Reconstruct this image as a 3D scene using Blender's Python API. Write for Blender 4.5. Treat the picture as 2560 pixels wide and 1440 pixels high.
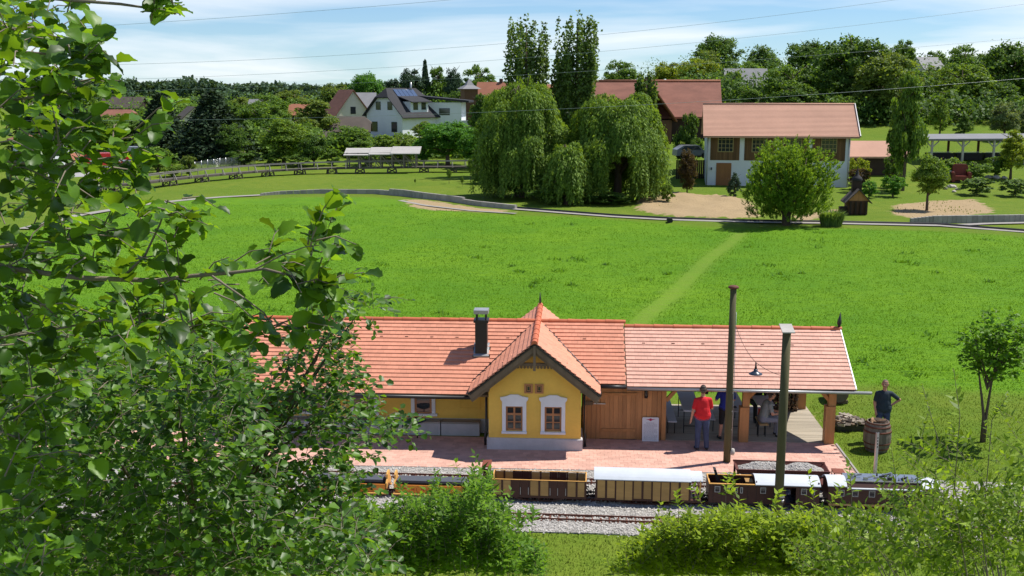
import bpy, bmesh, math, random
import numpy as np
from mathutils import Vector, Matrix
for o in list(bpy.data.objects): bpy.data.objects.remove(o)
S = bpy.context.scene
C = S.collection
R = math.radians
# ---------------------------------------------------------------- camera
CAM_H = 9.7; PITCH = R(10.5); FPX = 2650.0
cam = bpy.data.cameras.new('camera'); camo = bpy.data.objects.new('camera', cam); C.objects.link(camo)
cam.sensor_width = 36.0; cam.lens = FPX / 2560 * 36.0; cam.clip_start = 0.1; cam.clip_end = 6000
camo.location = (0, 0, CAM_H); camo.rotation_euler = (R(90) - PITCH, 0, 0)
S.camera = camo
S.render.resolution_x = 1024; S.render.resolution_y = 576
# ---------------------------------------------------------------- light and sky
SUN = Vector((0.57, 0.20, 1.0)).normalized()
ELEV = math.asin(SUN.z); AZ = math.atan2(SUN.x, SUN.y)
W = bpy.data.worlds.new('World'); S.world = W; W.use_nodes = True
nt = W.node_tree; nt.nodes.clear()
N_ = nt.nodes.new; L_ = nt.links.new
wo = N_('ShaderNodeOutputWorld'); bg = N_('ShaderNodeBackground'); L_(bg.outputs[0], wo.inputs[0])
sky = N_('ShaderNodeTexSky'); sky.sky_type = 'NISHITA'; sky.sun_disc = False
sky.sun_elevation = ELEV; sky.sun_rotation = AZ; sky.altitude = 400; sky.air_density = 1.0; sky.dust_density = 0.0; sky.ozone_density = 3.0
bg.inputs[1].default_value = 0.069
tc = N_('ShaderNodeTexCoord'); sep = N_('ShaderNodeSeparateXYZ'); L_(tc.outputs['Generated'], sep.inputs[0])
def mth(op, a, b=None, c=None):
    n = N_('ShaderNodeMath'); n.operation = op
    for i, x in enumerate((a, b, c)):
        if x is None: continue
        if isinstance(x, (int, float)): n.inputs[i].default_value = x
        else: L_(x, n.inputs[i])
    return n.outputs[0]
zc = mth('ADD', mth('MAXIMUM', sep.outputs[2], 0.0), 0.10)
cx = mth('DIVIDE', sep.outputs[0], zc); cy = mth('DIVIDE', sep.outputs[1], zc)
cmb = N_('ShaderNodeCombineXYZ'); L_(cx, cmb.inputs[0]); L_(mth('MULTIPLY', cy, 1.0), cmb.inputs[1])
mp = N_('ShaderNodeMapping'); mp.inputs['Scale'].default_value = (0.62, 0.62, 1); mp.inputs['Rotation'].default_value = (0, 0, 0.22); mp.inputs['Location'].default_value = (1.15, 0.32, 0)
L_(cmb.outputs[0], mp.inputs[0])
nz = N_('ShaderNodeTexNoise'); nz.inputs['Scale'].default_value = 0.62; nz.inputs['Detail'].default_value = 7; nz.inputs['Roughness'].default_value = 0.5; nz.inputs['Distortion'].default_value = 0.5
L_(mp.outputs[0], nz.inputs['Vector'])
cr = N_('ShaderNodeValToRGB'); cr.color_ramp.elements[0].position = 0.44; cr.color_ramp.elements[1].position = 0.66
L_(nz.outputs[0], cr.inputs[0])
mix = N_('ShaderNodeMix'); mix.data_type = 'RGBA'; L_(mth('MULTIPLY', cr.outputs[0], 0.86), mix.inputs[0])
tint = N_('ShaderNodeMix'); tint.data_type = 'RGBA'; tint.blend_type = 'MULTIPLY'; tint.inputs[0].default_value = 1; L_(sky.outputs[0], tint.inputs[6]); tint.inputs[7].default_value = (.80, 1.08, 1.40, 1)
hz = N_('ShaderNodeMix'); hz.data_type = 'RGBA'; L_(mth('MULTIPLY', mth('POWER', mth('SUBTRACT', 1.0, mth('MAXIMUM', sep.outputs[2], 0.0)), 14.0), .34), hz.inputs[0]); L_(tint.outputs[2], hz.inputs[6]); hz.inputs[7].default_value = (9.6, 11.6, 13.0, 1)
L_(hz.outputs[2], mix.inputs[6]); mix.inputs[7].default_value = (12.2, 12.5, 12.9, 1)
L_(mix.outputs[2], bg.inputs[0])
sl = bpy.data.lights.new('sun', 'SUN'); so = bpy.data.objects.new('sun', sl); C.objects.link(so)
sl.energy = 5.0; sl.angle = R(0.53); sl.color = (1.0, 0.955, 0.88)
so.rotation_euler = (-SUN).to_track_quat('-Z', 'Y').to_euler(); so.location = (30, 10, 60)
S.view_settings.view_transform = 'Standard'; S.view_settings.look = 'None'; S.view_settings.gamma = 1; S.view_settings.use_curve_mapping = False
S.view_settings.exposure = 0.36
S.render.engine = 'CYCLES'
S.cycles.max_bounces = 6; S.cycles.transparent_max_bounces = 8
# ---------------------------------------------------------------- picture -> place helpers (pixels of the 2560x1440 photograph)
def ray(px, py):
    a = (px - 1280) / FPX; b = (720 - py) / FPX
    return Vector((a, math.cos(PITCH) + b * math.sin(PITCH), -math.sin(PITCH) + b * math.cos(PITCH)))
def at(px, py, Y):
    d = ray(px, py); return Vector((d.x * Y / d.y, Y, CAM_H + d.z * Y / d.y))
def flat(px, py, z=0.0):
    d = ray(px, py); t = (z - CAM_H) / d.z; return Vector((d.x * t, d.y * t, z))
TL = np.array([(0, 0), (100, 0), (125, .3), (160, 1.2), (185, 1.9), (250, 3), (400, 5), (500, 6.2), (600, 7), (1000, 9), (4000, 14)], float)
TR = np.array([(0, 0), (90, 0), (108, .3), (125, 1.8), (150, 4.6), (200, 8), (260, 11), (400, 13), (1000, 16), (4000, 20)], float)
def terr(X, Y):
    X = np.asarray(X, float); Y = np.asarray(Y, float)
    t = np.clip((X / np.maximum(Y, 20) - 0.02) / 0.16, 0, 1); t = t * t * (3 - 2 * t)
    z = np.interp(Y, TL[:, 0], TL[:, 1]) * (1 - t) + np.interp(Y, TR[:, 0], TR[:, 1]) * t
    return z
def gz(x, y): return float(terr(x, y))
def hit(px, py):
    d = ray(px, py); t = 15.0
    while t < 900:
        p = Vector((0, 0, CAM_H)) + d * t
        if p.z <= gz(p.x, p.y): break
        t += 0.25
    p.z = gz(p.x, p.y); return p
# ---------------------------------------------------------------- objects
def tag(o, label=None, cat=None, group=None, kind=None):
    if label: o['label'] = label
    if cat: o['category'] = cat
    if group: o['group'] = group
    if kind: o['kind'] = kind
    return o
def empty(name, loc=(0, 0, 0), rz=0.0, label=None, cat=None, group=None):
    o = bpy.data.objects.new(name, None); C.objects.link(o); o.location = loc; o.rotation_euler = (0, 0, rz); o.empty_display_size = .2
    return tag(o, label, cat, group)
def link(name, me, parent=None, loc=None, rz=None):
    o = bpy.data.objects.new(name, me); C.objects.link(o)
    if parent: o.parent = parent
    if loc is not None: o.location = loc
    if rz is not None: o.rotation_euler = (0, 0, rz)
    return o
def np_mesh(name, V, F, mat=None, smooth=False):
    """V (n,3), F (m,k) arrays, all faces of one size"""
    V = np.ascontiguousarray(V, np.float32); F = np.ascontiguousarray(F, np.int32)
    me = bpy.data.meshes.new(name); k = F.shape[1]
    me.vertices.add(len(V)); me.vertices.foreach_set('co', V.ravel())
    me.loops.add(F.size); me.loops.foreach_set('vertex_index', F.ravel())
    me.polygons.add(len(F)); me.polygons.foreach_set('loop_start', np.arange(0, F.size, k, dtype=np.int32))
    try: me.polygons.foreach_set('loop_total', np.full(len(F), k, np.int32))
    except Exception: pass
    if smooth: me.polygons.foreach_set('use_smooth', np.ones(len(F), bool))
    me.update(calc_edges=True)
    if mat: me.materials.append(mat)
    return me
class MB:
    def __init__(s): s.v = []; s.f = []; s.m = []; s.sm = []
    def add(s, vs, fs, m=0, sm=False):
        b = len(s.v); s.v += [tuple(p) for p in vs]
        for f in fs: s.f.append([b + i for i in f]); s.m.append(m); s.sm.append(sm)
        return s
    def box(s, x0, x1, y0, y1, z0, z1, m=0):
        return s.add([(x0, y0, z0), (x1, y0, z0), (x1, y1, z0), (x0, y1, z0), (x0, y0, z1), (x1, y0, z1), (x1, y1, z1), (x0, y1, z1)],
                     [(3, 2, 1, 0), (4, 5, 6, 7), (0, 1, 5, 4), (1, 2, 6, 5), (2, 3, 7, 6), (3, 0, 4, 7)], m)
    def beam(s, p0, p1, w, h, up=(0, 0, 1), m=0):
        p0 = Vector(p0); p1 = Vector(p1); d = (p1 - p0).normalized(); up = Vector(up)
        if abs(d.dot(up)) > .98: up = Vector((0, 1, 0))
        r = d.cross(up).normalized() * w / 2; u = r.cross(d).normalized() * h / 2
        return s.add([p0 - r - u, p0 + r - u, p0 + r + u, p0 - r + u, p1 - r - u, p1 + r - u, p1 + r + u, p1 - r + u],
                     [(0, 1, 2, 3), (7, 6, 5, 4), (4, 5, 1, 0), (5, 6, 2, 1), (6, 7, 3, 2), (7, 4, 0, 3)], m)
    def tube(s, pts, rad, n=8, m=0, cap=True):
        pts = [Vector(p) for p in pts]
        if isinstance(rad, (int, float)): rad = [rad] * len(pts)
        vs = []; fs = []
        for i, p in enumerate(pts):
            d = (pts[min(i + 1, len(pts) - 1)] - pts[max(i - 1, 0)])
            if d.length < 1e-9: d = Vector((0, 0, 1))
            d.normalize(); a = Vector((0, 0, 1)) if abs(d.z) < .9 else Vector((1, 0, 0))
            x = d.cross(a).normalized(); y = d.cross(x).normalized()
            for k in range(n):
                t = 2 * math.pi * k / n; vs.append(p + (x * math.cos(t) + y * math.sin(t)) * rad[i])
        for i in range(len(pts) - 1):
            for k in range(n):
                a = i * n + k; b = i * n + (k + 1) % n; fs.append((a, b, b + n, a + n))
        s.add(vs, fs, m, True)
        if cap:
            b = len(s.v) - len(vs); s.f.append([b + k for k in range(n)]); s.m.append(m); s.sm.append(False)
            s.f.append([b + len(vs) - 1 - k for k in range(n)]); s.m.append(m); s.sm.append(False)
        return s
    def lathe(s, prof, n=16, c=(0, 0, 0), m=0, sm=True):
        vs = [(c[0] + r * math.cos(2 * math.pi * k / n), c[1] + r * math.sin(2 * math.pi * k / n), c[2] + z) for r, z in prof for k in range(n)]
        fs = [(i * n + k, i * n + (k + 1) % n, (i + 1) * n + (k + 1) % n, (i + 1) * n + k) for i in range(len(prof) - 1) for k in range(n)]
        return s.add(vs, fs, m, sm)
    def prism(s, poly, ext, m=0):
        n = len(poly); e = Vector(ext); vs = [Vector(p) for p in poly]; vs = vs + [p + e for p in vs]
        fs = [tuple(range(n - 1, -1, -1)), tuple(range(n, 2 * n))] + [(i, (i + 1) % n, n + (i + 1) % n, n + i) for i in range(n)]
        return s.add(vs, fs, m)
    def ell(s, c, r, nu=12, nv=8, m=0):
        c = Vector(c); vs = []; fs = []
        for j in range(nv + 1):
            a = math.pi * j / nv
            for i in range(nu):
                b = 2 * math.pi * i / nu
                vs.append((c.x + r[0] * math.sin(a) * math.cos(b), c.y + r[1] * math.sin(a) * math.sin(b), c.z + r[2] * math.cos(a)))
        for j in range(nv):
            for i in range(nu):
                p = j * nu + i; q = j * nu + (i + 1) % nu; fs.append((p, p + nu, q + nu, q))
        return s.add(vs, fs, m, True)
    def mesh(s, name, mats):
        me = bpy.data.meshes.new(name); me.from_pydata(s.v, [], s.f)
        mats = mats if isinstance(mats, (list, tuple)) else [mats]
        for mt in mats: me.materials.append(mt)
        if len(mats) > 1: me.polygons.foreach_set('material_index', s.m)
        me.polygons.foreach_set('use_smooth', s.sm)
        bm = bmesh.new(); bm.from_mesh(me); bmesh.ops.recalc_face_normals(bm, faces=bm.faces); bm.to_mesh(me); bm.free()
        return me
    def build(s, name, mats, parent=None, loc=None, rz=None, label=None, cat=None, group=None, kind=None):
        return tag(link(name, s.mesh(name, mats), parent, loc, rz), label, cat, group, kind)
def bx(name, mat, parent, x0, x1, y0, y1, z0, z1): return MB().box(x0, x1, y0, y1, z0, z1).build(name, mat, parent)
def copy_tree(o, parent=None):
    c = o.copy(); C.objects.link(c); c.parent = parent
    for ch in list(o.children): copy_tree(ch, c)
    return c
# ---------------------------------------------------------------- materials
def mat_base(name):
    m = bpy.data.materials.new(name); m.use_nodes = True; t = m.node_tree
    return m, t, t.nodes['Principled BSDF'], t.nodes['Material Output']
def nmath(t, op, a, b):
    n = t.nodes.new('ShaderNodeMath'); n.operation = op
    for i, x in enumerate((a, b)):
        if isinstance(x, (int, float)): n.inputs[i].default_value = x
        else: t.links.new(x, n.inputs[i])
    return n.outputs[0]
def nmix(t, f, a, b, blend='MIX'):
    n = t.nodes.new('ShaderNodeMix'); n.data_type = 'RGBA'; n.blend_type = blend
    for i, x in ((0, f), (6, a), (7, b)):
        if isinstance(x, (int, float)): n.inputs[i].default_value = x
        elif isinstance(x, tuple): n.inputs[i].default_value = (*x[:3], 1)
        else: t.links.new(x, n.inputs[i])
    return n.outputs[2]
def nnoise(t, scale, detail=4, rough=.6, vec=None, stretch=None, coord='Object'):
    if vec is None: vec = t.nodes.new('ShaderNodeTexCoord').outputs[coord]
    if stretch:
        mp = t.nodes.new('ShaderNodeMapping'); mp.inputs['Scale'].default_value = stretch; t.links.new(vec, mp.inputs[0]); vec = mp.outputs[0]
    n = t.nodes.new('ShaderNodeTexNoise'); n.inputs['Scale'].default_value = scale; n.inputs['Detail'].default_value = detail; n.inputs['Roughness'].default_value = rough
    t.links.new(vec, n.inputs['Vector']); return n.outputs[0]
def nramp(t, x, p0, p1, c0=(0, 0, 0), c1=(1, 1, 1)):
    n = t.nodes.new('ShaderNodeValToRGB'); e = n.color_ramp.elements
    e[0].position = p0; e[1].position = p1; e[0].color = (*c0, 1); e[1].color = (*c1, 1); t.links.new(x, n.inputs[0]); return n.outputs[0]
def scl(c, k): return tuple(min(1, x * k) for x in c)
def mat(name, col, rough=.75, var=.15, scale=6, bump=0., bscale=None, metal=0., rnd=0., stretch=None, spec=.35, col2=None, fine=0., coat=0.):
    """painted / plain surface: two noise scales of colour, per-piece variation, light relief"""
    m, t, b, o = mat_base(name)
    n1 = nnoise(t, scale, 5, .6, stretch=stretch)
    c = nmix(t, nramp(t, n1, .3, .72), scl(col, 1 - var), col2 if col2 else scl(col, 1 + var))
    if fine:
        n2 = nnoise(t, scale * 9, 3, .7, stretch=stretch); c = nmix(t, fine, c, nmix(t, n2, scl(col, .25), scl(col, 1.6)))
    if rnd:
        g = t.nodes.new('ShaderNodeNewGeometry'); oi = t.nodes.new('ShaderNodeObjectInfo')
        r = nmath(t, 'FRACT', nmath(t, 'ADD', g.outputs['Random Per Island'], oi.outputs['Random']), 0)
        v = nmath(t, 'ADD', nmath(t, 'MULTIPLY', r, 2 * rnd), 1 - rnd)
        hs = t.nodes.new('ShaderNodeHueSaturation'); t.links.new(c, hs.inputs['Color']); t.links.new(v, hs.inputs['Value']); c = hs.outputs[0]
    t.links.new(c, b.inputs['Base Color'])
    b.inputs['Roughness'].default_value = rough; b.inputs['Metallic'].default_value = metal; b.inputs['Specular IOR Level'].default_value = spec
    if coat: b.inputs['Coat Weight'].default_value = coat; b.inputs['Coat Roughness'].default_value = .2
    if bump:
        bn = t.nodes.new('ShaderNodeBump'); bn.inputs['Strength'].default_value = bump; bn.inputs['Distance'].default_value = .02
        t.links.new(nnoise(t, bscale or scale * 4, 5, .65, stretch=stretch), bn.inputs['Height']); t.links.new(bn.outputs[0], b.inputs['Normal'])
    return m
def leafmat(name, col, tcol=None, rough=.55, trans=.4, var=.35, spec=.18, blotch=0.):
    m, t, b, o = mat_base(name)
    g = t.nodes.new('ShaderNodeNewGeometry'); oi = t.nodes.new('ShaderNodeObjectInfo')
    r = nmath(t, 'FRACT', nmath(t, 'ADD', g.outputs['Random Per Island'], oi.outputs['Random']), 0)
    hs = t.nodes.new('ShaderNodeHueSaturation'); hs.inputs['Color'].default_value = (*col, 1)
    t.links.new(nmath(t, 'ADD', nmath(t, 'MULTIPLY', r, 2 * var), 1 - var), hs.inputs['Value'])
    t.links.new(nmath(t, 'ADD', nmath(t, 'MULTIPLY', r, -.03), .515), hs.inputs['Hue'])
    c = hs.outputs[0]
    if blotch: c = nmix(t, nmath(t, 'MULTIPLY', nramp(t, nnoise(t, blotch, 2), .42, .62), .55), c, scl(col, 1.9))
    t.links.new(c, b.inputs['Base Color']); b.inputs['Roughness'].default_value = rough; b.inputs['Specular IOR Level'].default_value = spec
    tr = t.nodes.new('ShaderNodeBsdfTranslucent')
    tcol = tcol or (min(1, col[0] * 1.9 + .02), min(1, col[1] * 1.7 + .02), col[2] * .6)
    h2 = t.nodes.new('ShaderNodeHueSaturation'); h2.inputs['Color'].default_value = (*tcol, 1)
    t.links.new(nmath(t, 'ADD', nmath(t, 'MULTIPLY', r, 2 * var), 1 - var), h2.inputs['Value']); t.links.new(h2.outputs[0], tr.inputs[0])
    mx = t.nodes.new('ShaderNodeMixShader'); mx.inputs[0].default_value = trans
    t.links.new(b.outputs[0], mx.inputs[1]); t.links.new(tr.outputs[0], mx.inputs[2]); t.links.new(mx.outputs[0], o.inputs[0])
    return m
def glassmat(name, col=(.03, .035, .04), rough=.06):
    m, t, b, o = mat_base(name); b.inputs['Base Color'].default_value = (*col, 1); b.inputs['Roughness'].default_value = rough; b.inputs['Specular IOR Level'].default_value = .8
    return m
def brushed(name, col, rough=.35, metal=.9): return mat(name, col, rough, .1, 5, .05, metal=metal, fine=.15)
MT = {}
MT['white'] = mat('white_plaster', (.74, .75, .76), .85, .04, 1.5, .15, 60, fine=.06)
MT['sillwhite'] = mat('white_trim', (.72, .73, .77), .8, .05, 3, .1, 40)
MT['yellow'] = mat('yellow_plaster', (.80, .50, .10), .88, .10, 1.3, .3, 70, fine=.13)
MT['plinth'] = mat('grey_plinth', (.46, .45, .47), .85, .13, 2.6, .2, 60, fine=.16)
MT['tile'] = mat('terracotta_tile', (.61, .255, .160), .72, .08, .8, .15, 60, rnd=.075, fine=.10)
MT['tile2'] = mat('pale_terracotta_tile', (.64, .355, .268), .72, .08, .8, .15, 60, rnd=.075, fine=.10)
MT['ridge'] = mat('ridge_tile', (.50, .13, .055), .6, .1, 4, .1, 50, rnd=.1)
MT['dark'] = mat('dark_metal', (.018, .017, .018), .45, .2, 5, spec=.5)
MT['zinc'] = mat('zinc_sheet', (.42, .42, .42), .42, .1, 3, metal=.6, fine=.1)
MT['oldwood'] = mat('weathered_wood', (.17, .125, .085), .85, .25, 4, .4, 30, stretch=(1, 1, .15), fine=.3)
MT['oldwoodh'] = mat('weathered_grey_wood', (.30, .28, .255), .85, .2, 3, .3, 40, stretch=(.15, 1, 1), fine=.3, rnd=.12)
MT['larch'] = mat('larch_board', (.46, .22, .088), .6, .22, 2.2, .25, 24, stretch=(3, 3, .35), fine=.35, rnd=.16)
MT['larchb'] = mat('larch_beam', (.46, .215, .08), .6, .22, 2.5, .25, 24, stretch=(3, 3, .35), fine=.3)
MT['winwood'] = mat('window_wood', (.42, .19, .085), .55, .15, 6, fine=.2)
MT['glass'] = glassmat('window_glass')
MT['deck'] = mat('deck_board', (.36, .31, .235), .8, .18, 2, .3, 30, stretch=(.2, 3, 3), fine=.3, rnd=.15)
MT['brown'] = mat('brown_paint', (.060, .021, .014), .5, .12, 3, fine=.1, spec=.4)
MT['ply'] = mat('varnished_plywood', (.42, .245, .085), .5, .2, 2.2, .1, 30, stretch=(.5, 1, 4), fine=.25, rnd=.12)
MT['orange'] = mat('orange_wood', (.62, .215, .03), .5, .15, 2.5, stretch=(.4, 1, 3), fine=.2)
MT['orangeedge'] = mat('pale_orange_wood', (.72, .38, .10), .5, .12, 3)
MT['whitemetal'] = mat('white_metal_sheet', (.54, .57, .61), .5, .07, 2, spec=.35, fine=.05)
MT['rust'] = mat('rusty_steel', (.13, .047, .028), .8, .3, 7, .2, 40, fine=.3)
MT['rustplate'] = mat('rust_red_plate', (.20, .055, .030), .7, .2, 5, fine=.2)
MT['redbrown'] = mat('red_brown_steel', (.105, .030, .022), .6, .2, 5, fine=.2)
MT['black'] = mat('black_rubber', (.014, .014, .015), .6, .2, 6)
MT['slateseat'] = mat('slate_cushion', (.075, .082, .10), .6, .08, 4, fine=.1)
MT['polewood'] = mat('green_treated_pole', (.115, .098, .048), .85, .3, 2.2, .3, 30, stretch=(3, 3, .22), fine=.3, col2=(.085, .09, .04))
MT['greywood'] = mat('grey_board', (.42, .40, .36), .85, .15, 4, .2, 30, fine=.2)
MT['steel'] = brushed('galvanised_steel', (.45, .46, .47))
MT['bark'] = mat('tree_bark', (.105, .078, .055), .9, .3, 6, .6, 30, stretch=(2, 2, .5), fine=.3)
MT['twig'] = mat('twig_bark', (.20, .165, .12), .85, .3, 8, .3, 40, fine=.2)
MT['stone'] = mat('field_stone', (.36, .33, .29), .9, .2, 3, .4, 20, fine=.25, rnd=.25)
MT['concrete'] = mat('concrete_block', (.30, .28, .255), .9, .15, 2, .3, 30, fine=.25, rnd=.15)
# ================================================================ ground
def inpoly(X, Y, poly):
    X = np.asarray(X); Y = np.asarray(Y); r = np.zeros(X.shape, bool); n = len(poly)
    for i in range(n):
        x0, y0 = poly[i]; x1, y1 = poly[(i + 1) % n]
        if y0 == y1: continue
        c = ((y0 > Y) != (y1 > Y)) & (X < (x1 - x0) * (Y - y0) / (y1 - y0) + x0); r ^= c
    return r
def segdist(X, Y, pts):
    d = np.full(np.shape(X), 1e9)
    for (x0, y0), (x1, y1) in zip(pts[:-1], pts[1:]):
        L = (x1 - x0) ** 2 + (y1 - y0) ** 2; t = np.clip(((X - x0) * (x1 - x0) + (Y - y0) * (y1 - y0)) / L, 0, 1)
        d = np.minimum(d, np.hypot(X - x0 - t * (x1 - x0), Y - y0 - t * (y1 - y0)))
    return d
def gp(pts): return [tuple(hit(x, y)[:2]) for x, y in pts]
WALLTOP = gp([(652, 489), (700, 486), (800, 484), (940, 485), (1010, 490), (1060, 497), (1130, 506), (1190, 514), (1290, 524)])
PATH = gp([(1290, 524), (1420, 534), (1540, 543), (1660, 550), (1780, 554), (1900, 557), (2050, 559), (2200, 562), (2350, 566), (2560, 581), (2700, 594)])
PATHL = gp([(60, 575), (195, 541), (290, 525), (380, 510), (480, 500), (560, 494), (652, 489)])
_m = [p for p in gp([(2700, 1010), (2560, 990), (2400, 976), (2165, 962)])] + [(9.9, 33.6), (4, 33.4), (-9, 34), (-16, 33), (-26, 36), (-33, 50)]
MEADOW = _m + PATHL[1:-1] + [tuple(p) for p in gp([(660, 497), (800, 492), (940, 492), (1000, 500), (1030, 520), (1150, 532), (1400, 542), (1660, 557), (1780, 568), (2120, 572), (2350, 578), (2560, 592), (2750, 606)])]
SOIL = [gp([(1600, 505), (1650, 482), (1720, 488), (1800, 494), (1880, 505), (1900, 545), (1800, 549), (1680, 543), (1590, 527)]),
        gp([(2225, 535), (2240, 512), (2330, 502), (2440, 498), (2490, 530), (2400, 540), (2300, 548)]),
        gp([(1025, 520), (1012, 497), (1060, 501), (1130, 510), (1200, 520), (1300, 531), (1200, 531), (1080, 527)]),
        gp([(2010, 1040), (2060, 1000), (2100, 1120), (2160, 1190), (2110, 1130), (2040, 1060)]),
        gp([(1980, 540), (2110, 520), (2118, 528), (2000, 556)])]
FARFIELD = [(-260, 380), (60, 380), (60, 520), (-260, 520)]
TRAIL = gp([(1850, 580), (1830, 605), (1760, 660), (1690, 725), (1640, 770), (1590, 815), (1550, 850)])
def axis(fine0, fine1, step, lo, hi, g=1.13):
    a = list(np.arange(fine0, fine1 + 1e-6, step)); s = step
    while a[-1] < hi: s *= g; a.append(a[-1] + s)
    s = step
    while a[0] > lo: s *= g; a.insert(0, a[0] - s)
    return np.array(a)
gx = axis(-50, 50, .62, -3000, 3000); gy = axis(17, 128, .5, -60, 4200)
GX, GY = np.meshgrid(gx, gy); GZ = terr(GX, GY)
rng = np.random.default_rng(5)
def vnoise(X, Y, s, seed=0):
    r = np.random.default_rng(seed); T = r.random((64, 64)); x = X / s; y = Y / s
    xi = np.floor(x).astype(int); yi = np.floor(y).astype(int); fx = x - xi; fy = y - yi; fx = fx * fx * (3 - 2 * fx); fy = fy * fy * (3 - 2 * fy)
    a = T[yi % 64, xi % 64]; b = T[yi % 64, (xi + 1) % 64]; c = T[(yi + 1) % 64, xi % 64]; d = T[(yi + 1) % 64, (xi + 1) % 64]
    return (a * (1 - fx) + b * fx) * (1 - fy) + (c * (1 - fx) + d * fx) * fy
_mead = inpoly(GX, GY, MEADOW)
def bumps(X, Y, mead): return np.where(mead & (Y > 36), .22 * (vnoise(X, Y, 7, 1) - .5) + .10 * (vnoise(X, Y, 2.2, 2) - .5), 0) + np.where(Y > 60, .12 * (vnoise(X, Y, 5, 8) - .5), 0)
GZ = GZ + bumps(GX, GY, _mead)
_soil = np.zeros(GX.shape, bool)
for p in SOIL: _soil |= inpoly(GX, GY, p)
_s1 = inpoly(GX, GY, SOIL[0]); GZ = GZ + np.where(_s1, .35 * vnoise(GX, GY, 1.6, 3), 0)
V = np.stack([GX, GY, GZ], -1).reshape(-1, 3); ny, nx = GX.shape
ii = (np.arange(ny - 1)[:, None] * nx + np.arange(nx - 1)[None, :]).ravel()
F = np.stack([ii, ii + 1, ii + nx + 1, ii + nx], -1)
gme = np_mesh('ground', V, F, None, True)
def fattr(me, name, arr):
    a = me.attributes.new(name, 'FLOAT', 'POINT'); a.data.foreach_set('value', np.ascontiguousarray(arr, np.float32).ravel())
def blur(a, n=1):
    a = a.astype(float)
    for _ in range(n):
        a = (a + np.roll(a, 1, 0) + np.roll(a, -1, 0) + np.roll(a, 1, 1) + np.roll(a, -1, 1)) / 5
    return a
fattr(gme, 'meadow', blur(_mead, 1)); fattr(gme, 'soil', blur(_soil, 2)); fattr(gme, 'trail', np.clip(1.25 - segdist(GX, GY, TRAIL) / .62, 0, 1)); fattr(gme, 'field', inpoly(GX, GY, FARFIELD))
gm, t, b, o = mat_base('grass_ground')
def attr(t, n):
    a = t.nodes.new('ShaderNodeAttribute'); a.attribute_name = n; return a.outputs['Fac']
obj = t.nodes.new('ShaderNodeTexCoord').outputs['Object']
nA = nnoise(t, .11, 4, .6, obj); nB = nnoise(t, .9, 5, .65, obj); nC = nnoise(t, 9, 3, .7, obj); nD = nnoise(t, 2.6, 4, .7, obj, stretch=(.4, 1.6, 1))
mead = nmix(t, nramp(t, nA, .35, .65), (.085, .205, .009), (.130, .255, .010))
mead = nmix(t, nramp(t, nD, .45, .75), mead, (.058, .150, .012)); mead = nmix(t, nmath(t, 'MULTIPLY', nramp(t, nC, .5, .8), .5), mead, (.17, .30, .024))
lawn = nmix(t, nramp(t, nB, .3, .7), (.100, .165, .014), (.160, .205, .022)); lawn = nmix(t, nmath(t, 'MULTIPLY', nramp(t, nA, .4, .62), .55), lawn, (.085, .160, .012))
lawn = nmix(t, nmath(t, 'MULTIPLY', nramp(t, nC, .5, .8), .4), lawn, (.17, .20, .045))
c = nmix(t, attr(t, 'meadow'), lawn, mead)
tr = nmath(t, 'MULTIPLY', attr(t, 'trail'), nramp(t, nD, .25, .6)); c = nmix(t, nmath(t, 'MULTIPLY', tr, .75), c, (.175, .245, .035))
so_ = nramp(t, nmath(t, 'ADD', attr(t, 'soil'), nmath(t, 'MULTIPLY', nmath(t, 'SUBTRACT', nB, .5), 1.7)), .40, .66)
soilc = nmix(t, nD, (.30, .215, .115), (.42, .315, .185)); c = nmix(t, so_, c, soilc)
c = nmix(t, attr(t, 'field'), c, (.13, .30, .035))
t.links.new(c, b.inputs['Base Color']); b.inputs['Roughness'].default_value = .95; b.inputs['Specular IOR Level'].default_value = .1
bn = t.nodes.new('ShaderNodeBump'); bn.inputs['Strength'].default_value = .7; bn.inputs['Distance'].default_value = .12
t.links.new(nmath(t, 'ADD', nC, nmath(t, 'MULTIPLY', nD, 1.2)), bn.inputs['Height']); t.links.new(bn.outputs[0], b.inputs['Normal'])
gme.materials.append(gm)
tag(link('ground', gme), kind='structure')
# ---- grass blades standing on the ground (uncountable): meadow tall, lawn short
def blades(name, n, poly, y0, y1, hmin, hmax, w, m, seed, label, excl=None, pw=1.0, lean=.5, xr=.52):
    r = np.random.default_rng(seed)
    u = r.random(n * 3); Yb = 1 / (1 / y0 + u ** pw * (1 / y1 - 1 / y0)); Xb = (r.random(n * 3) * 2 - 1) * xr * Yb
    keep = inpoly(Xb, Yb, poly) if poly is not None else np.ones(len(Xb), bool)
    if excl is not None: keep &= ~excl(Xb, Yb)
    Xb, Yb = Xb[keep][:n], Yb[keep][:n]; k = len(Xb)
    cl = vnoise(Xb, Yb, 1.3, 11) * .6 + vnoise(Xb, Yb, .45, 12) * .4
    h = (hmin + (hmax - hmin) * r.random(k) * (.35 + cl * 1.1)) * (.8 + .2 * Yb / y0)
    a = r.random(k) * 6.283; ww = w * (.6 + .8 * r.random(k)) * (.7 + .3 * Yb / y0)
    zb = terr(Xb, Yb) + bumps(Xb, Yb, inpoly(Xb, Yb, MEADOW)) - .015
    dx, dy = np.cos(a), np.sin(a); la = r.random(k) * 6.283; ll = lean * h * r.random(k)
    P = np.empty((k, 3, 3), np.float32)
    P[:, 0] = np.stack([Xb - dx * ww, Yb - dy * ww, zb], -1); P[:, 1] = np.stack([Xb + dx * ww, Yb + dy * ww, zb], -1)
    P[:, 2] = np.stack([Xb + np.cos(la) * ll, Yb + np.sin(la) * ll, zb + h], -1)
    o = link(name, np_mesh(name, P.reshape(-1, 3), np.arange(3 * k).reshape(-1, 3), m)); return tag(o, label, None, None, 'stuff')
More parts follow.
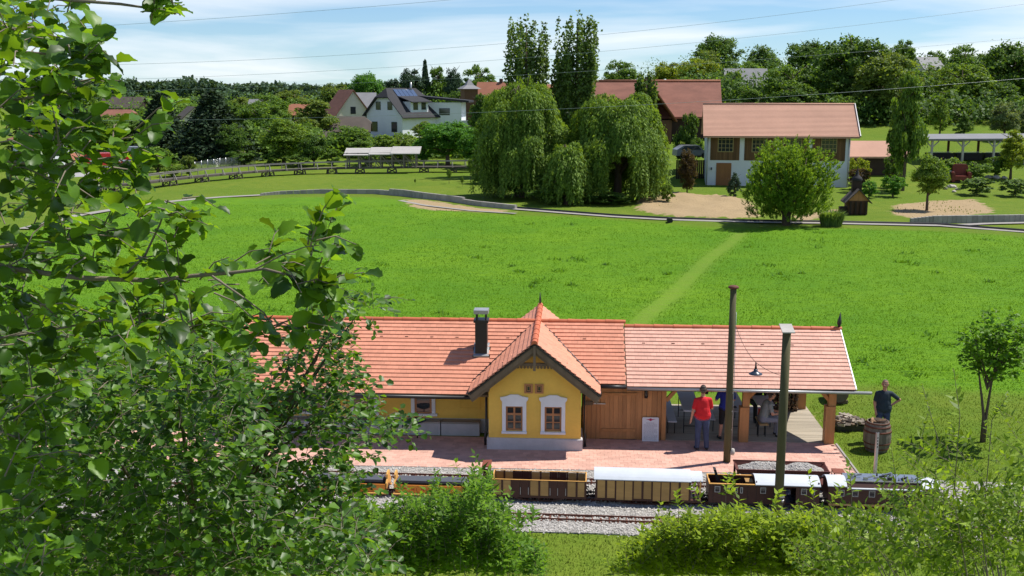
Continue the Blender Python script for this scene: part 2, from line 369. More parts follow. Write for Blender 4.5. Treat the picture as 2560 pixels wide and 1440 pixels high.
GM1 = leafmat('meadow_blade', (.090, .205, .008), (.17, .31, .010), .6, .4, .22, .1, blotch=.13)
GM2 = leafmat('lawn_blade', (.100, .160, .020), (.19, .25, .022), .7, .3, .45, .1, blotch=.5)
o = blades('meadow_grass', 250000, MEADOW, 33, 92, .02, .095, .017, GM1, 3, 'bright green long grass of the wide meadow behind the station', excl=lambda X, Y: segdist(X, Y, TRAIL) < .42, pw=.8, lean=1.3)
o['category'] = 'grass'
LAWNF = [(-14, 17), (14, 17), (16, 21.15), (6, 21.95), (2, 22.42), (-14, 23.2)]
o = blades('lawn_grass', 34000, LAWNF, 17.5, 23.2, .03, .09, .012, GM2, 4, 'short grass strip in front of the gravel track bed', pw=1); o['category'] = 'grass'
LAWNR = [tuple(p) for p in gp([(2095, 1112), (2165, 1195), (2700, 1230), (2700, 1010), (2560, 992), (2165, 964), (2030, 1000), (2020, 1030)])]
o = blades('side_lawn_grass', 40000, LAWNR, 24.5, 35, .02, .08, .012, GM2, 6, 'mown grass of the lawn right of the shelter', pw=1); o['category'] = 'grass'
r = np.random.default_rng(21); P = []; n = 70
Yw = 1 / (1 / 35 + r.random(n * 3) * (1 / 88 - 1 / 35)); Xw = r.uniform(-.5, .5, n * 3) * Yw; k_ = inpoly(Xw, Yw, MEADOW) & (vnoise(Xw, Yw, 9, 15) > .42) & (segdist(Xw, Yw, TRAIL) > 1); Xw, Yw = Xw[k_][:n], Yw[k_][:n]
i = np.repeat(np.arange(len(Xw)), 26); m_ = len(i); sp = (.12 + .25 * r.random(len(Xw)))[i]; x = Xw[i] + r.normal(0, 1, m_) * sp; y = Yw[i] + r.normal(0, 1, m_) * sp; z = terr(x, y) + bumps(x, y, np.ones(m_, bool)); a = r.random(m_) * 6.28; l = r.uniform(.08, .2, m_); hgt = r.uniform(.06, .20, m_)
Q = np.empty((m_, 3, 3), np.float32); Q[:, 0] = np.stack([x - np.sin(a) * l * .3, y + np.cos(a) * l * .3, z], -1); Q[:, 1] = np.stack([x + np.sin(a) * l * .3, y - np.cos(a) * l * .3, z], -1); Q[:, 2] = np.stack([x + np.cos(a) * l, y + np.sin(a) * l, z + hgt], -1)
o = tag(link('meadow_weeds', np_mesh('meadow_weeds', Q.reshape(-1, 3), np.arange(3 * m_).reshape(-1, 3), leafmat('weed_leaf', (.068, .165, .012), var=.35, spec=.1))), 'darker broad leaved weeds scattered through the meadow', 'weeds', kind='stuff')
def inany(X, Y):
    k = inpoly(X, Y, SOIL[0]) | inpoly(X, Y, SOIL[1]); return ~(k & (vnoise(X, Y, .9, 31) > .56))
o = blades('soil_weeds', 2600, [(10, 78), (50, 78), (50, 108), (10, 108)], 78, 106, .05, .22, .05, leafmat('soil_weed_leaf', (.115, .165, .035), var=.35, spec=.1), 14, 'sparse weeds sprouting from the bare soil beds', excl=inany, pw=1); o['category'] = 'weeds'
# ================================================================ station: local frame u right, v away from the camera
PSI = R(3.2); SO = Vector((0.62, 27.8, 0))
def sw(u, v, z=0): return Vector((SO.x + u * math.cos(PSI) + v * math.sin(PSI), SO.y - u * math.sin(PSI) + v * math.cos(PSI), z))
ZR, VR = 3.06, 2.6            # main ridge
SLM = 0.645                   # main roof slope
def main_z(v): return ZR - SLM * abs(v - VR)
GZR, GSL = 3.10, 0.80         # cross gable ridge and slope
TILE = None
def tile_mesh(w, l, th, name, m):
    # flat clay tile: x across, y down the slope, z normal; nose edge slightly rounded
    mb = MB(); n = [(-w / 2, 0), (w / 2, 0), (w / 2, l * .985), (w * .47, l), (-w * .47, l), (-w / 2, l * .985)]
    mb.prism([(x, y, 0) for x, y in n], (0, 0, th)); return mb.mesh(name, m)
def roof_frame(p0, ax, down):
    ax = Vector(ax).normalized(); dn = Vector(down).normalized(); nz_ = ax.cross(dn).normalized()
    if nz_.z < 0: nz_ = -nz_
    return Matrix(((ax.x, dn.x, nz_.x, p0[0]), (ax.y, dn.y, nz_.y, p0[1]), (ax.z, dn.z, nz_.z, p0[2]), (0, 0, 0, 1)))
def lay_tiles(parent, M0, width, slope_len, rows, tw, m, keep, nobj, score, seed, back=False):
    """tiles in running bond on one slope; the nobj best scored ones are objects, the others are joined"""
    rnd = random.Random(seed); ex = slope_len / rows; tl = ex * 1.28; th = .022
    me = tile_mesh(tw * .985, tl, th, 'tile', m)
    cand = []
    for r in range(rows):
        off = (r % 2) * tw / 2; k = int(width / tw) + 2
        for c_ in range(k):
            x0 = max(0, c_ * tw + off - tw / 2); x1 = min(width, c_ * tw + off + tw / 2)
            if x1 - x0 < .03: continue
            x = (x0 + x1) / 2
            T = M0 @ Matrix.Translation((x, r * ex - .012, .012)) @ Matrix.Rotation(.14 + rnd.random() * .014, 4, 'X') @ Matrix.Rotation((rnd.random() - .5) * .012, 4, 'Z') @ Matrix.Diagonal(((x1 - x0) / tw, 1, 1, 1))
            p = T @ Vector((0, tl * .5, 0))
            if keep(p): cand.append((score(p), T))
    cand.sort(key=lambda q: -q[0])
    for s, T in cand[:nobj]:
        o = link('tile', me, parent); o.matrix_local = T
    rest = cand[nobj:]
    if rest:
        mb = MB(); vs = [v.co.copy() for v in me.vertices]; fs = [tuple(p.vertices) for p in me.polygons]
        V = []; 
        for s, T in rest: mb.add([T @ v for v in vs], fs)
        mb.build('roof_tiles', m, parent, kind='stuff')
def half_tube(mb, p0, p1, r, n=8, m=0):
    p0 = Vector(p0); p1 = Vector(p1); d = (p1 - p0).normalized(); s = d.cross(Vector((0, 0, 1))).normalized(); u = s.cross(d).normalized()
    A = [p0 + (s * math.cos(t) + u * math.sin(t)) * r for t in [math.pi * (-.08 + 1.16 * k / n) for k in range(n + 1)]]
    B = [p1 + (s * math.cos(t) + u * math.sin(t)) * r * .92 for t in [math.pi * (-.08 + 1.16 * k / n) for k in range(n + 1)]]
    mb.add(A + B, [(i, i + 1, n + 2 + i, n + 1 + i) for i in range(n)], m, True)
    mb.add(A + [p0], [(i, i + 1, n + 1) for i in range(n)], m); return mb
def ridge_caps(parent, p0, p1, n, r, m):
    p0 = Vector(p0); p1 = Vector(p1)
    for i in range(n):
        a = p0.lerp(p1, i / n); b_ = p0.lerp(p1, (i + 1) / n + .12 / n)
        half_tube(MB(), a + Vector((0, 0, .004 * (i % 2))), b_, r * (1 + .05 * (i % 2))).build('ridge_tile', m, parent)
st = empty('station_building', SO, -PSI, 'yellow plastered railway station with red tiled roof and front gable', 'building')
UL, UM = -8.75, 2.50
VEL, ZEL = .19, main_z(.19); VER = .58
# walls
VW = 1.5
w = MB(); w.box(UL + 1.2, -1.2, VW, VW + .12, .42, main_z(VW) - .06); w.box(UL + .45, UL + .57, VW + .12, 2 * VR - VW, 0, main_z(VW) - .06)
w.box(UL + .57, 1.3, 2 * VR - VW - .12, 2 * VR - VW, 0, main_z(VW) - .06)
w.build('rear_and_side_wall', MT['yellow'], st)
g = MB(); g.prism([(UL + .46, VW + .1, main_z(VW) - .1), (UL + .46, 2 * VR - VW - .1, main_z(VW) - .1), (UL + .46, VR, ZR - .12)], (.1, 0, 0)); g.build('side_gable', MT['yellow'], st)
bx('wall_base', MT['plinth'], st, UL + .40, -1.2, VW - .03, VW + .13, 0, .42)
# bay with its two windows cut as real openings
BW = 1.26
def wall_open(mb, u0, u1, z0, z1, v0, v1, holes):
    us = sorted({u0, u1, *[h[0] for h in holes], *[h[1] for h in holes]}); zs = sorted({z0, z1, *[h[2] for h in holes], *[h[3] for h in holes]})
    for a, b_ in zip(us[:-1], us[1:]):
        for c_, d in zip(zs[:-1], zs[1:]):
            mu, mz = (a + b_) / 2, (c_ + d) / 2
            if any(h[0] < mu < h[1] and h[2] < mz < h[3] for h in holes): continue
            mb.box(a, b_, v0, v1, c_, d)
holes = [(-.79, -.33, .57, 1.27), (.27, .73, .57, 1.27)]
bw = MB(); wall_open(bw, -BW, BW, .36, 1.72, 0, .16, holes)
bw.prism([(-BW, 0, 1.72), (BW, 0, 1.72), (BW, 0, GZR - GSL * BW - .12), (0, 0, GZR - .14), (-BW, 0, GZR - GSL * BW - .12)], (0, .16, 0))
bw.box(-BW, -BW + .14, .16, VW + .1, .36, GZR - GSL * BW - .1); bw.box(BW - .14, BW, .16, VW + .1, .36, GZR - GSL * BW - .1)
bw.build('bay_wall', MT['yellow'], st)
pb = MB(); pb.prism([(-BW - .05, -.05, 0), (BW + .05, -.05, 0), (BW + .05, -.05, .34), (BW + .02, -.02, .365), (-BW - .02, -.02, .365), (-BW - .05, -.05, .34)], (0, .2, 0)); pb.box(-BW - .05, -BW + .1, .15, VW, 0, .355); pb.box(BW - .1, BW + .05, .15, VW - .5, 0, .355)
pb.build('bay_plinth', MT['plinth'], st)
def bay_window(u):
    wn = MB(); s = .012
    # surround: jambs, shouldered arched head, sill
    wn.box(u - .33, u - .23, -.035, .05, .56, 1.27); wn.box(u + .23, u + .33, -.035, .05, .56, 1.27)
    top = [(u - .33, 1.27), (u - .33, 1.40), (u - .38, 1.47), (u - .38, 1.52), (u - .22, 1.55), (u - .10, 1.60), (u + .10, 1.60), (u + .22, 1.55), (u + .38, 1.52), (u + .38, 1.47), (u + .33, 1.40), (u + .33, 1.27)]
    wn.prism([(x, -.045, z) for x, z in top], (0, .09, 0)); wn.box(u - .345, u + .345, -.075, .05, .50, .56)
    par = wn.build('window', MT['sillwhite'], st)
    f = MB(); y0, y1 = .035, .085
    for a, b_ in ((u - .23, u - .185), (u + .185, u + .23), (u - .025, u + .025)): f.box(a, b_, y0, y1, .57, 1.27)
    for a, b_ in ((.57, .62), (1.22, 1.27), (1.00, 1.06)): f.box(u - .185, u - .025, y0 - .002, y1, a, b_); f.box(u + .025, u + .185, y0 - .002, y1, a, b_)
    f.box(u - .185, u - .025, y0 + .008, y1 - .01, .795, .82); f.box(u + .025, u + .185, y0 + .008, y1 - .01, .795, .82)
    f.build('frame', MT['winwood'], par)
    for x in (u - .105, u + .105):
        for a, b_ in ((.62, .795), (.82, 1.0), (1.06, 1.22)): bx('pane', MT['glass'], par, x - .083, x + .083, .058, .066, a, b_)
    cu = MB()
    for x in (u - .105, u + .105):
        for k in range(9):
            xx = x - .08 + .02 * k; cu.box(xx - .009, xx + .008, .10 + .006 * (k % 2), .104 + .006 * (k % 2), .62, .93)
    cu.build('curtain', mat_curtain, par)
mat_curtain = mat('lace_curtain', (.42, .41, .40), .9, .35, 30)
bay_window(-.56); bay_window(.50)
for u in (-.17, .12):
    f = MB(); f.box(u - .115, u + .115, -.03, .02, 1.64, 1.68); f.box(u - .115, u + .115, -.03, .02, 1.86, 1.90); f.box(u - .115, u - .06, -.03, .02, 1.68, 1.86); f.box(u + .06, u + .115, -.03, .02, 1.68, 1.86)
    f.box(u - .045, u + .045, -.012, .01, 1.70, 1.72); f.box(u - .045, u + .045, -.012, .01, 1.82, 1.84); f.box(u - .045, u - .03, -.012, .01, 1.72, 1.82); f.box(u + .03, u + .045, -.012, .01, 1.72, 1.82)
    wv = f.build('vent_window', MT['winwood'], st); bx('pane', MT['glass'], wv, u - .06, u + .06, -.005, .004, 1.68, 1.86)
# left wing window, niche, bench
par = MB()
par.box(-3.62, -3.52, VW - .045, VW + .02, .56, 1.55); par.box(-3.02, -2.92, VW - .045, VW + .02, .56, 1.55); par.box(-3.70, -2.86, VW - .11, VW + .02, .50, .56)
par = par.build('wing_window', MT['sillwhite'], st)
f = MB(); f.box(-3.52, -3.46, VW - .03, VW - .005, .56, 1.5); f.box(-3.08, -3.02, VW - .03, VW - .005, .56, 1.5); f.box(-3.46, -3.08, VW - .034, VW - .005, 1.22, 1.30); f.box(-3.46, -3.08, VW - .034, VW - .005, .56, .60); f.build('frame', MT['winwood'], par)
bx('pane', MT['glass'], par, -3.46, -3.08, VW - .015, VW - .006, .60, 1.22); bx('pane', MT['glass'], par, -3.46, -3.08, VW - .015, VW - .006, 1.30, 1.5)
for u0, u1 in ((-6.9, -6.1), (-5.4, -4.6)):
    wv = MB(); wv.box(u0, u0 + .1, VW - .04, VW + .02, .56, 1.5); wv.box(u1 - .1, u1, VW - .04, VW + .02, .56, 1.5); wv.box(u0 - .05, u1 + .05, VW - .10, VW + .02, .50, .56)
    wv = wv.build('wing_window', MT['sillwhite'], st); bx('pane', MT['glass'], wv, u0 + .1, u1 - .1, VW - .015, VW - .006, .56, 1.5)
nf = MB()
for a in ((-2.23, -2.19, .70, 1.5), (-1.66, -1.62, .70, 1.5), (-2.19, -1.66, .70, .74)): nf.box(a[0], a[1], VW - .022, VW + .01, a[2], a[3])
nf.build('niche_frame', MT['yellow'], st)
# roof: slabs, rafters, tiles
rf = MB()
def slab(mb, u0, u1, v0, v1, th=.05, dz=0):
    z0, z1 = main_z(v0) + dz, main_z(v1) + dz
    mb.add([(u0, v0, z0), (u1, v0, z0), (u1, v1, z1), (u0, v1, z1), (u0, v0, z0 - th), (u1, v0, z0 - th), (u1, v1, z1 - th), (u0, v1, z1 - th)], [(0, 1, 2, 3), (7, 6, 5, 4), (0, 4, 5, 1), (1, 5, 6, 2), (2, 6, 7, 3), (3, 7, 4, 0)])
slab(rf, -7.72, 0, VEL, VR); rf.prism([(UL, VR, ZR - .005), (-7.72, VR, ZR - .005), (-7.72, VEL, ZEL - .005)], (0, 0, -.04)); slab(rf, 0, UM, VER, VR); slab(rf, UL, UM, VR, 2 * VR - VER)
roof = rf.build('roof', MT['oldwood'], st)
gb = MB(); VG0, VG1 = -.40, 5.4
UG = 1.72
for s in (-1, 1):
    # gable slabs follow the main roof: cut at the valley
    for k in range(24):
        a = k / 24 * UG; b_ = (k + 1) / 24 * UG; za, zb = GZR - GSL * a, GZR - GSL * b_
        va = VR - (ZR - za) / SLM if za < ZR else VR; vb = VR - (ZR - zb) / SLM if zb < ZR else VR
        va = min(VR, va + .1); vb = min(VR, vb + .1)
        for m_ in (0, 1):
            f0 = VG0 if m_ == 0 else 2 * VR - VG0 - .8
            A = (f0, f0); E_ = (va, vb) if m_ == 0 else (2 * VR - va, 2 * VR - vb)
            q = [(s * a, A[0], za), (s * b_, A[1], zb), (s * b_, E_[1], zb), (s * a, E_[0], za)]
            gb.add(q + [(x, y, z - .05) for x, y, z in q], [(0, 1, 2, 3), (7, 6, 5, 4), (0, 4, 5, 1), (1, 5, 6, 2), (2, 6, 7, 3), (3, 7, 4, 0)])
groof = gb.build('gable_roof', MT['oldwood'], st)
cvec = Vector((-SO.x, 0, 0))
def score(p): return -((sw(p.x, p.y, p.z) - Vector((0, 0, CAM_H))).length)
def keep_main(p):
    zg = GZR - GSL * abs(p.x)
    if p.x < -7.70 - 1.05 * (p.y - VEL) / (VR - VEL) and p.y < VR: return False
    return not (zg > p.z - .035 and abs(p.x) < UG + .05) and not (-1.80 < p.x < -1.36 and 1.36 < p.y < 1.80)
SLF = math.hypot(1, SLM)
M1 = roof_frame((UL, VR, ZR), (1, 0, 0), (0, -1, -SLM)); lenL = (VR - VEL) * SLF; lenR = (VR - VER) * SLF
lay_tiles(roof, M1, -UL, lenL, 19, .165, MT['tile'], keep_main, 150, score, 1)
M2 = roof_frame((0, VR, ZR), (1, 0, 0), (0, -1, -SLM)); lay_tiles(roof, M2, UM, lenR, 16, .165, MT['tile'], keep_main, 60, score, 2)
M3 = roof_frame((UL, VR, ZR), (1, 0, 0), (0, 1, -SLM)); lay_tiles(roof, M3, UM - UL, lenR, 16, .165, MT['tile'], keep_main, 0, score, 3)
GLF = math.hypot(1, GSL)
for s in (-1, 1):
    Mg = roof_frame((0, VG0, GZR), (0, 1, 0), (s, 0, -GSL))
    lay_tiles(groof, Mg, 2 * (VR - VG0) - .8, UG * GLF, 13, .165, MT['tile'], lambda p: p.z > main_z(p.y) + .05, 45, score, 4 + s)
ridge_caps(roof, (UL - .03, VR, ZR + .01), (-.05, VR, ZR + .01), 31, .085, MT['ridge']); ridge_caps(roof, (.05, VR, ZR + .01), (UM + .02, VR, ZR + .01), 9, .085, MT['ridge'])
ridge_caps(groof, (0, VG0 - .02, GZR + .012), (0, 2 * VR - VG0 - .8, GZR + .012), 18, .09, MT['ridge'])
# snow guards
def guard(parent, u, v, z, m):
    MB().box(u - .045, u + .045, v - .035, v + .03, z + .028, z + .062).box(u - .012, u + .012, v + .03, v + .1, z + .03, z + .052).build('snow_guard', m, parent)
for k in range(14):
    u = -8.2 + .735 * k
    if not -.62 < u < .62: guard(roof, u, 1.98, main_z(1.98), MT['rust'])  # tile-coloured guards; the dark rust tone paints in their shadow
for s in (-1, 1):
    for r_, cnt in ((.62, 2), (.85, 2)):
        MB().box(s * r_ - .035, s * r_ + .035, .1, .25, GZR - GSL * r_ + .02, GZR - GSL * r_ + .055).build('snow_guard', MT['tile'], groof)
# valley flashing, barge boards, king post, gable truss
for s in (-1, 1):
    fl = MB(); q0 = (s * .06, VR - .08, ZR + .02); ue = UG
    ze = GZR - GSL * ue; ve = VR - (ZR - ze) / SLM
    for w0, w1, m_ in ((.0, .085, 0),):
        A = Vector((s * .10, VR - .15, main_z(VR - .15) + .045)); B = Vector((s * (ue + .01), ve, ze + .05))
        off = Vector((0, -.12, -.005))
        fl.add([A, B, B + off, A + off, A - Vector((0, 0, .04)), B - Vector((0, 0, .04)), B + off - Vector((0, 0, .04)), A + off - Vector((0, 0, .04))], [(0, 1, 2, 3), (7, 6, 5, 4), (0, 4, 5, 1), (1, 5, 6, 2), (2, 6, 7, 3), (3, 7, 4, 0)])
    fl.build('valley_flashing', MT['zinc'], groof)
    lp = MB(); lp.beam(A + Vector((s * .035, .02, .02)), B + Vector((s * .035, .02, .0)), .03, .06); lp.build('valley_edge', MT['dark'], groof)
    bb = MB(); d = Vector((s, 0, -GSL)).normalized()
    a = Vector((0, VG0 + .01, GZR - .10)); e = a + d * (UG * GLF + .02)
    bb.beam(a, e, .16, .035, up=(0, 1, 0)); bb.build('barge_board', MT['oldwood'], groof)
    b2 = MB(); a2 = a + Vector((0, .05, -.13)); b2.beam(a2, a2 + d * (UG * GLF - .02), .10, .03, up=(0, 1, 0)); b2.build('barge_board', MT['oldwood'], groof)
    b3 = MB(); b3.beam(a + Vector((0, -.03, .085)), e + Vector((0, -.03, .085)), .035, .03, up=(0, 1, 0)); b3.build('verge_strip', MT['dark'], groof)
    r3 = MB(); a3 = Vector((0, .0, GZR - .18))
    for vv in (-.2,): r3.beam(a3 + Vector((0, vv, 0)), a3 + Vector((0, vv, 0)) + d * (UG * GLF - .15), .09, .07, up=(0, 1, 0))
    r3.build('rafter', MT['larchb'], groof)
    c_ = MB(); c_.beam((s * (BW + .02), .12, 1.78), (s * (BW + .02), -.22, 1.78), .1, .12); c_.build('purlin_end', MT['oldwood'], groof)
    c_ = MB(); c_.tube([(s * (UG + .03), VG0, GZR - GSL * UG + .0), (s * (UG + .03), .9, GZR - GSL * UG - .01)], .05, 8); c_.build('gutter', MT['dark'], groof)
MB().box(-.035, .035, VG0 - .05, VG0 + .0, 2.38, 3.06).build('king_post', MT['oldwood'], groof)
MB().box(-.62, .62, -.24, -.17, 2.46, 2.54).build('collar_beam', MT['oldwood'], groof)
fr = MB()
for k in range(13):
    x = -.54 + .09 * k; fr.prism([(x - .036, -.20, 2.46), (x + .036, -.20, 2.46), (x + .036, -.20, 2.40), (x, -.20, 2.37), (x - .036, -.20, 2.40)], (0, .02, 0))
fr.build('fretwork', MT['oldwood'], groof)
MB().tube([(0, 4.62, GZR + .02), (0, 4.62, GZR + .16), (0, 4.62, GZR + .22), (0, 4.62, GZR + .46)], [.045, .03, .035, .003], 8).build('finial', MT['dark'], groof)
# gutters and downpipes
for nm, p0, p1 in (('gutter', (-7.72, VEL - .06, ZEL - .045), (-1.75, VEL - .06, ZEL - .06)), ('gutter', (1.72, VER - .06, main_z(VER) - .05), (UM, VER - .06, main_z(VER) - .055))):
    MB().tube([p0, p1], .05, 10).build(nm, MT['dark'], roof)
for s in (-1, 1):
    ue = s * (BW + .09); ze = GZR - GSL * UG
    MB().tube([(s * (UG - .05), .86, ze - .03), (s * (UG - .12), .84, ze - .12), (ue, .34, ze - .2), (ue, .34, .45), (ue + s * .03, .30, .32), (ue + s * .03, .30, .03)], .036, 8).build('downpipe', MT['dark'], st)
    MB().lathe([(.0, .004), (.17, .004), (.17, .03), (.0, .03)], 20, (ue + s * .05, .28, 0)).build('drain_slab', MT['concrete'], st)
# chimney
CU0, CU1, CV0, CV1 = -1.75, -1.41, 1.42, 1.76
MB().box(CU0, CU1, CV0, CV1, main_z(CV0) - .2, 3.27).build('chimney', MT['dark'], roof)
c2 = MB(); c2.box(CU0 - .04, CU1 + .04, CV0 - .04, CV1 + .04, 3.27, 3.345)
for x in (CU0 + .02, CU1 - .06):
    for y in (CV0 + .02, CV1 - .06): c2.box(x, x + .04, y, y + .04, 3.345, 3.52)
c2.build('chimney_collar', MT['dark'], roof)
MB().box(CU0 - .035, CU1 + .035, CV0 - .035, CV1 + .035, 3.52, 3.63).build('chimney_cap', MT['zinc'], roof)
MB().prism([(CU0 - .05, CV0 - .07, main_z(CV0 - .07) + .04), (CU1 + .05, CV0 - .07, main_z(CV0 - .07) + .04), (CU1 + .05, CV1 + .05, main_z(CV1 + .05) + .04), (CU0 - .05, CV1 + .05, main_z(CV1 + .05) + .04)], (0, 0, .03)).build('chimney_flashing', MT['zinc'], roof)
# ---------------------------------------------------------------- masonry bench along the wing
be = empty('stone_bench', sw(-4.6, 1.2), -PSI, 'long grey bench along the shaded yellow wall of the station', 'bench')
MB().box(-3.4, -1.0, -.02, .25, 0, .36).box(-.97, .75, -.02, .25, 0, .36).box(.78, 1.85, -.02, .25, 0, .36).box(1.88, 2.98, -.02, .25, 0, .36).build('base', MT['plinth'], be)
for a, b_ in ((-3.4, -1.0), (-.97, .75), (.78, 1.85), (1.88, 2.98)): bx('seat_slab', MT['concrete'], be, a, b_, -.05, .26, .36, .41)
# small stand with a dish
sd = empty('dish_stand', sw(-3.35, .78), -PSI, 'dark blue dish of papers on a thin stand before the bench', 'stand')
MB().tube([(0, 0, 0), (0, 0, .5)], .018, 8).build('leg', MT['dark'], sd); MB().lathe([(0, .5), (.12, .5), (.24, .56), (.26, .58), (.235, .575), (.11, .52), (0, .52)], 20).build('dish', mat('navy_enamel', (.02, .025, .09), .3, .1, 4), sd)
MB().prism([(-.16, -.1, .57), (.1, -.13, .575), (.17, .06, .58), (-.08, .12, .57)], (0, 0, .008)).build('paper', MT['sillwhite'], sd)
# ================================================================ timber shelter beside the station
sh = empty('timber_shelter', sw(0, 0), -PSI, 'open timber shelter with plank storeroom, red tiled roof and wooden deck', 'shelter')
ZS = 2.93; US1 = 8.72
def sh_z(v): return ZS - .60 * abs(v - VR)
rs = MB()
for v0, v1 in ((VER - .02, VR), (VR, 2 * VR - VER)):
    z0, z1 = sh_z(v0), sh_z(v1)
    rs.add([(UM + .01, v0, z0), (US1, v0, z0), (US1, v1, z1), (UM + .01, v1, z1), (UM + .01, v0, z0 - .05), (US1, v0, z0 - .05), (US1, v1, z1 - .05), (UM + .01, v1, z1 - .05)], [(0, 1, 2, 3), (7, 6, 5, 4), (0, 4, 5, 1), (1, 5, 6, 2), (2, 6, 7, 3), (3, 7, 4, 0)])
sroof = rs.build('roof', MT['larchb'], sh)
SSF = math.hypot(1, .60); lenS = (VR - VER + .03) * SSF
lay_tiles(sroof, roof_frame((UM + .02, VR, ZS), (1, 0, 0), (0, -1, -.6)), US1 - UM - .04, lenS, 16, .175, MT['tile2'], lambda p: True, 290, score, 9)
lay_tiles(sroof, roof_frame((UM + .02, VR, ZS), (1, 0, 0), (0, 1, -.6)), US1 - UM - .04, lenS, 16, .175, MT['tile2'], lambda p: True, 0, score, 10)
ridge_caps(sroof, (UM + .03, VR, ZS + .01), (US1 + .02, VR, ZS + .01), 22, .085, MT['ridge'])
for k in range(6): guard(sroof, 3.05 + .84 * k, 1.98, sh_z(1.98), MT['rust'])  # dark tone again carries the guards' shadow, not rust
MB().beam((US1 + .01, VER - .04, sh_z(VER - .04) + .02), (US1 + .01, VR, ZS + .03), .03, .07).beam((US1 + .01, 2 * VR - VER, sh_z(VER) + .02), (US1 + .01, VR, ZS + .03), .03, .07).build('verge_strip', MT['steel'], sroof)
MB().tube([(UM + .02, VER - .08, sh_z(VER) - .05), (US1 + .42, VER - .08, sh_z(VER) - .075)], .042, 10).build('gutter', MT['zinc'], sroof)
MB().box(UM + .02, US1, VER - .035, VER - .022, sh_z(VER) - .12, sh_z(VER) + .01).build('fascia', MT['dark'], sroof)
MB().tube([(US1 - .02, VR, ZS + .03), (US1 - .02, VR, ZS + .14), (US1 - .02, VR, ZS + .16)], [.05, .04, .06], 8).tube([(US1 - .02, VR, ZS + .16), (US1 - .02, VR, ZS + .20), (US1, VR, ZS + .52)], [.055, .07, .003], 4).build('finial', MT['dark'], sroof)
# plank wall with door
U0, U1, VF = 1.32, 3.55, 1.0
rnd = random.Random(3); u = U0
while u < U1 - .02:
    wd = min(.105 + rnd.random() * .05, U1 - u)
    if not (1.80 <= u + wd / 2 <= 2.86): MB().box(u + .004, u + wd - .004, VF + rnd.random() * .006, VF + .03, .03, 1.72).build('plank', MT['larch'], sh)
    u += wd
bx('wall_lining', MT['dark'], sh, U0, U1, VF + .032, VF + .05, .02, 1.72)
bx('header_beam', MT['larchb'], sh, U0, US1 - .25, VF - .02, VF + .12, 1.725, 1.86)
dr = MB().box(1.80, 2.86, VF + .015, VF + .028, .05, 1.6).build('door', MT['larch'], sh)
u = 1.815
while u < 2.83:
    wd = min(.10 + rnd.random() * .03, 2.85 - u); MB().box(u + .003, u + wd - .003, VF - .012, VF + .014, .06, 1.58 if u < 2.5 else 1.6).build('plank', MT['larch'], dr); u += wd
MB().prism([(1.85, VF - .045, 1.36), (2.10, VF - .045, 1.33), (2.82, VF - .045, 1.35), (2.83, VF - .045, 1.41), (2.1, VF - .045, 1.40), (1.85, VF - .045, 1.41)], (0, .03, 0)).build('ledge', MT['larchb'], dr)
MB().box(1.85, 2.80, VF - .045, VF - .013, .28, .36).build('ledge', MT['larchb'], dr)
MB().box(1.35, 1.60, VF - .05, VF, 1.04, 1.15).build('lock_case', MT['oldwood'], dr); MB().box(1.62, 1.95, VF - .045, VF - .013, 1.07, 1.10).build('bolt', MT['zinc'], dr)
MB().box(U1 - .02, U1 + .10, VF - .03, VF + .12, .0, 1.72).build('post', MT['larchb'], sh)
bx('side_wall', MT['larch'], sh, U1 - .01, U1 + .03, VF + .12, 3.4, 0, 1.75)
bx('rear_wall', MT['larch'], sh, U0, U1, 3.4, 3.44, 0, 1.9)
# posts, braces, deck
def post(u, v, w_=.2, low=0.0):
    MB().box(u - w_ / 2, u + w_ / 2, v - w_ / 2, v + w_ / 2, 0, 1.73).build('post', MT['larchb'], sh)
    if low: MB().box(u - w_ / 2 - .075, u + w_ / 2 - .02, v - w_ / 2 - .05, v + w_ / 2 + .02, .02, low).build('post_casing', MT['larchb'], sh)
post(5.86, 1.05, .19, 1.05); post(8.22, 1.05, .2, 1.12)
post(8.10, 4.25, .24); post(3.6, 4.25, .16); post(5.8, 4.25, .16)
bx('rear_beam', MT['larchb'], sh, U1, US1 - .25, 4.18, 4.32, 1.74, 1.88)
for p0, p1 in (((U1 + .1, 1.05, 1.18), (4.12, 1.05, 1.75)), ((8.16, 1.05, 1.25), (7.72, 1.05, 1.72)), ((8.10, 3.6, 1.74), (8.10, 4.2, 1.2)), ((5.92, 1.07, 1.3), (6.3, 1.07, 1.72))):
    MB().beam(p0, p1, .09, .10).build('brace', MT['larchb'], sh)
for k in range(7): MB().beam((3.0 + k * .95, VER + .02, sh_z(VER) - .10), (3.0 + k * .95, VR, ZS - .10), .07, .09).build('rafter', MT['larchb'], sroof)
v = .98
while v < 4.4:
    MB().box(3.62, 8.30, v, v + .128, .02, .06 + rnd.random() * .004).build('deck_board', MT['deck'], sh); v += .134
# firewood stack inside
fw = empty('firewood_stack', sw(7.45, 4.0, .065), -PSI, 'stack of split firewood under the shelter roof beside the rear post', 'firewood')
mfw = [mat('split_wood', (.22, .13, .07), .85, .3, 8, rnd=.4, fine=.2), mat('bark_wood', (.10, .07, .05), .9, .3, 8, rnd=.4)]
lg = []
for q in range(2):
    lg.append(MB().prism([(-.055, -.17, -.035), (.055, -.17, -.04), (.01, -.17, .055)], (0, .34, 0)).mesh('log', mfw[q]))
for i in range(9):
    for j in range(17):
        o = link('log', lg[rnd.random() < .35], fw, (-.45 + i * .108 + rnd.random() * .03, rnd.random() * .06, .045 + j * .085)); o.rotation_euler = (0, rnd.random() * 6.28, (rnd.random() - .5) * .2)
can = MB(); can.box(-.09, .09, -.07, .07, .07, .30).tube([(-.05, 0, .30), (-.05, 0, .36), (.05, 0, .36), (.05, 0, .30)], .012, 6)
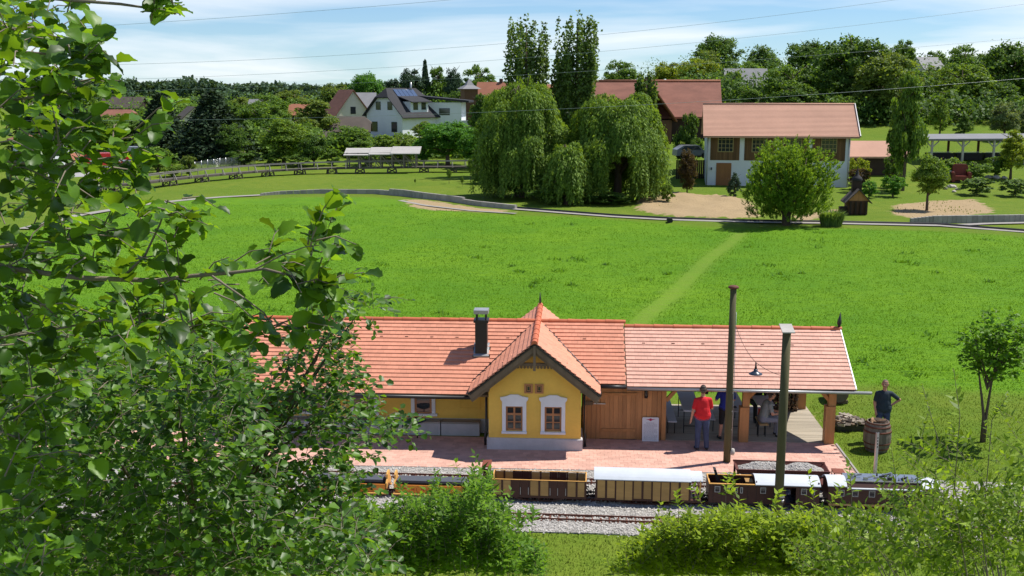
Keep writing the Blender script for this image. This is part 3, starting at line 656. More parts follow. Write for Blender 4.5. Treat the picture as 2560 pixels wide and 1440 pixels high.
MB().box(-.09, .09, -.07, .07, 0, .26).tube([(0, 0, .26), (0, 0, .95)], .012, 6).build('red_canister', mat('red_plastic', (.55, .055, .03), .4), None, sw(6.72, 3.35, .065), -PSI, 'red canister with a thin rod before the firewood', 'canister')
# ================================================================ platform paving
pf = MB(); pf.box(-14, 8.36, -1.52, .985, -.05, .012); pfo = pf.build('platform', mat('paver_joint', (.30, .20, .165), .95, .15, 8), None, SO, -PSI, kind='structure')
mpv = mat('clay_paver', (.58, .335, .26), .9, .10, 2.5, .2, 40, rnd=.13, fine=.12)
pvm = MB().box(-.098, .098, -.0775, .0775, 0, .028).mesh('paver', mpv); cand = []
for r_ in range(16):
    for c_ in range(113):
        u = -13.9 + c_ * .2 + (r_ % 2) * .1; v = -1.44 + r_ * .157
        if u > 8.27 or (abs(u) < BW and v > 0): continue
        if v > 0.0 and u > 8.2: pass
        p = sw(u, v); vis = 1 if u > -4.2 else 0
        cand.append((-p.y + vis * 100 - (50 if r_ < 0 else 0), u, v))
cand.sort(reverse=True)
for s, u, v in cand[:300]:
    o = link('paver', pvm, pfo, (u, v, .0125 + rnd.random() * .004)); o.rotation_euler = ((rnd.random() - .5) * .012, (rnd.random() - .5) * .012, (rnd.random() - .5) * .02)
mb = MB(); vs = [v.co.copy() for v in pvm.vertices]; fs = [tuple(p.vertices) for p in pvm.polygons]
for s, u, v in cand[300:]:
    d = Vector((u, v, .0125 + rnd.random() * .004)); mb.add([d + q for q in vs], fs)
mb.build('pavers', mpv, pfo, kind='stuff')
MB().box(-14, 8.36, -1.57, -1.53, -.05, .035).build('kerb', MT['concrete'], pfo); MB().box(8.37, 8.42, -1.57, 1.0, -.05, .035).build('kerb', MT['concrete'], pfo)
# ================================================================ gravel bed, tracks, train: train frame origin (0,24.4), yaw 4.7 deg
PT = R(4.7); TO = Vector((0, 24.4, 0))
def tw(u, v, z=0): return Vector((TO.x + u * math.cos(PT) + v * math.sin(PT), TO.y - u * math.sin(PT) + v * math.cos(PT), z))
GP = [sw(-14, -1.57)[:2], sw(8.42, -1.57)[:2], sw(9.3, -1.75)[:2], sw(16, -1.9)[:2], tw(17, -2.2)[:2], tw(8, -2.15)[:2], tw(2, -2.02)[:2], tw(-14, -2.3)[:2]]
mg, t, b, o = mat_base('gravel'); vo = t.nodes.new('ShaderNodeTexVoronoi'); vo.inputs['Scale'].default_value = 26
t.links.new(t.nodes.new('ShaderNodeTexCoord').outputs['Object'], vo.inputs['Vector'])
sx = t.nodes.new('ShaderNodeSeparateColor'); t.links.new(vo.outputs['Color'], sx.inputs[0])
c = nmix(t, sx.outputs[0], (.20, .19, .172), (.44, .415, .385)); c = nmix(t, nramp(t, nnoise(t, .7, 4), .35, .65), c, nmix(t, sx.outputs[1], (.24, .215, .185), (.41, .39, .365)))
t.links.new(c, b.inputs['Base Color']); b.inputs['Roughness'].default_value = .95
bn = t.nodes.new('ShaderNodeBump'); bn.inputs['Strength'].default_value = .8; bn.inputs['Distance'].default_value = .03; t.links.new(vo.outputs['Distance'], bn.inputs['Height']); t.links.new(bn.outputs[0], b.inputs['Normal'])
gr = MB(); gr.prism([(x, y, 0) for x, y in GP], (0, 0, .03)).build('gravel_bed', mg, kind='structure')
# loose stones
r = np.random.default_rng(8); n = 26000; X = r.uniform(-5.5, 11, n * 2); Y = r.uniform(21.2, 26.6, n * 2); jx = r.normal(0, .07, n * 2)
k_ = inpoly(X, Y + jx, [tuple(p) for p in GP]); X, Y = X[k_][:n], Y[k_][:n]; n = len(X)
sz = r.uniform(.014, .034, n); base = np.array([(1, 0, 0), (0, 1, 0), (-1, 0, 0), (0, -1, 0), (0, 0, 1), (0, 0, -1)], float)
off = base[None] * sz[:, None, None] * r.uniform(.6, 1.3, (n, 6, 1)); a = r.uniform(0, 6.28, n); ca, sa = np.cos(a)[:, None], np.sin(a)[:, None]
VX = off[:, :, 0] * ca - off[:, :, 1] * sa + X[:, None]; VY = off[:, :, 0] * sa + off[:, :, 1] * ca + Y[:, None]; VZ = off[:, :, 2] * .8 + .034 + sz[:, None] * .2
fc = np.array([(0, 1, 4), (1, 2, 4), (2, 3, 4), (3, 0, 4)]); F = (fc[None] + (np.arange(n) * 6)[:, None, None]).reshape(-1, 3)
mst = mat('ballast_stone', (.37, .35, .32), .95, .1, 3, rnd=.4)
tag(link('ballast_stones', np_mesh('ballast_stones', np.stack([VX, VY, VZ], -1).reshape(-1, 3), F, mst)), 'loose pale ballast stones lying over the track bed', 'gravel', kind='stuff')
def track(v0, u0, u1, label, sleep0=None, sleep1=None):
    tr = empty('railway_track', tw(0, v0), -PT, label, 'track', 'narrow railway tracks on the gravel bed')
    for s in (-1, 1): MB().box(u0, u1, s * .125 - .009, s * .125 + .009, .035, .085).box(u0, u1, s * .125 - .025, s * .125 + .025, .030, .045).build('rail', MT['rust'], tr)
    me = MB().box(-.018, .018, -.2, .2, .028, .05).mesh('sleeper', MT['rust']); u = sleep0 if sleep0 is not None else u0
    while u < (sleep1 or u1): link('sleeper', me, tr, (u, 0, 0)); u += .195
track(-1.25, -3.5, 13.5, 'rusty narrow gauge track nearest the lawn with nothing standing on it')
track(0.0, -9, 15, 'narrow gauge track the little train stands on')
track(1.10, -9, 9.2, 'narrow gauge siding beside the platform under the ballast wagon')
def wheels(p, us, m=None, z=.145):
    for u in us:
        for s in (-1, 1): MB().tube([(u, s * .13 - .018, z), (u, s * .13 + .018, z)], .065, 14).build('wheel', MT['black'], p)
        MB().tube([(u, -.2, z), (u, .2, z)], .015, 6).build('axle', MT['black'], p)
def bogies(p, L):
    for c_ in (.38, L - .38): bx('bogie', MT['black'], p, c_ - .26, c_ + .26, -.2, .2, .12, .20); wheels(p, (c_ - .16, c_ + .16))
def emb(name, parent, u, z, v, s, m, flip=-1):
    mb = MB(); # winged emblem: disc with two tapering wings
    mb.prism([(u + s * .28 * math.cos(a), v, z + s * .28 * math.sin(a)) for a in [k * .524 for k in range(12)]], (0, .004, 0))
    for q in (-1, 1): mb.prism([(u + q * s * .25, v - .001, z + s * .1), (u + q * s, v - .001, z + s * .12), (u + q * s * .6, v - .001, z + s * .0), (u + q * s * .25, v - .001, z - s * .12)], (0, .004, 0))
    mb.build(name, m, parent)
def text(name, s, parent, loc, size, m, rx=R(90)):
    cu = bpy.data.curves.new(name, 'FONT'); cu.body = s; cu.size = size; cu.extrude = .0015; cu.align_x = 'CENTER'
    to = bpy.data.objects.new(name + '_tmp', cu); C.objects.link(to); dg = bpy.context.evaluated_depsgraph_get(); me = bpy.data.meshes.new_from_object(to.evaluated_get(dg)); bpy.data.objects.remove(to)
    me.materials.clear(); me.materials.append(m); o = link(name, me, parent, loc); o.rotation_euler = (rx, 0, 0); return o
LET = mat('dark_red_lettering', (.24, .03, .015), .6, .1, 5)
LETW = mat('pale_lettering', (.40, .38, .35), .6, .1, 5)
# ---- two orange bench cars
def bench_car(u0, L, label, letters):
    p = empty('bench_car', tw(u0, 0), -PT, label, 'train car', 'orange bench cars of the little train')
    bx('frame', MT['redbrown'], p, 0, L, -.22, .22, .19, .23); bogies(p, L)
    for s in (-1, 1):
        sd = bx('side_board', MT['orange'], p, .05, L - .05, s * .27 - .012, s * .27 + .012, .15, .345)
        MB().box(.0, L, s * .31 - .05, s * .31 + .05, .125, .15).build('footboard', MT['orangeedge'], p)
        if s < 0 and letters:
            for ch_, q in letters: text('letter', ch_, sd, (q, -.2835, .205), .105, LET)
            emb('emblem', sd, .22, .25, -.286, .11, LET); emb('emblem', sd, L - .24, .25, -.286, .11, LET)
    bx('seat', MT['slateseat'], p, .06, L - .12, -.17, .17, .36, .42); bx('seat_base', MT['black'], p, .07, L - .07, -.15, .15, .23, .36)
    for e in (0, L):
        k = 1 if e == 0 else -1
        MB().prism([(e + k * .0, -.25, .23), (e + k * .0, .25, .23), (e, .25, .36), (e, .14, .44), (e, .14, .55), (e, .07, .60), (e, -.07, .60), (e, -.14, .55), (e, -.14, .44), (e, -.25, .36)], (k * .035, 0, 0)).build('end_board', MT['orangeedge'], p)
    return p
bench_car(-2.86, 1.96, 'orange bench car with red lettering and slate cushion before the open wagon', [('H', .48), ('I', .57), ('N', .72), ('S', .86), ('C', 1.10), ('H', 1.19), ('E', 1.28)])
bench_car(-4.98, 1.96, 'orange bench car half hidden by the alder leaves at the left end of the train', [])
# ---- brakeman box
p = empty('brake_stand', tw(-.72, 0), -PT, 'narrow dark brake stand with rust red top between bench car and open wagon', 'train car')
MB().prism([(0, -.17, .80), (.22, -.17, .815), (.22, .17, .86), (0, .17, .845)], (0, 0, .03)).build('top', MT['rustplate'], p)
MB().box(.02, .06, -.15, .15, .2, .80).box(.16, .2, -.15, .15, .2, .80).box(.06, .16, .12, .15, .2, .55).box(.06, .16, -.15, .15, .62, .66).build('body', MT['redbrown'], p)
bx('frame', MT['black'], p, -.02, .24, -.2, .2, .16, .2); wheels(p, (.11,)); MB().tube([(-.03, -.1, .66), (-.03, .1, .66)], .045, 10).build('hand_wheel', MT['black'], p)
# ---- framed wagons
def framed(p, L, z0, z1, posts, doors, hw=.31, back=True):
    bx('floor', MT['brown'], p, .0, L, -hw, hw, z0 - .03, z0)
    for s in ((-1, 1) if back else (-1,)):
        y = s * hw; us = sorted(posts)
        for a in us: MB().box(a - .022, a + .022, y - .018, y + .018, z0, z1).build('side_post', MT['brown'], p)
        for a, b_ in zip(us[:-1], us[1:]):
            dd = [d for d in doors if d[0] - .01 < (a + b_) / 2 < d[1] + .01]
            if dd and dd[0][2] == 'brown': bx('door_panel', MT['brown'], p, a + .024, b_ - .024, y - .026, y + .01, z0 - .02, z1 - .01)
            elif dd: bx('door_panel', MT['ply'], p, a + .012, b_ - .012, y - .030, y + .01, z0 - .03, z1 - .03)
            else: bx('side_panel', MT['ply'], p, a + .024, b_ - .024, y - .008, y + .008, z0, z1 - .02)
        MB().box(0, L, y - .02, y + .02, z0 - .05, z0 - .002).build('sole_bar', MT['brown'], p)
        tb = MB(); tb.beam((.55, y, z0 - .06), (.85, y, z0 - .12), .03, .03); tb.beam((.85, y, z0 - .12), (L - .85, y, z0 - .12), .03, .03); tb.beam((L - .85, y, z0 - .12), (L - .55, y, z0 - .06), .03, .03); tb.box(L / 2 - .015, L / 2 + .015, y - .015, y + .015, z0 - .12, z0 - .05); tb.build('truss_bar', MT['brown'], p)
    bogies(p, L)
p = empty('open_wagon', tw(-.46, 0), -PT, 'open wagon with varnished plywood sides and brown doors', 'train car'); L = 2.26
framed(p, L, .19, .575, [0.02, .25, .48, .69, .90, 1.14, 1.38, 1.58, 1.79, 2.03, 2.24], [(.48, .9, 'brown'), (1.38, 1.79, 'brown')])
for e in (.01, L - .01): bx('end_panel', MT['ply'], p, e - .012, e + .012, -.29, .29, .19, .57)
for s in (-1, 1): bx('rim', MT['orangeedge'], p, 0, L, s * .31 - .013, s * .31 + .013, .576, .586)
for e in (.01, L - .01): bx('rim', MT['orangeedge'], p, e - .012, e + .012, -.295, .295, .576, .5855)
for u in (.69, .88, 1.40, 1.58, 1.77): MB().box(u - .006, u + .006, -.345, -.335, .22, .40).build('door_bar', LETW, p)
def curved_roof(p, u0, u1, zc, hw, rise, m, n=10):
    mb = MB(); prof = []
    for k in range(n + 1):
        y = -hw + 2 * hw * k / n; prof.append((y, zc + rise * (1 - (y / hw) ** 2)))
    poly = [(u0, y, z) for y, z in prof] + [(u0, y, z - .018) for y, z in reversed(prof)]
    return mb.prism(poly, (u1 - u0, 0, 0)).build('roof', m, p)
p = empty('covered_wagon', tw(2.0, 0), -PT, 'covered wagon with varnished plywood panels and long white curved roof', 'train car'); L = 2.52
framed(p, L, .19, .66, [.04, .27, .5, .7, .9, 1.13, 1.36, 1.56, 1.77, 2.0, 2.24], [(.5, .9, 'ply'), (1.36, 1.77, 'ply')])
for s in (-1, 1):
    for a in (.55, 1.5): bx('door_rail', MT['redbrown'], p, a - .35, a + .45, s * .345 - .008, s * .345 + .008, .64, .665)
bx('end_panel', MT['ply'], p, .02, .04, -.29, .29, .19, .7); bx('end_panel', MT['ply'], p, 2.22, 2.24, -.29, .29, .19, .7)
for s in (-1, 1): MB().box(2.47, 2.50, s * .28 - .015, s * .28 + .015, .19, .68).build('platform_post', MT['orangeedge'], p)
MB().box(2.47, 2.5, -.265, .265, .42, .45).build('platform_rail', MT['brown'], p)
curved_roof(p, -.02, 2.27, .67, .36, .15, MT['whitemetal']); curved_roof(p, 2.275, 2.54, .665, .30, .125, MT['whitemetal'])
# ---- brown driver's wagon
p = empty('brown_driver_wagon', tw(4.68, 0), -PT, 'dark brown driving wagon with open cab, swivel seat and white half roof', 'train car'); L = 2.56; hw = .31
for s in (-1, 1):
    y = s * hw; sd = MB()
    sd.box(0, 1.10, y - .015, y + .015, .16, .615); sd.box(1.10, 1.78, y - .015, y + .015, .16, .64); sd.box(2.02, L, y - .015, y + .015, .16, .64); sd.box(1.78, 2.02, y - .015, y + .015, .58, .64)
    sd = sd.build('side_wall', MT['brown'], p)
    for k in range(12): MB().box(.1 + k * .2, .106 + k * .2, y + s * .0155, y + s * .0175, .17, .60).build('seam', MT['black'], sd) if not 1.72 < .1 + k * .2 < 2.06 else None
    for u, w_, z0, z1 in ((.20, .13, .42, .57), (.64, .06, .41, .56), (.76, .06, .41, .56), (1.26, .13, .42, .57), (2.2, .13, .42, .57), (2.42, .06, .42, .57)):
        f = MB(); e = s * .02
        for a in ((u - w_ / 2, u - w_ / 2 + .014, z0, z1), (u + w_ / 2 - .014, u + w_ / 2, z0, z1), (u - w_ / 2 + .014, u + w_ / 2 - .014, z0, z0 + .014), (u - w_ / 2 + .014, u + w_ / 2 - .014, z1 - .014, z1)): f.box(a[0], a[1], y + min(e * .8, e), y + max(e * .8, e) + .004, a[2], a[3])
        wv = f.build('window', LETW, p); bx('pane', MT['glass'], wv, u - w_ / 2 + .014, u + w_ / 2 - .014, y + s * .0165 - .001, y + s * .0165 + .001, z0 + .014, z1 - .014)
    bx('rim', MT['orangeedge'], p, 0, 1.10, y - .02, y + .02, .616, .635); bx('sole_bar', MT['black'], p, 0, L, y - .022, y + .022, .12, .158)
bx('end_wall', MT['brown'], p, 0, .03, -.293, .293, .16, .63); bx('rim', MT['orangeedge'], p, 0, .03, -.29, .29, .632, .645); bx('end_wall', MT['brown'], p, L - .03, L, -.293, .293, .16, .7)
bx('floor', MT['brown'], p, .03, L - .03, -.29, .29, .16, .18); bx('bulkhead', MT['brown'], p, 1.10, 1.12, -.29, .29, .18, .7)
bx('desk', MT['ply'], p, .90, 1.08, .02, .28, .55, .57); bx('panel', LETW, p, .93, 1.05, -.24, -.02, .50, .52)
se = MB(); se.prism([(.30, -.02, .38), (.50, -.02, .36), (.50, .22, .36), (.30, .22, .38)], (0, 0, .05)); se.prism([(.26, .0, .44), (.33, .0, .42), (.20, .02, .84), (.13, .02, .85)], (0, .20, 0)); se.tube([(.38, .1, .18), (.38, .1, .38)], .03, 8)
se.build('driver_seat', MT['black'], p)
sdv = [c for c in p.children if c.name.startswith('side_wall')][0]
for k in range(6): MB().box(.385 + k * .03, .405 + k * .03, -hw - .0185, -hw - .0155, .45, .478).build('letter_mark', LETW, sdv)
MB().prism([(.475 + .022 * math.cos(a), -hw - .0185, .525 + .022 * math.sin(a)) for a in [k * .628 for k in range(10)]], (0, .003, 0)).build('round_emblem', LETW, sdv)
curved_roof(p, 1.08, L + .02, .64, .345, .12, MT['whitemetal']); bogies(p, L)
MB().tube([(-.08, -.1, .3), (-.06, -.12, .2), (-.12, -.08, .14), (-.16, -.1, .25)], .012, 6).build('hose', MT['black'], p)
# ---- locomotive with equipment on the roof
p = empty('electric_locomotive', tw(7.44, 0), -PT, 'brown model locomotive with white cab roofs and equipment laden roof deck', 'locomotive'); L = 2.5
MB().prism([(0, -.30, .2), (0, .30, .2), (0, .30, .62), (0, .2, .74), (0, -.2, .74), (0, -.30, .62)], (L, 0, 0)).build('body', MT['brown'], p)
MB().box(.02, L - .02, -.335, -.305, .18, .23).build('running_board', MT['ply'], p)
curved_roof(p, -.02, .42, .66, .34, .13, MT['whitemetal']); curved_roof(p, 2.14, L + .02, .66, .34, .13, MT['whitemetal'])
MB().box(.43, 2.13, -.36, -.24, .60, .62).build('gutter_ledge', MT['whitemetal'], p); MB().box(.43, 2.13, -.22, .30, .742, .76).build('roof_deck', MT['steel'], p)
rr = random.Random(9)
for k in range(26):
    u = .52 + rr.random() * 1.5; y = -.17 + rr.random() * .4; a = rr.random() * 1.2
    mb = MB()
    if k % 3 == 0: mb.beam((u, y, .80), (u + .18 * math.cos(a), y + .12 * math.sin(a), .83), .035, .04)
    elif k % 3 == 1: mb.tube([(u, y, .76), (u, y, .84)], [.022, .016], 8)
    else: mb.box(u - .05, u + .05, y - .025, y + .025, .762, .80 + rr.random() * .03)
    mb.build('roof_equipment', MT['steel'] if k % 4 else MT['dark'], p)
for u in (.30, .62, 1.0, 1.5, 1.9):
    wv = MB()
    for a in ((u - .07, u - .058, .40, .56), (u + .058, u + .07, .40, .56), (u - .058, u + .058, .40, .412), (u - .058, u + .058, .548, .56)): wv.box(a[0], a[1], -.309, -.301, a[2], a[3])
    wv = wv.build('window', LETW, p); bx('pane', MT['glass'], wv, u - .058, u + .058, -.3045, -.301, .412, .548)
bogies(p, L); bx('frame', MT['black'], p, .0, L, -.24, .24, .16, .2)
# ---- ballast wagon on the siding
p = empty('ballast_wagon', tw(5.45, 1.10), -PT, 'rust brown hopper wagon heaped with grey ballast beside the platform', 'train car'); L = 2.26
zb, zt = .24, .585
for s in (-1, 1):
    MB().add([(.35, s * .18, zb), (L - .35, s * .18, zb), (L, s * .34, zt), (0, s * .34, zt), (.35, s * .165, zb), (L - .35, s * .165, zb), (L, s * .32, zt), (0, s * .32, zt)], [(0, 1, 2, 3), (7, 6, 5, 4), (0, 4, 5, 1), (1, 5, 6, 2), (2, 6, 7, 3), (3, 7, 4, 0)]).build('hopper_side', MT['redbrown'], p)
    MB().beam((0, s * .34, zt + .012), (L, s * .34, zt + .012), .03, .03).build('rim', MT['redbrown'], p)
for e, k in ((0, 1), (L, -1)):
    MB().add([(e + k * .35, -.18, zb), (e + k * .35, .18, zb), (e, .34, zt), (e, -.34, zt), (e + k * .37, -.18, zb), (e + k * .37, .18, zb), (e + k * .02, .34, zt), (e + k * .02, -.34, zt)], [(0, 1, 2, 3), (7, 6, 5, 4), (0, 4, 5, 1), (1, 5, 6, 2), (2, 6, 7, 3), (3, 7, 4, 0)]).build('hopper_end', MT['redbrown'], p)
    for s in (-1, 1): MB().box(e + k * .02, e + k * .07, s * .32 - .02, s * .32 + .02, .2, zt).build('corner_post', MT['redbrown'], p)
bx('frame', MT['redbrown'], p, -.02, L + .42, -.22, .22, .19, .23); bogies(p, L)
hp = []; nx_, ny_ = 44, 16
for j in range(ny_ + 1):
    for i in range(nx_ + 1):
        fx, fy = i / nx_, j / ny_; e = min(1, 5 * min(fx, 1 - fx)) * min(1, 2.4 * min(fy, 1 - fy))
        z = .47 + .22 * e ** .7 * (1 - .35 * math.exp(-((fx - .56) / .06) ** 2)) + (rr.random() - .5) * .022
        hp.append((.04 + fx * (L - .08), -.31 + fy * .62, z))
hm = MB(); hm.add(hp, [(j * (nx_ + 1) + i, j * (nx_ + 1) + i + 1, (j + 1) * (nx_ + 1) + i + 1, (j + 1) * (nx_ + 1) + i) for j in range(ny_) for i in range(nx_)])
hm.build('ballast_load', mg, p)
pl = MB(); pl.box(L + .12, L + .40, -.16, .16, .50, .52)
for a in (L + .13, L + .37):
    for c_ in (-.14, .14): pl.box(a, a + .02, c_ - .01, c_ + .01, .23, .50)
pl.build('end_platform', MT['rustplate'], p)
# couplings and hoses between the cars belong to the car on their left
kids = {o.name: o for o in C.objects if o.parent is None}
for nm, L_, g_ in (('bench_car', 1.96, .16), ('open_wagon', 2.26, .20), ('covered_wagon', 2.52, .16), ('brown_driver_wagon', 2.56, .20)):
    pr_ = kids[nm]; MB().box(L_, L_ + g_, -.02, .02, .19, .22).box(L_ + g_ * .35, L_ + g_ * .65, -.045, .045, .18, .235).build('coupling', MT['black'], pr_)
    for s in (-1, 1): MB().tube([(L_, s * .1, .27), (L_ + g_ * .3, s * .12, .17), (L_ + g_ * .7, s * .12, .15), (L_ + g_, s * .1, .26)], .012, 6).build('hose', MT['black'], pr_)
    for s in (-1, 1): MB().tube([(L_, s * .22, .25), (L_ + .05, s * .22, .25)], .018, 8).tube([(L_ + .05, s * .22, .25), (L_ + .06, s * .22, .25)], .035, 10).build('buffer', MT['dark'], pr_)
# ================================================================ things on the platform and the lawn beside it
p1 = empty('wooden_pole', (5.70, 26.82, 0), 0, 'tall weathered wooden pole on the platform with a rusty cap', 'pole', 'two wooden poles carrying the lamp wire')
MB().tube([(0, 0, 0), (.0, 0, 2.4), (0, 0, 4.72)], [.095, .088, .08], 14).build('shaft', MT['polewood'], p1)
MB().lathe([(0, 4.73), (.115, 4.72), (.14, 4.74), (.14, 4.765), (.1, 4.79), (0, 4.80)], 14).build('cap', MT['rust'], p1)
for z in (.95, 1.45, 1.95): MB().ell((.07, -.085, z), (.012, .012, .012), 6, 4).build('nail', LETW, p1)
MB().tube([(.11, -.06, .25), (.13, -.05, .32), (.14, -.05, .42)], [.05, .07, .04], 8).build('junction_box', MT['greywood'], p1)
MB().tube([(.10, -.05, .42), (.105, -.04, 2.0), (.09, -.03, 4.1)], .008, 5).build('cable', MT['steel'], p1)
p2 = empty('wooden_pole', (6.18, 23.25, 0), 0, 'tall mossy wooden pole before the train with a tilted board on top', 'pole', 'two wooden poles carrying the lamp wire')
h2 = at(1962, 826, 23.25).z
MB().tube([(0, 0, 0), (0, 0, 2.2), (.0, 0, h2)], [.106, .10, .094], 14).build('shaft', MT['polewood'], p2)
MB().prism([(-.14, -.16, h2 - .03), (.14, -.18, h2 - .03), (.14, .16, h2 + .09), (-.14, .18, h2 + .09)], (0, 0, .025)).build('cap_board', MT['greywood'], p2)
MB().box(-.02, .09, -.15, -.10, .50, .54).tube([(.05, -.15, .46), (.05, -.12, .40)], .03, 8).build('bracket', MT['steel'], p2)
# lamp between the poles
lp = at(1889, 930, 25.1); la = empty('hanging_lamp', lp, 0, 'dark enamel lamp hanging on a wire between the two wooden poles', 'lamp')
MB().lathe([(.165, -.055), (.16, -.035), (.09, .0), (.05, .03), (.045, .075), (.0, .08)], 20).build('shade', mat('dark_enamel', (.03, .04, .06), .3, .1, 5, spec=.6), la)
MB().tube([(0, 0, .07), (0, 0, .14), (.0, 0, .16), (0, 0, .24)], [.035, .025, .018, .02], 8).build('neck', MT['black'], la)
def cat_wire(a, b, sag, r, n=14):
    a = Vector(a); b = Vector(b); return [(a.lerp(b, k / n) - Vector((0, 0, sag * 4 * (k / n) * (1 - k / n)))) for k in range(n + 1)], r
wl = MB(); top = lp + Vector((0, 0, .24)); pts, r_ = cat_wire(Vector((5.78, 26.75, 3.75)), top, .12, .006); wl.tube(pts, r_, 5); pts, r_ = cat_wire(top, Vector((6.18, 23.28, 3.35)), .05, .006); wl.tube(pts, r_, 5)
wl.build('lamp_wire', MT['black'], None, None, None, 'thin black wire holding the lamp between the two poles', 'wire')
# leaning notice board
nb = empty('notice_board', sw(3.22, .86), -PSI, 'white notice board with a red winged emblem leaning on the plank wall', 'sign')
nb.rotation_euler = (R(-7), 0, -PSI)
MB().prism([(-.23 + dx, 0, z) for dx, z in ((.02, .0), (.44, .0), (.46, .02), (.46, .70), (.44, .72), (.02, .72), (0, .70), (0, .02))], (0, .018, 0)).build('board', MT['sillwhite'], nb)
emb('emblem', nb, 0, .655, -.004, .14, mat('crimson_print', (.45, .03, .10), .6, .1, 5))
ink = mat('grey_print', (.16, .16, .20), .8, .1, 5); rr = random.Random(4)
for k in range(15):
    z = .555 - k * .034; x = -.19 if k else -.12; e = .19 if k not in (0, 4, 9) else .12
    mb = MB()
    while x < e - .02:
        wd = min(.02 + rr.random() * .045, e - x); mb.box(x, x + wd, -.003, -.0005, z, z + (.011 if k == 0 else .007)); x += wd + .009
    mb.build('text_line', ink, nb)
# wall lantern
wl = empty('wall_lantern', sw(3.08, .95, 1.28), -PSI, 'old railway lantern hanging on the plank wall', 'lantern')
MB().lathe([(0, 0), (.05, 0), (.055, .05), (.035, .06)], 12).lathe([(.035, .19), (.05, .2), (.03, .25), (0, .26)], 12).tube([(-.045, 0, .06), (-.05, 0, .2)], .005, 5).tube([(.045, 0, .06), (.05, 0, .2)], .005, 5).build('body', MT['black'], wl)
MB().lathe([(.035, .06), (.04, .12), (.035, .19)], 12).build('glass', MT['glass'], wl)
# tables and benches on the deck
TT = mat('pale_table_top', (.50, .535, .60), .5, .06, 3, spec=.4)
def table(u, v0, v1, label, w=.5, z=.76):
    p = empty('folding_table', sw(u, (v0 + v1) / 2, .065), -PSI, label, 'table', 'long folding tables under the shelter'); L = (v1 - v0) / 2
    bx('table_top', TT, p, -w / 2, w / 2, -L, L, z - .03, z); 
    for s in (-1, 1):
        for e in (-1, 1): MB().tube([(e * .2, s * (L - .3), 0), (e * .2, s * (L - .3), z - .032)], .014, 6).build('leg', MT['black'], p)
        bx('cross_bar', MT['black'], p, -.2, .2, s * (L - .3) - .01, s * (L - .3) + .01, .2, .22)
    return p
def bench(u, v0, v1, label, m):
    p = empty('folding_bench', sw(u, (v0 + v1) / 2, .065), -PSI, label, 'bench', 'folding benches under the shelter'); L = (v1 - v0) / 2
    bx('seat', m, p, -.125, .125, -L, L, .42, .45)
    for s in (-1, 1):
        for e in (-1, 1): MB().tube([(e * .1, s * (L - .3), 0), (e * .1, s * (L - .3), .42)], .013, 6).build('leg', MT['black'], p)
    return p
BW2 = mat('bench_wood', (.40, .27, .11), .5, .12, 3, stretch=(1, .3, 1))
table(4.42, 1.30, 3.45, 'pale folding table nearest the plank storeroom'); table(5.70, 1.35, 3.40, 'pale folding table behind the middle post of the shelter'); table(6.60, 2.0, 3.0, 'folding table behind the seated man with the cap')
bench(3.86, 1.25, 3.4, 'pale folding bench beside the plank storeroom wall', TT); bench(4.98, 1.5, 3.5, 'folding bench between the two pale tables behind the red shirt man', TT); bench(6.40, 1.1, 1.85, 'wooden folding bench the man with the cap sits on', BW2)
bt = empty('dark_bottle', sw(4.52, 1.62, .825), 0, 'dark bottle standing on the table nearest the storeroom', 'bottle'); MB().lathe([(0, 0), (.04, 0), (.04, .17), (.014, .22), (.014, .27), (0, .27)], 12).build('glass_body', MT['glass'], bt)
tr_ = MB().box(-.09, .09, -.06, .06, 0, .02).build('tray', MT['black'], None, sw(5.62, 1.7, .828), -PSI, 'small black tray on the table behind the middle post', 'tray')
hj = empty('hanging_jacket', sw(4.95, 2.55, 0), -PSI, 'black jacket hanging from the shelter beam behind the man in red', 'jacket')
MB().prism([(-.26, 0, 1.18), (-.10, 0, 1.24), (-.08, 0, .95), (.06, 0, .95), (.10, 0, 1.2), (.30, 0, 1.1), (.30, 0, 1.55), (.1, 0, 1.66), (-.1, 0, 1.66), (-.26, 0, 1.5)], (0, .1, 0)).build('cloth', MT['black'], hj); MB().tube([(0, .05, 1.66), (0, .05, 1.9)], .006, 5).build('hook', MT['steel'], hj)
MB().beam((-.3, 0.05, 1.88), (.3, 0.05, 1.88), .05, .06).build('rail', MT['larchb'], hj)
# barrel used as planter for firewood
bl = empty('wooden_barrel', (10.02, 27.86, 0), .2, 'upright weathered wine barrel filled with wood standing on the lawn', 'barrel')
BARR = mat('barrel_stave', (.16, .13, .10), .85, .25, 3, .3, 30, stretch=(2, 2, .4), fine=.3, rnd=.25)
ns = 22
for k in range(ns):
    a0 = 2 * math.pi * (k + .03) / ns; a1 = 2 * math.pi * (k + .97) / ns; mb = MB(); zs = [0, .14, .3, .43, .58, .72, .84]; rs = [.285, .335, .365, .37, .362, .335, .29]
    vs = []
    for z, r_ in zip(zs, rs):
        for rr_ in (r_, r_ - .025):
            for a in (a0, a1): vs.append((rr_ * math.cos(a), rr_ * math.sin(a), z))
    fs = []
    for i in range(len(zs) - 1):
        b0 = i * 4; b1 = b0 + 4; fs += [(b0, b0 + 1, b1 + 1, b1), (b0 + 3, b0 + 2, b1 + 2, b1 + 3), (b0 + 2, b0, b1, b1 + 2), (b0 + 1, b0 + 3, b1 + 3, b1 + 1)]
    fs.append((len(vs) - 4, len(vs) - 3, len(vs) - 1, len(vs) - 2)); mb.add(vs, fs).build('stave', BARR, bl)
for z0, z1, r0, r1 in ((.09, .13, .322, .334), (.24, .28, .357, .365), (.56, .61, .367, .359), (.70, .745, .343, .330), (.80, .835, .311, .298)): MB().lathe([(r0, z0), (r0 + .004, z0), (r1 + .004, z1), (r1, z1)], 28).build('hoop', MT['rust'], bl)
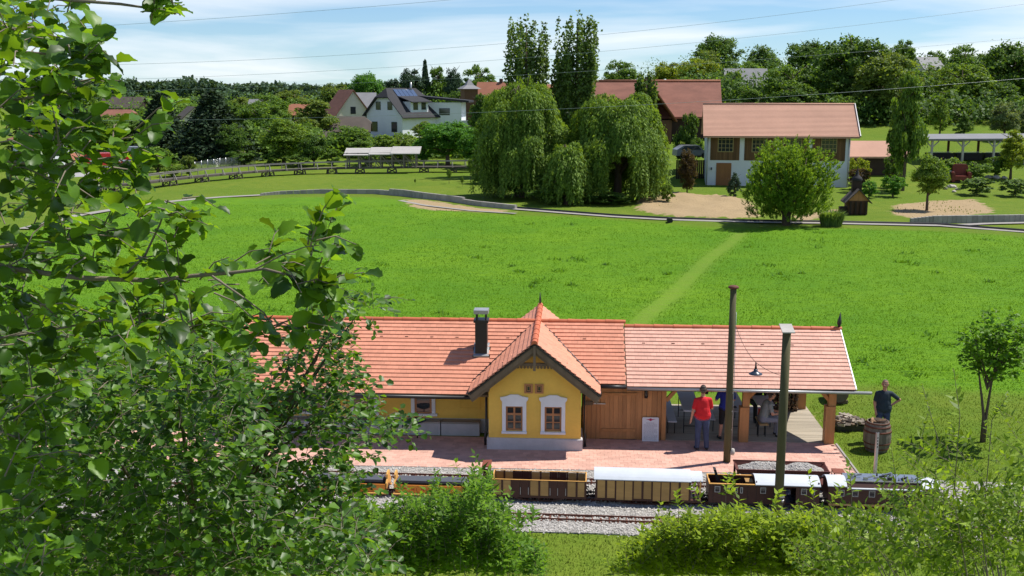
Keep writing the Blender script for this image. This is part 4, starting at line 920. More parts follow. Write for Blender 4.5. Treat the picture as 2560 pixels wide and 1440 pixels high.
MB().lathe([(0, .72), (.27, .72)], 20).build('fill', mat('dark_earth', (.05, .035, .025), .95, .3, 6), bl)
fl = empty('firewood_in_barrel', (10.02, 27.86, .725), 0, 'split firewood pieces lying in the top of the barrel', 'firewood')
for k in range(15):
    a = k * 2.4; r_ = .2 * math.sqrt((k + .5) / 15); o = link('log', lg[k % 2], fl, (r_ * math.cos(a), r_ * math.sin(a), .055 + .02 * (k % 3))); o.rotation_euler = ((rnd.random() - .5) * .4, rnd.random() * 6, rnd.random() * 3); o.scale = (.9, .6, .9)
# metal post, log pile, lying barrel
mp_ = empty('metal_post', (9.30, 25.80, 0), .3, 'thin grey galvanised post with holes beside the train', 'post')
MB().box(-.035, .035, -.003, .003, 0, 1.18).box(-.035, -.029, 0, .05, 0, 1.18).box(.029, .035, 0, .05, 0, 1.18).build('profile', MT['steel'], mp_)
for z in (.78, .86, .94, 1.02): MB().box(-.012, .012, -.0055, -.003, z, z + .045).build('slot', MT['black'], mp_)
lpile = empty('log_pile', (9.80, 29.75, 0), .1, 'heap of split logs on a low dark block standing in for shadow on the lawn beside the shelter', 'firewood')
lms = [MB().prism([(-.045, -.19, -.03), (.04, -.19, -.035), (.012, -.19, .042)], (0, .38, 0)).mesh('log', mat(n_, c3, .85, .3, 8, rnd=.3, fine=.2)) for n_, c3 in (('grey_split_log', (.36, .31, .25)), ('brown_split_log', (.20, .14, .09)), ('dark_split_log', (.09, .07, .055)))]
MB().box(-.40, .40, -.28, .28, .0, .16).build('shadow_block', MT['dark'], lpile)  # added dark box, stands in for the shadow below the raised heap
for k in range(80):
    x = rnd.gauss(0, .20); y = rnd.gauss(0, .14); x = max(-.40, min(.40, x)); y = max(-.26, min(.26, y)); z = .19 + .22 * math.exp(-(x * x / .10 + y * y / .06)) * rnd.random()
    o = link('log', lms[k % 3 if k % 2 else 0], lpile, (x, y, z)); o.rotation_euler = ((rnd.random() - .5) * .6, rnd.random() * 6.3, 1.1 + rnd.gauss(0, .55))
lb = empty('lying_barrel', (10.35, 32.6, .34), R(82), 'dark cask lying on its side on the lawn behind the shelter', 'barrel')
MB().tube([(-.45, 0, 0), (-.25, 0, 0), (0, 0, 0), (.25, 0, 0), (.45, 0, 0)], [.27, .325, .34, .325, .27], 20).build('body', BARR, lb)
for x, r_ in ((-.36, .302), (-.16, .335), (.16, .335), (.36, .302)): MB().tube([(x - .02, 0, 0), (x + .02, 0, 0)], r_ + .004, 20).build('hoop', MT['rust'], lb)
for x in (-.3, .3): MB().prism([(x - .03, -.3, -.34), (x + .03, -.3, -.34), (x + .03, .3, -.34), (x - .03, .3, -.34)], (0, 0, .12)).build('cradle', MT['oldwood'], lb)
# post and bench in the meadow seen through the leaves at the left
bq = empty('white_plank', flat(430, 800), .7, 'pale weathered plank lying on the meadow behind the alder leaves', 'plank'); MB().beam((-.45, 0, .25), (.45, 0, .30), .28, .04).build('board', MT['greywood'], bq); MB().box(-.3, -.24, -.1, .1, 0, .24).box(.24, .3, -.1, .1, 0, .26).build('support', MT['greywood'], bq)
gpst = empty('grey_wooden_post', flat(583, 775), 0, 'short grey wooden post in the meadow above the station roof', 'post'); MB().tube([(0, 0, 0), (0, 0, .95)], [.09, .085], 12).build('shaft', MT['greywood'], gpst)
# ================================================================ people
def person(name, label, loc, rz, caps, mats, vox=.0125):
    """body: union of tapered capsules remeshed to one continuous surface; faces take the cloth of the nearest capsule"""
    mb = MB(); info = []
    for c_ in caps:
        a, b_, ra, rb, m = c_[:5]; sx, sy = c_[5] if len(c_) > 5 else (1, 1); a = Vector(a); b_ = Vector(b_); n = 7; pts = []; rad = []
        d = (b_ - a); Ld = d.length; dn = d.normalized() if Ld > 1e-6 else Vector((0, 0, 1))
        for q in range(4): t_ = math.pi / 2 * (1 - q / 4); pts.append(a - dn * ra * math.sin(t_)); rad.append(max(ra * math.cos(t_), .0005))
        pts.append(a); rad.append(ra); pts.append(b_); rad.append(rb)
        for q in range(1, 5): t_ = math.pi / 2 * q / 4; pts.append(b_ + dn * rb * math.sin(t_)); rad.append(max(rb * math.cos(t_), .0005))
        i0 = len(mb.v); mb.tube(pts, rad, 14)
        if (sx, sy) != (1, 1):
            ctr = (a + b_) / 2
            for i in range(i0, len(mb.v)): v = mb.v[i]; mb.v[i] = (ctr.x + (v[0] - ctr.x) * sx, ctr.y + (v[1] - ctr.y) * sy, v[2])
        info.append((np.array(a), np.array(b_), ra, rb, m, sx, sy))
    me = mb.mesh('tmp', MT['dark']); o = link('tmp', me); md = o.modifiers.new('r', 'REMESH'); md.mode = 'VOXEL'; md.voxel_size = vox; md.use_smooth_shade = True
    sm = o.modifiers.new('s', 'SMOOTH'); sm.factor = .5; sm.iterations = 2
    dg = bpy.context.evaluated_depsgraph_get(); nm = bpy.data.meshes.new_from_object(o.evaluated_get(dg)); bpy.data.objects.remove(o)
    nm.materials.clear()
    for m in mats: nm.materials.append(m)
    n = len(nm.polygons); cc = np.empty(n * 3, np.float32); nm.polygons.foreach_get('center', cc); cc = cc.reshape(-1, 3)
    best = np.full(n, 1e9); idx = np.zeros(n, np.int32)
    for a, b_, ra, rb, m, sx, sy in info:
        q = cc.copy(); ctr = (a + b_) / 2; q[:, 0] = ctr[0] + (q[:, 0] - ctr[0]) / sx; q[:, 1] = ctr[1] + (q[:, 1] - ctr[1]) / sy
        d = b_ - a; L2 = max(d @ d, 1e-9); t_ = np.clip(((q - a) @ d) / L2, 0, 1); D = np.linalg.norm(q - (a + t_[:, None] * d), axis=1) - (ra + (rb - ra) * t_); k = np.abs(D) < best; best = np.where(k, np.abs(D), best); idx = np.where(k, m, idx)
    nm.polygons.foreach_set('material_index', idx.astype(np.int32)); nm.polygons.foreach_set('use_smooth', np.ones(n, bool)); nm.name = name
    p = empty(name, loc, rz, label, 'person'); link('body', nm, p); return p
SKIN = mat('skin', (.48, .245, .165), .55, .1, 8); HAIRG = mat('grey_brown_hair', (.12, .09, .07), .7, .3, 30); CAPB = mat('black_cloth', (.012, .012, .014), .85, .2, 20)
JEANS = mat('blue_jeans', (.045, .065, .13), .9, .35, 7, .3, 80, fine=.2); RED = mat('red_shirt', (.60, .018, .025), .85, .1, 6, .3, 25); SHOE = mat('dark_shoe', (.015, .015, .018), .6); BLUE = mat('royal_blue_shirt', (.012, .025, .22), .85, .15, 6, .3, 25)
TEAL = mat('dark_slate_shirt', (.022, .036, .05), .85, .2, 7, .3, 25); GREYS = mat('grey_shirt', (.24, .27, .27), .85, .15, 8, .3, 25); GREYT = mat('grey_trousers', (.24, .24, .28), .9, .15, 8, .3, 25)
def hand(w, d, m, side=1, curl=.3):
    """palm, four fingers and thumb hanging along d from wrist w"""
    w = Vector(w); d = Vector(d).normalized(); x = d.cross(Vector((0, 0, 1)))
    if x.length < .2: x = Vector((1, 0, 0)) if abs(d.x) < .8 else Vector((0, 1, 0))
    x = d.cross(x.cross(d)).normalized(); x = Vector((0, 1, 0)) - d * d.y
    if x.length < .3: x = Vector((1, 0, 0)) - d * d.x
    x.normalize(); nrm = d.cross(x).normalized() * side; out = [(w, w + d * .075, .026, .034, m)]
    for k, (o_, l) in enumerate(((-.027, .062), (-.009, .075), (.009, .07), (.027, .055))):
        a = w + d * .085 + x * o_; k1 = a + d * l * .55 + nrm * l * curl * .3; out += [(a, k1, .0105, .0095, m), (k1, k1 + d * l * .4 + nrm * l * curl * .6, .0095, .008, m)]
    a = w + d * .03 + x * .03; out += [(a, a + d * .04 + x * .025, .0125, .011, m), (a + d * .04 + x * .025, a + d * .07 + x * .022, .011, .009, m)]; return out
def head(c_, face, hair, skin=0, cap=None, hairm=1):
    """c_ head centre, face: unit horizontal facing"""
    c_ = Vector(c_); f = Vector(face).normalized(); s = Vector((f.y, -f.x, 0))
    out = [(c_ + Vector((0, 0, -.03)) + f * .012, c_ + Vector((0, 0, .035)), .078, .088, skin), (c_ + f * .035 + Vector((0, 0, -.085)), c_ + f * .03 + Vector((0, 0, -.05)), .042, .055, skin), (c_ + f * .09 + Vector((0, 0, .01)), c_ + f * .108 + Vector((0, 0, -.022)), .011, .016, skin)]
    for q in (-1, 1):
        out += [(c_ + s * q * .086 + Vector((0, 0, -.02)), c_ + s * q * .09 + Vector((0, 0, .012)), .013, .018, skin), (c_ + f * .083 + s * q * .03 + Vector((0, 0, .012)), c_ + f * .084 + s * q * .034 + Vector((0, 0, .012)), .009, .009, hairm)]
    out.append((c_ + f * .087 + s * -.018 + Vector((0, 0, -.052)), c_ + f * .087 + s * .018 + Vector((0, 0, -.052)), .006, .006, hairm))
    if hair: out += [(c_ - f * .02 + Vector((0, 0, .0)), c_ - f * .01 + Vector((0, 0, .055)), .086, .084, hairm)]
    if cap is not None: out += [(c_ - f * .005 + Vector((0, 0, .045)), c_ + Vector((0, 0, .068)), .098, .085, cap), (c_ + f * .08 + Vector((0, 0, .05)) - s * .04, c_ + f * .08 + Vector((0, 0, .05)) + s * .04, .022, .022, cap), (c_ + f * .125 + Vector((0, 0, .04)) - s * .03, c_ + f * .125 + Vector((0, 0, .04)) + s * .03, .014, .014, cap)]
    return out
def standing(h, arms, feet, face, mats_i, shorts=False, cap=None, hair=True, belly=1.0, leg=1.0):
    sk, hm, sh_, tr, so_ = mats_i; k = h / 1.78
    def P(x, y, z): return Vector((x * k, y * k, z * k))
    c = [(P(-.085, 0, .925), P(.085, 0, .925), .122 * k * leg, .122 * k * leg, tr, (1, .9)), (P(0, .0, 1.08), P(0, 0, 1.34), .155 * k * belly, .165 * k, sh_, (1.08, .78)), (P(-.13, 0, 1.40), P(.13, 0, 1.40), .078 * k, .078 * k, sh_), (P(-.05, 0, .985), P(.05, 0, .985), .142 * k * belly, .142 * k * belly, sh_, (1.04, .92)), (P(0, 0, 1.0), P(0, 0, 1.12), .158 * k * belly, .16 * k * belly, sh_, (1.05, .82)), (P(0, .01, 1.46), P(0, .015, 1.56), .056 * k, .054 * k, sk)]
    for s, (el, wr) in zip((-1, 1), arms):
        shd = P(s * .185, 0, 1.40); el = P(*el); wr = P(*wr); mid = shd.lerp(el, .75)
        c += [(shd, mid, .066 * k, .058 * k, sh_), (mid, el, .047 * k, .042 * k, sk), (el, wr, .042 * k, .029 * k, sk)] + hand(wr, (wr - el), sk, s)
    for s, (kn, an, toe) in zip((-1, 1), feet):
        hp_ = P(s * .09, 0, .93); kn = P(*kn); an = P(*an); toe = P(*toe)
        c += [(hp_, kn, .098 * k * leg, .070 * k * leg, tr)]
        c += [(kn, an, .068 * k * leg, .058 * k * leg, tr)] if not shorts else [(kn, kn.lerp(an, .35), .052 * k, .056 * k, sk), (kn.lerp(an, .35), an, .056 * k, .035 * k, sk)]
        c += [(an - P(0, .04 * (1 if toe.y > an.y else -1), .035), toe, .045 * k, .036 * k, so_, (1, 1))]
    return c + head(P(0, .02, 1.665), face, hair, sk, cap, hm)
LEGS = [((-.11, .01, .50), (-.13, -.02, .09), (-.15, .13, .04)), ((.11, .01, .50), (.13, -.02, .09), (.16, .13, .04))]
# man in red, back to the camera
c_ = standing(1.80, [((-.27, -.03, 1.12), (-.30, .03, .86)), ((.26, .06, 1.14), (.16, .26, 1.2))], LEGS, (.12, 1, 0), (0, 1, 2, 3, 4), cap=5, belly=1.2, leg=1.15)
person('person', 'man in red shirt, jeans and dark cap seen from behind on the platform', (5.20, 27.80, .035), R(4), c_, [SKIN, HAIRG, RED, JEANS, SHOE, CAPB])
c_ = standing(1.78, [((-.25, .10, 1.15), (-.10, .28, 1.22)), ((.26, .06, 1.14), (.12, .27, 1.2))], [((-.10, .04, .50), (-.12, .06, .09), (-.13, .21, .04)), ((.10, .0, .50), (.11, -.10, .09), (.12, .05, .04))], (-.3, 1, 0), (0, 1, 2, 3, 4), shorts=True)
person('person', 'man in royal blue shirt and dark shorts standing behind the tall pole', (5.98, 28.55, .065), R(8), c_, [SKIN, HAIRG, BLUE, CAPB, SHOE])
c_ = standing(1.78, [((-.44, -.10, 1.20), (-.20, -.08, 1.02)), ((.25, .0, 1.13), (.22, .06, .88))], LEGS, (.35, 1, 0), (0, 1, 2, 3, 4), belly=1.2, leg=1.1)
person('person', 'man in dark slate shirt with hand on hip behind the barrel', (10.42, 28.62, 0), R(180 - 8), c_, [SKIN, HAIRG, TEAL, JEANS, SHOE])
def seated(cap, sk=0, hm=1, sh_=2, tr=3, so_=4, lean=.16):
    y = lean; c = [((-.08, 0, .52), (.08, 0, .52), .125, .125, tr, (1, .95)), ((0, .02, .60), (0, y * .8, .92), .15, .16, sh_, (1.06, .82)), ((-.13, y, .98), (.13, y, .98), .075, .075, sh_), ((0, y + .02, 1.04), (0, y + .05, 1.12), .055, .053, sk)]
    for s in (-1, 1):
        shd = Vector((s * .18, y, .97)); el = Vector((s * .25, y + .06, .72)); wr = Vector((s * .10, y + .30, .70)); mid = shd.lerp(el, .7)
        c += [(shd, mid, .064, .056, sh_), (mid, el, .046, .042, sk), (el, wr, .041, .028, sk)] + hand(wr, wr - el, sk, s)
        c += [((s * .09, .02, .51), (s * .12, .44, .51), .088, .066, tr), ((s * .12, .44, .51), (s * .12, .42, .10), .064, .046, tr), ((s * .12, .40, .05), (s * .13, .56, .04), .042, .034, so_)]
    return c + head((0, y + .09, 1.21), (0, 1, 0), True, sk, cap, hm)
person('person', 'seated man with dark flat cap, grey shirt and grey trousers under the shelter', sw(6.40, 1.42, .065), R(-90) - PSI + .1, seated(5), [SKIN, HAIRG, GREYS, GREYT, SHOE, CAPB])
person('person', 'person in black seated at the table behind the middle post', sw(6.52, 3.15, .065), R(180), seated(None), [SKIN, CAPB, CAPB, CAPB, SHOE])
# ================================================================ buildings, bridge and wires beyond the meadow
RT = dict(
 red=mat('old_red_roof', (.225, .095, .065), .85, .25, .5, .3, 3, stretch=(1, 1, 3), fine=.2),
 orange=mat('orange_clay_roof', (.31, .125, .072), .85, .15, .6, .3, 4, fine=.15),
 barn=mat('pale_clay_roof', (.50, .285, .20), .85, .08, .4, .2, 4, fine=.12),
 dark=mat('dark_slate_roof', (.030, .030, .034), .85, .2, .5, .2, 4, fine=.2),
 grey=mat('grey_fibre_roof', (.20, .20, .205), .7, .15, .5, fine=.15),
 brown=mat('brown_shingle_roof', (.085, .068, .055), .8, .25, .6, fine=.2))
HW = dict(white=mat('house_white', (.66, .69, .73), .85, .05, .5, fine=.05), cream=mat('house_cream', (.68, .62, .52), .85, .06, .5), wood=mat('house_wood', (.12, .062, .035), .85, .25, 1.5, stretch=(3, 3, .3), fine=.3), darkwood=mat('house_dark_wood', (.040, .026, .019), .85, .25, 1.5, fine=.3))
TEALF = mat('dark_window_frame', (.03, .045, .045), .6)
def window(parent, u, z, w, h, y, s=-1, fm=None, mun=0):
    """framed window on the wall plane y; s: outward side"""
    f = MB(); t_ = .07; y0, y1 = sorted((y + s * .0, y + s * .05))
    f.box(u - w / 2, u - w / 2 + t_, y0, y1, z, z + h); f.box(u + w / 2 - t_, u + w / 2, y0, y1, z, z + h); f.box(u - w / 2 + t_, u + w / 2 - t_, y0, y1, z, z + t_); f.box(u - w / 2 + t_, u + w / 2 - t_, y0, y1, z + h - t_, z + h)
    for k in range(1, mun): x = u - w / 2 + w * k / mun; f.box(x - .02, x + .02, y0, y1 - .005, z + t_, z + h - t_); zz = z + h * k / mun; f.box(u - w / 2 + t_, u + w / 2 - t_, y0, y1 - .008, zz - .02, zz + .02)
    o = f.build('window', fm or TEALF, parent); y2, y3 = sorted((y + s * .012, y + s * .03)); bx('pane', MT['glass'], o, u - w / 2 + t_, u + w / 2 - t_, y2, y3, z + t_, z + h - t_); return o
def house(name, label, px, py, Y, L, D, hw, hr, rz, wm, rm, over=.5, ridge='x', wins=(), cat='house', half=0.0, z=None):
    """gabled house: ridge along local x, gables at +-L/2; local y negative = towards the camera side"""
    b_ = at(px, py, Y); z0 = gz(b_.x, Y) if z is None else z
    p = empty(name, (b_.x, Y, z0 - .3), R(rz), label, cat)
    W_ = MB(); W_.box(-L / 2, L / 2, -D / 2, D / 2, 0, hw)
    hh = half
    for s in (-1, 1):
        W_.prism([(s * L / 2, -D / 2, hw), (s * L / 2, D / 2, hw), (s * L / 2, D / 2 * hh, hw + hr * (1 - hh) - .05), (s * L / 2, -D / 2 * hh, hw + hr * (1 - hh) - .05)] if hh else [(s * L / 2, -D / 2, hw), (s * L / 2, D / 2, hw), (s * L / 2, 0, hw + hr - .05)], (-s * .2, 0, 0))
    W_.build('wall', wm, p)
    k = hr / (D / 2); rf = MB(); e = D / 2 + over; ze = hw - over * k; lx = L / 2 + over
    hx = lx - hh * D * .45
    for s in (-1, 1):
        q = [(-lx, s * e, ze), (lx, s * e, ze), (lx, s * D / 2 * hh, hw + hr * (1 - hh)), (hx, 0, hw + hr), (-hx, 0, hw + hr), (-lx, s * D / 2 * hh, hw + hr * (1 - hh))] if hh else [(-lx, s * e, ze), (lx, s * e, ze), (lx, 0, hw + hr), (-lx, 0, hw + hr)]
        n = len(q); rf.add(q + [(x, y, zz - .18) for x, y, zz in q], [tuple(range(n)), tuple(range(2 * n - 1, n - 1, -1))] + [(i, n + i, n + (i + 1) % n, (i + 1) % n) for i in range(n)])
    if hh:
        for s in (-1, 1): q = [(s * lx, -D / 2 * hh, hw + hr * (1 - hh)), (s * lx, D / 2 * hh, hw + hr * (1 - hh)), (s * hx, 0, hw + hr)]; rf.add(q + [(x, y, zz - .18) for x, y, zz in q], [(0, 1, 2), (5, 4, 3), (0, 3, 4, 1), (1, 4, 5, 2), (2, 5, 3, 0)])
    r_ = rf.build('roof', rm, p)
    for w in wins: window(p, *w[:4], -D / 2 if len(w) < 6 or w[5] == 'f' else D / 2, -1, w[4] if len(w) > 4 else None)
    return p, r_
# ---- white barn with wood panels
b0 = at(1764, 466, 108); b1 = at(2120, 466, 106); bl_ = (b1 - b0).length; ba = math.atan2(b1.y - b0.y, b1.x - b0.x)
bn_ = empty('white_barn', (b0.x, b0.y, .15), ba, 'white barn with brown board panels and long pale red roof', 'barn')
hb = 5.62
bx('wall', HW['white'], bn_, 0, bl_, 0, 7.2, 0, hb - .02)
for s, x in ((0, .0), (1, bl_ - .2)): MB().prism([(x, 0, hb - .02), (x, 7.2, hb - .02), (x, 3.6, hb + 2.5)], (.2, 0, 0)).build('gable', HW['wood'] if s else HW['white'], bn_)
BRD = mat('brown_barn_board', (.15, .082, .035), .8, .2, 1.5, stretch=(3, 3, .3), rnd=.25, fine=.25)
bays = [(.35, 3.25), (3.72, 6.70), (7.10, 10.0), (10.35, 13.55)]
for (a, b_) in bays:
    pn = bx('board_panel', HW['wood'], bn_, a, b_, -.03, .0, 2.72, hb - .25); x = a + .02
    while x < b_ - .05: bx('board', BRD, pn, x, min(x + .16, b_ - .01), -.055, -.03, 2.74, hb - .26); x += .185
    w = window(pn, (a + b_) / 2 + (.05 if a < 1 else 0), 3.55, 1.55, 1.65, -.055, -1, mat('ochre_window_frame', (.34, .27, .11), .6) if a < 1 else bpy.data.materials['ochre_window_frame'], 4)
bx('door', mat('brown_barn_door', (.27, .115, .04), .6, .15, 1, stretch=(2, 2, .4), fine=.2), bn_, 1.0, 2.5, -.05, .02, .05, 2.45)
for x in (.08, bl_ - .12): MB().tube([(x, -.10, 0), (x, -.10, hb - .2)], .05, 6).build('downpipe', MT['zinc'], bn_)
MB().box(.45, .57, -.2, -.05, 1.75, 2.0).build('wall_lamp', MT['dark'], bn_)
rb = MB(); k = 2.55 / 3.6
for y0, y1, z0, z1 in ((-.75, 3.6, hb + .25 - .75 * k - .2, hb + 2.6), (7.95, 3.6, hb + .25 - .75 * k - .2, hb + 2.6)):
    q = [(-.4, y0, z0), (bl_ + .75, y0, z0), (bl_ + .75, y1, z1), (-.4, y1, z1)]; rb.add(q + [(x, y, z - .14) for x, y, z in q], [(0, 1, 2, 3), (7, 6, 5, 4), (0, 4, 5, 1), (1, 5, 6, 2), (2, 6, 7, 3), (3, 7, 4, 0)])
ro = rb.build('roof', RT['barn'], bn_)
z0 = hb + .05 - .75 * k; slope = math.hypot(4.35, hb + 2.6 - z0)
cm = mat('barn_tile_course', (.51, .29, .205), .85, .07, .5, .2, 5, rnd=.05, fine=.1); nrow = 26
for i in range(nrow):
    f0 = i / nrow; f1 = (i + 1.25) / nrow
    A = Vector((0, -.78 + 4.35 * f0, z0 + (hb + 2.6 - z0) * f0 + .06)); B = Vector((0, -.78 + 4.35 * min(1, f1), z0 + (hb + 2.6 - z0) * min(1, f1) + .02))
    MB().add([(-.42, A.y, A.z), (bl_ + .77, A.y, A.z), (bl_ + .77, B.y, B.z), (-.42, B.y, B.z), (-.42, A.y, A.z - .05), (bl_ + .77, A.y, A.z - .05)], [(0, 1, 2, 3), (0, 4, 5, 1)]).build('tile_course', cm, ro)
MB().tube([(-.4, 3.6, hb + 2.66), (bl_ + .75, 3.6, hb + 2.66)], .11, 8).build('ridge', RT['barn'], ro); MB().beam((bl_ + .8, -.8, z0 + .05), (bl_ + .8, 3.6, hb + 2.7), .08, .2).build('verge', MT['zinc'], ro)
# low shed and timber shelter at the right
p, r_ = house('low_red_shed', 'low dark shed with pale red roof behind the white barn', 2178, 430, 116, 6.2, 4, 2.6, 1.25, -2, HW['darkwood'], RT['barn'], .5, cat='shed', z=.9)
ts = at(2432, 400, 124); sp = empty('wagon_shelter', (ts.x, 124, 1.5), R(-1.5), 'long open timber shelter with flat grey roof over dark wagons', 'shelter')
MB().add([(-6.4, -2.6, 2.9), (8, -2.6, 3.0), (8, 2.6, 3.35), (-6.4, 2.6, 3.25), (-6.4, -2.6, 2.7), (8, -2.6, 2.8), (8, 2.6, 3.15), (-6.4, 2.6, 3.05)], [(0, 1, 2, 3), (7, 6, 5, 4), (0, 4, 5, 1), (1, 5, 6, 2), (2, 6, 7, 3), (3, 7, 4, 0)]).build('roof', RT['grey'], sp)
for x in (-5.6, -2.1, 1.4, 5.0):
    for y in (-2.2, 2.2): bx('post', MT['greywood'] if y < 0 else HW['wood'], sp, x - .11, x + .11, y - .11, y + .11, 0, 2.75 if y < 0 else 3.0)
    for s in (-1, 1): MB().beam((x, -2.2, 1.9), (x + s * .75, -2.2, 2.65), .1, .12).build('brace', MT['greywood'], sp)
bx('beam', HW['wood'], sp, -6.2, 7.8, -2.3, -2.1, 2.68, 2.78)
dw = empty('dark_wagon_row', (ts.x - 1, 125, 1.5), R(-1.5), 'row of dark park railway wagons under the long timber shelter', 'train car')
for k in range(3): bx('wagon_body', MT['black'], dw, -4 + k * 3.3, -1.1 + k * 3.3, -.6, .6, .35, 1.15); bx('wagon_rail', MT['steel'], dw, -4 + k * 3.3, -1.1 + k * 3.3, -.64, -.6, 1.25, 1.30)
# big farmhouse with steep red roof
fp = at(1700, 330, 140); fz = gz(fp.x, 140)
fh = empty('red_roof_farmhouse', (fp.x, 140, fz - .5), R(-1), 'large farmhouse with steep weathered red roof behind the willows', 'house')
zr_ = at(1760, 203, 145).z - fz + .5; ze_ = at(1720, 292, 140).z - fz + .5; xl = at(1480, 250, 140).x - fp.x; xr = at(1808, 250, 140).x - fp.x
bx('wall', HW['darkwood'], fh, xl + 1, xr - 1, .8, 11, 0, ze_ + .6)
rfm = MB(); 
for y0, s in ((0, 1), (12, -1)):
    q = [(xl, y0, ze_), (xr, y0, ze_), (xr + .6, 6, zr_), (xl, 6, zr_)]; rfm.add(q + [(x, y, z - .25) for x, y, z in q], [(0, 1, 2, 3), (7, 6, 5, 4), (0, 4, 5, 1), (1, 5, 6, 2), (2, 6, 7, 3), (3, 7, 4, 0)])
fr_ = rfm.build('roof', RT['red'], fh); MB().tube([(xl, 6, zr_ + .05), (xr + .6, 6, zr_ + .05)], .16, 8).build('ridge', RT['orange'], fr_)
MB().prism([(xr - 1, .9, ze_ + .6), (xr - 1, 11, ze_ + .6), (xr - 1, 6, zr_ - .4)], (-.2, 0, 0)).build('gable', HW['wood'], fh)
wx = at(1640, 280, 138).x - fp.x   # front wing, hipped towards the viewer
q = [(wx - 3.2, -3.4, ze_ - .3), (wx + 2.6, -3.4, ze_ - .35), (wx - .3, 5.5, zr_ - .9)]
wg = MB(); wg.add([(wx - .3, -2.6, zr_ - .9), (wx + 2.7, -2.9, ze_ - .4), (wx + 2.7, 2, ze_ - .4), (wx - .3, 5, zr_ - .9), (wx - .3, -2.6, zr_ - 1.1), (wx + 2.7, -2.9, ze_ - .6), (wx + 2.7, 2, ze_ - .6), (wx - .3, 5, zr_ - 1.1)], [(0, 1, 2, 3), (7, 6, 5, 4), (0, 4, 5, 1), (1, 5, 6, 2), (2, 6, 7, 3), (3, 7, 4, 0)])
wg.add([(wx - .3, -2.6, zr_ - .9), (wx - 3.3, -2.9, ze_ - .4), (wx - 3.3, 2, ze_ - .4), (wx - .3, 5, zr_ - .9), (wx - .3, -2.6, zr_ - 1.1), (wx - 3.3, -2.9, ze_ - .6), (wx - 3.3, 2, ze_ - .6), (wx - .3, 5, zr_ - 1.1)], [(0, 1, 2, 3), (7, 6, 5, 4), (0, 4, 5, 1), (1, 5, 6, 2), (2, 6, 7, 3), (3, 7, 4, 0)])
wg.build('wing_roof', RT['orange'], fh); bx('wing_wall', HW['wood'], fh, wx - 2.7, wx + 2.1, -2, 1, 0, ze_ - .4)
# white house with dark half hipped roof
wh, wr_ = house('white_house', 'white two storey house with dark half hipped roof and solar panels', 1005, 345, 188, 9.2, 8.0, 5.2, 4.2, 0, HW['white'], RT['dark'], .7, half=.36, z=1.2)
wh.rotation_euler = (0, 0, R(56))
def gwin(p, u, z, w, h, x, s):
    o = window(p, u, z, w, h, 0, -1); o.rotation_euler = (0, 0, R(-90) if s < 0 else R(90)); o.location = (x, 0, 0); return o
for (u, z, w, h) in ((2.2, 2.0, 1.25, 1.7), (-2.2, 2.0, 1.25, 1.7), (1.3, 5.7, 1.05, 1.4), (-1.3, 5.7, 1.05, 1.4)): gwin(wh, u, z, w, h, -4.6, -1)
dm = MB(); dm.box(-2.2, 2.6, -3.9, -1.2, 5.3, 7.1); dmo = dm.build('dormer', HW['white'], wh); MB().prism([(-2.6, -4.5, 6.95), (3.0, -4.5, 6.95), (3.0, .2, 8.4), (-2.6, .2, 8.4)], (0, 0, .15)).build('dormer_roof', RT['dark'], dmo)
window(wh, -.9, 5.7, 1.2, 1.2, -3.92); window(wh, 1.3, 5.7, 1.2, 1.2, -3.92)
k = 4.2 / 4.0; SOLM = mat('solar_glass', (.06, .09, .16), .15, .1, 2, spec=.8)
for i in range(5): MB().prism([(-2.6 + i * 1.1, -1.7, 9.4 - 1.7 * k + .10), (-1.6 + i * 1.1, -1.7, 9.4 - 1.7 * k + .10), (-1.6 + i * 1.1, -.35, 9.4 - .35 * k + .10), (-2.6 + i * 1.1, -.35, 9.4 - .35 * k + .10)], (0, 0, .06)).build('solar_panel', SOLM, wr_)
MB().tube([(2.2, -.4, 8.6), (2.2, -.4, 10.4)], .16, 8).build('flue', MT['zinc'], wr_)
cr_ = at(1115, 345, 192); an = empty('white_annex', (cr_.x, 192, 1.2), R(-6), 'white annex with dark monopitch roof right of the white house', 'house')
bx('wall', HW['white'], an, -4.4, 3.2, -2.5, 3, 0, 6.6); MB().prism([(-6.2, -3, 7.6), (4.6, -3, 6.6), (4.6, 3.5, 6.6), (-6.2, 3.5, 7.6)], (0, 0, .35)).build('roof', RT['dark'], an); window(an, .2, 4.4, 1.9, 1.2, -2.5)
bx('balcony', MT['steel'], an, 3.2, 7, -2.4, -2.2, 2.6, 3.5); bx('balcony_slab', HW['white'], an, 3.2, 7, -2.4, 2, 2.4, 2.6); MB().tube([(6.4, -2, 2.6), (6.4, -2, 6.4)], .1, 6).build('pillar', MT['dark'], an)
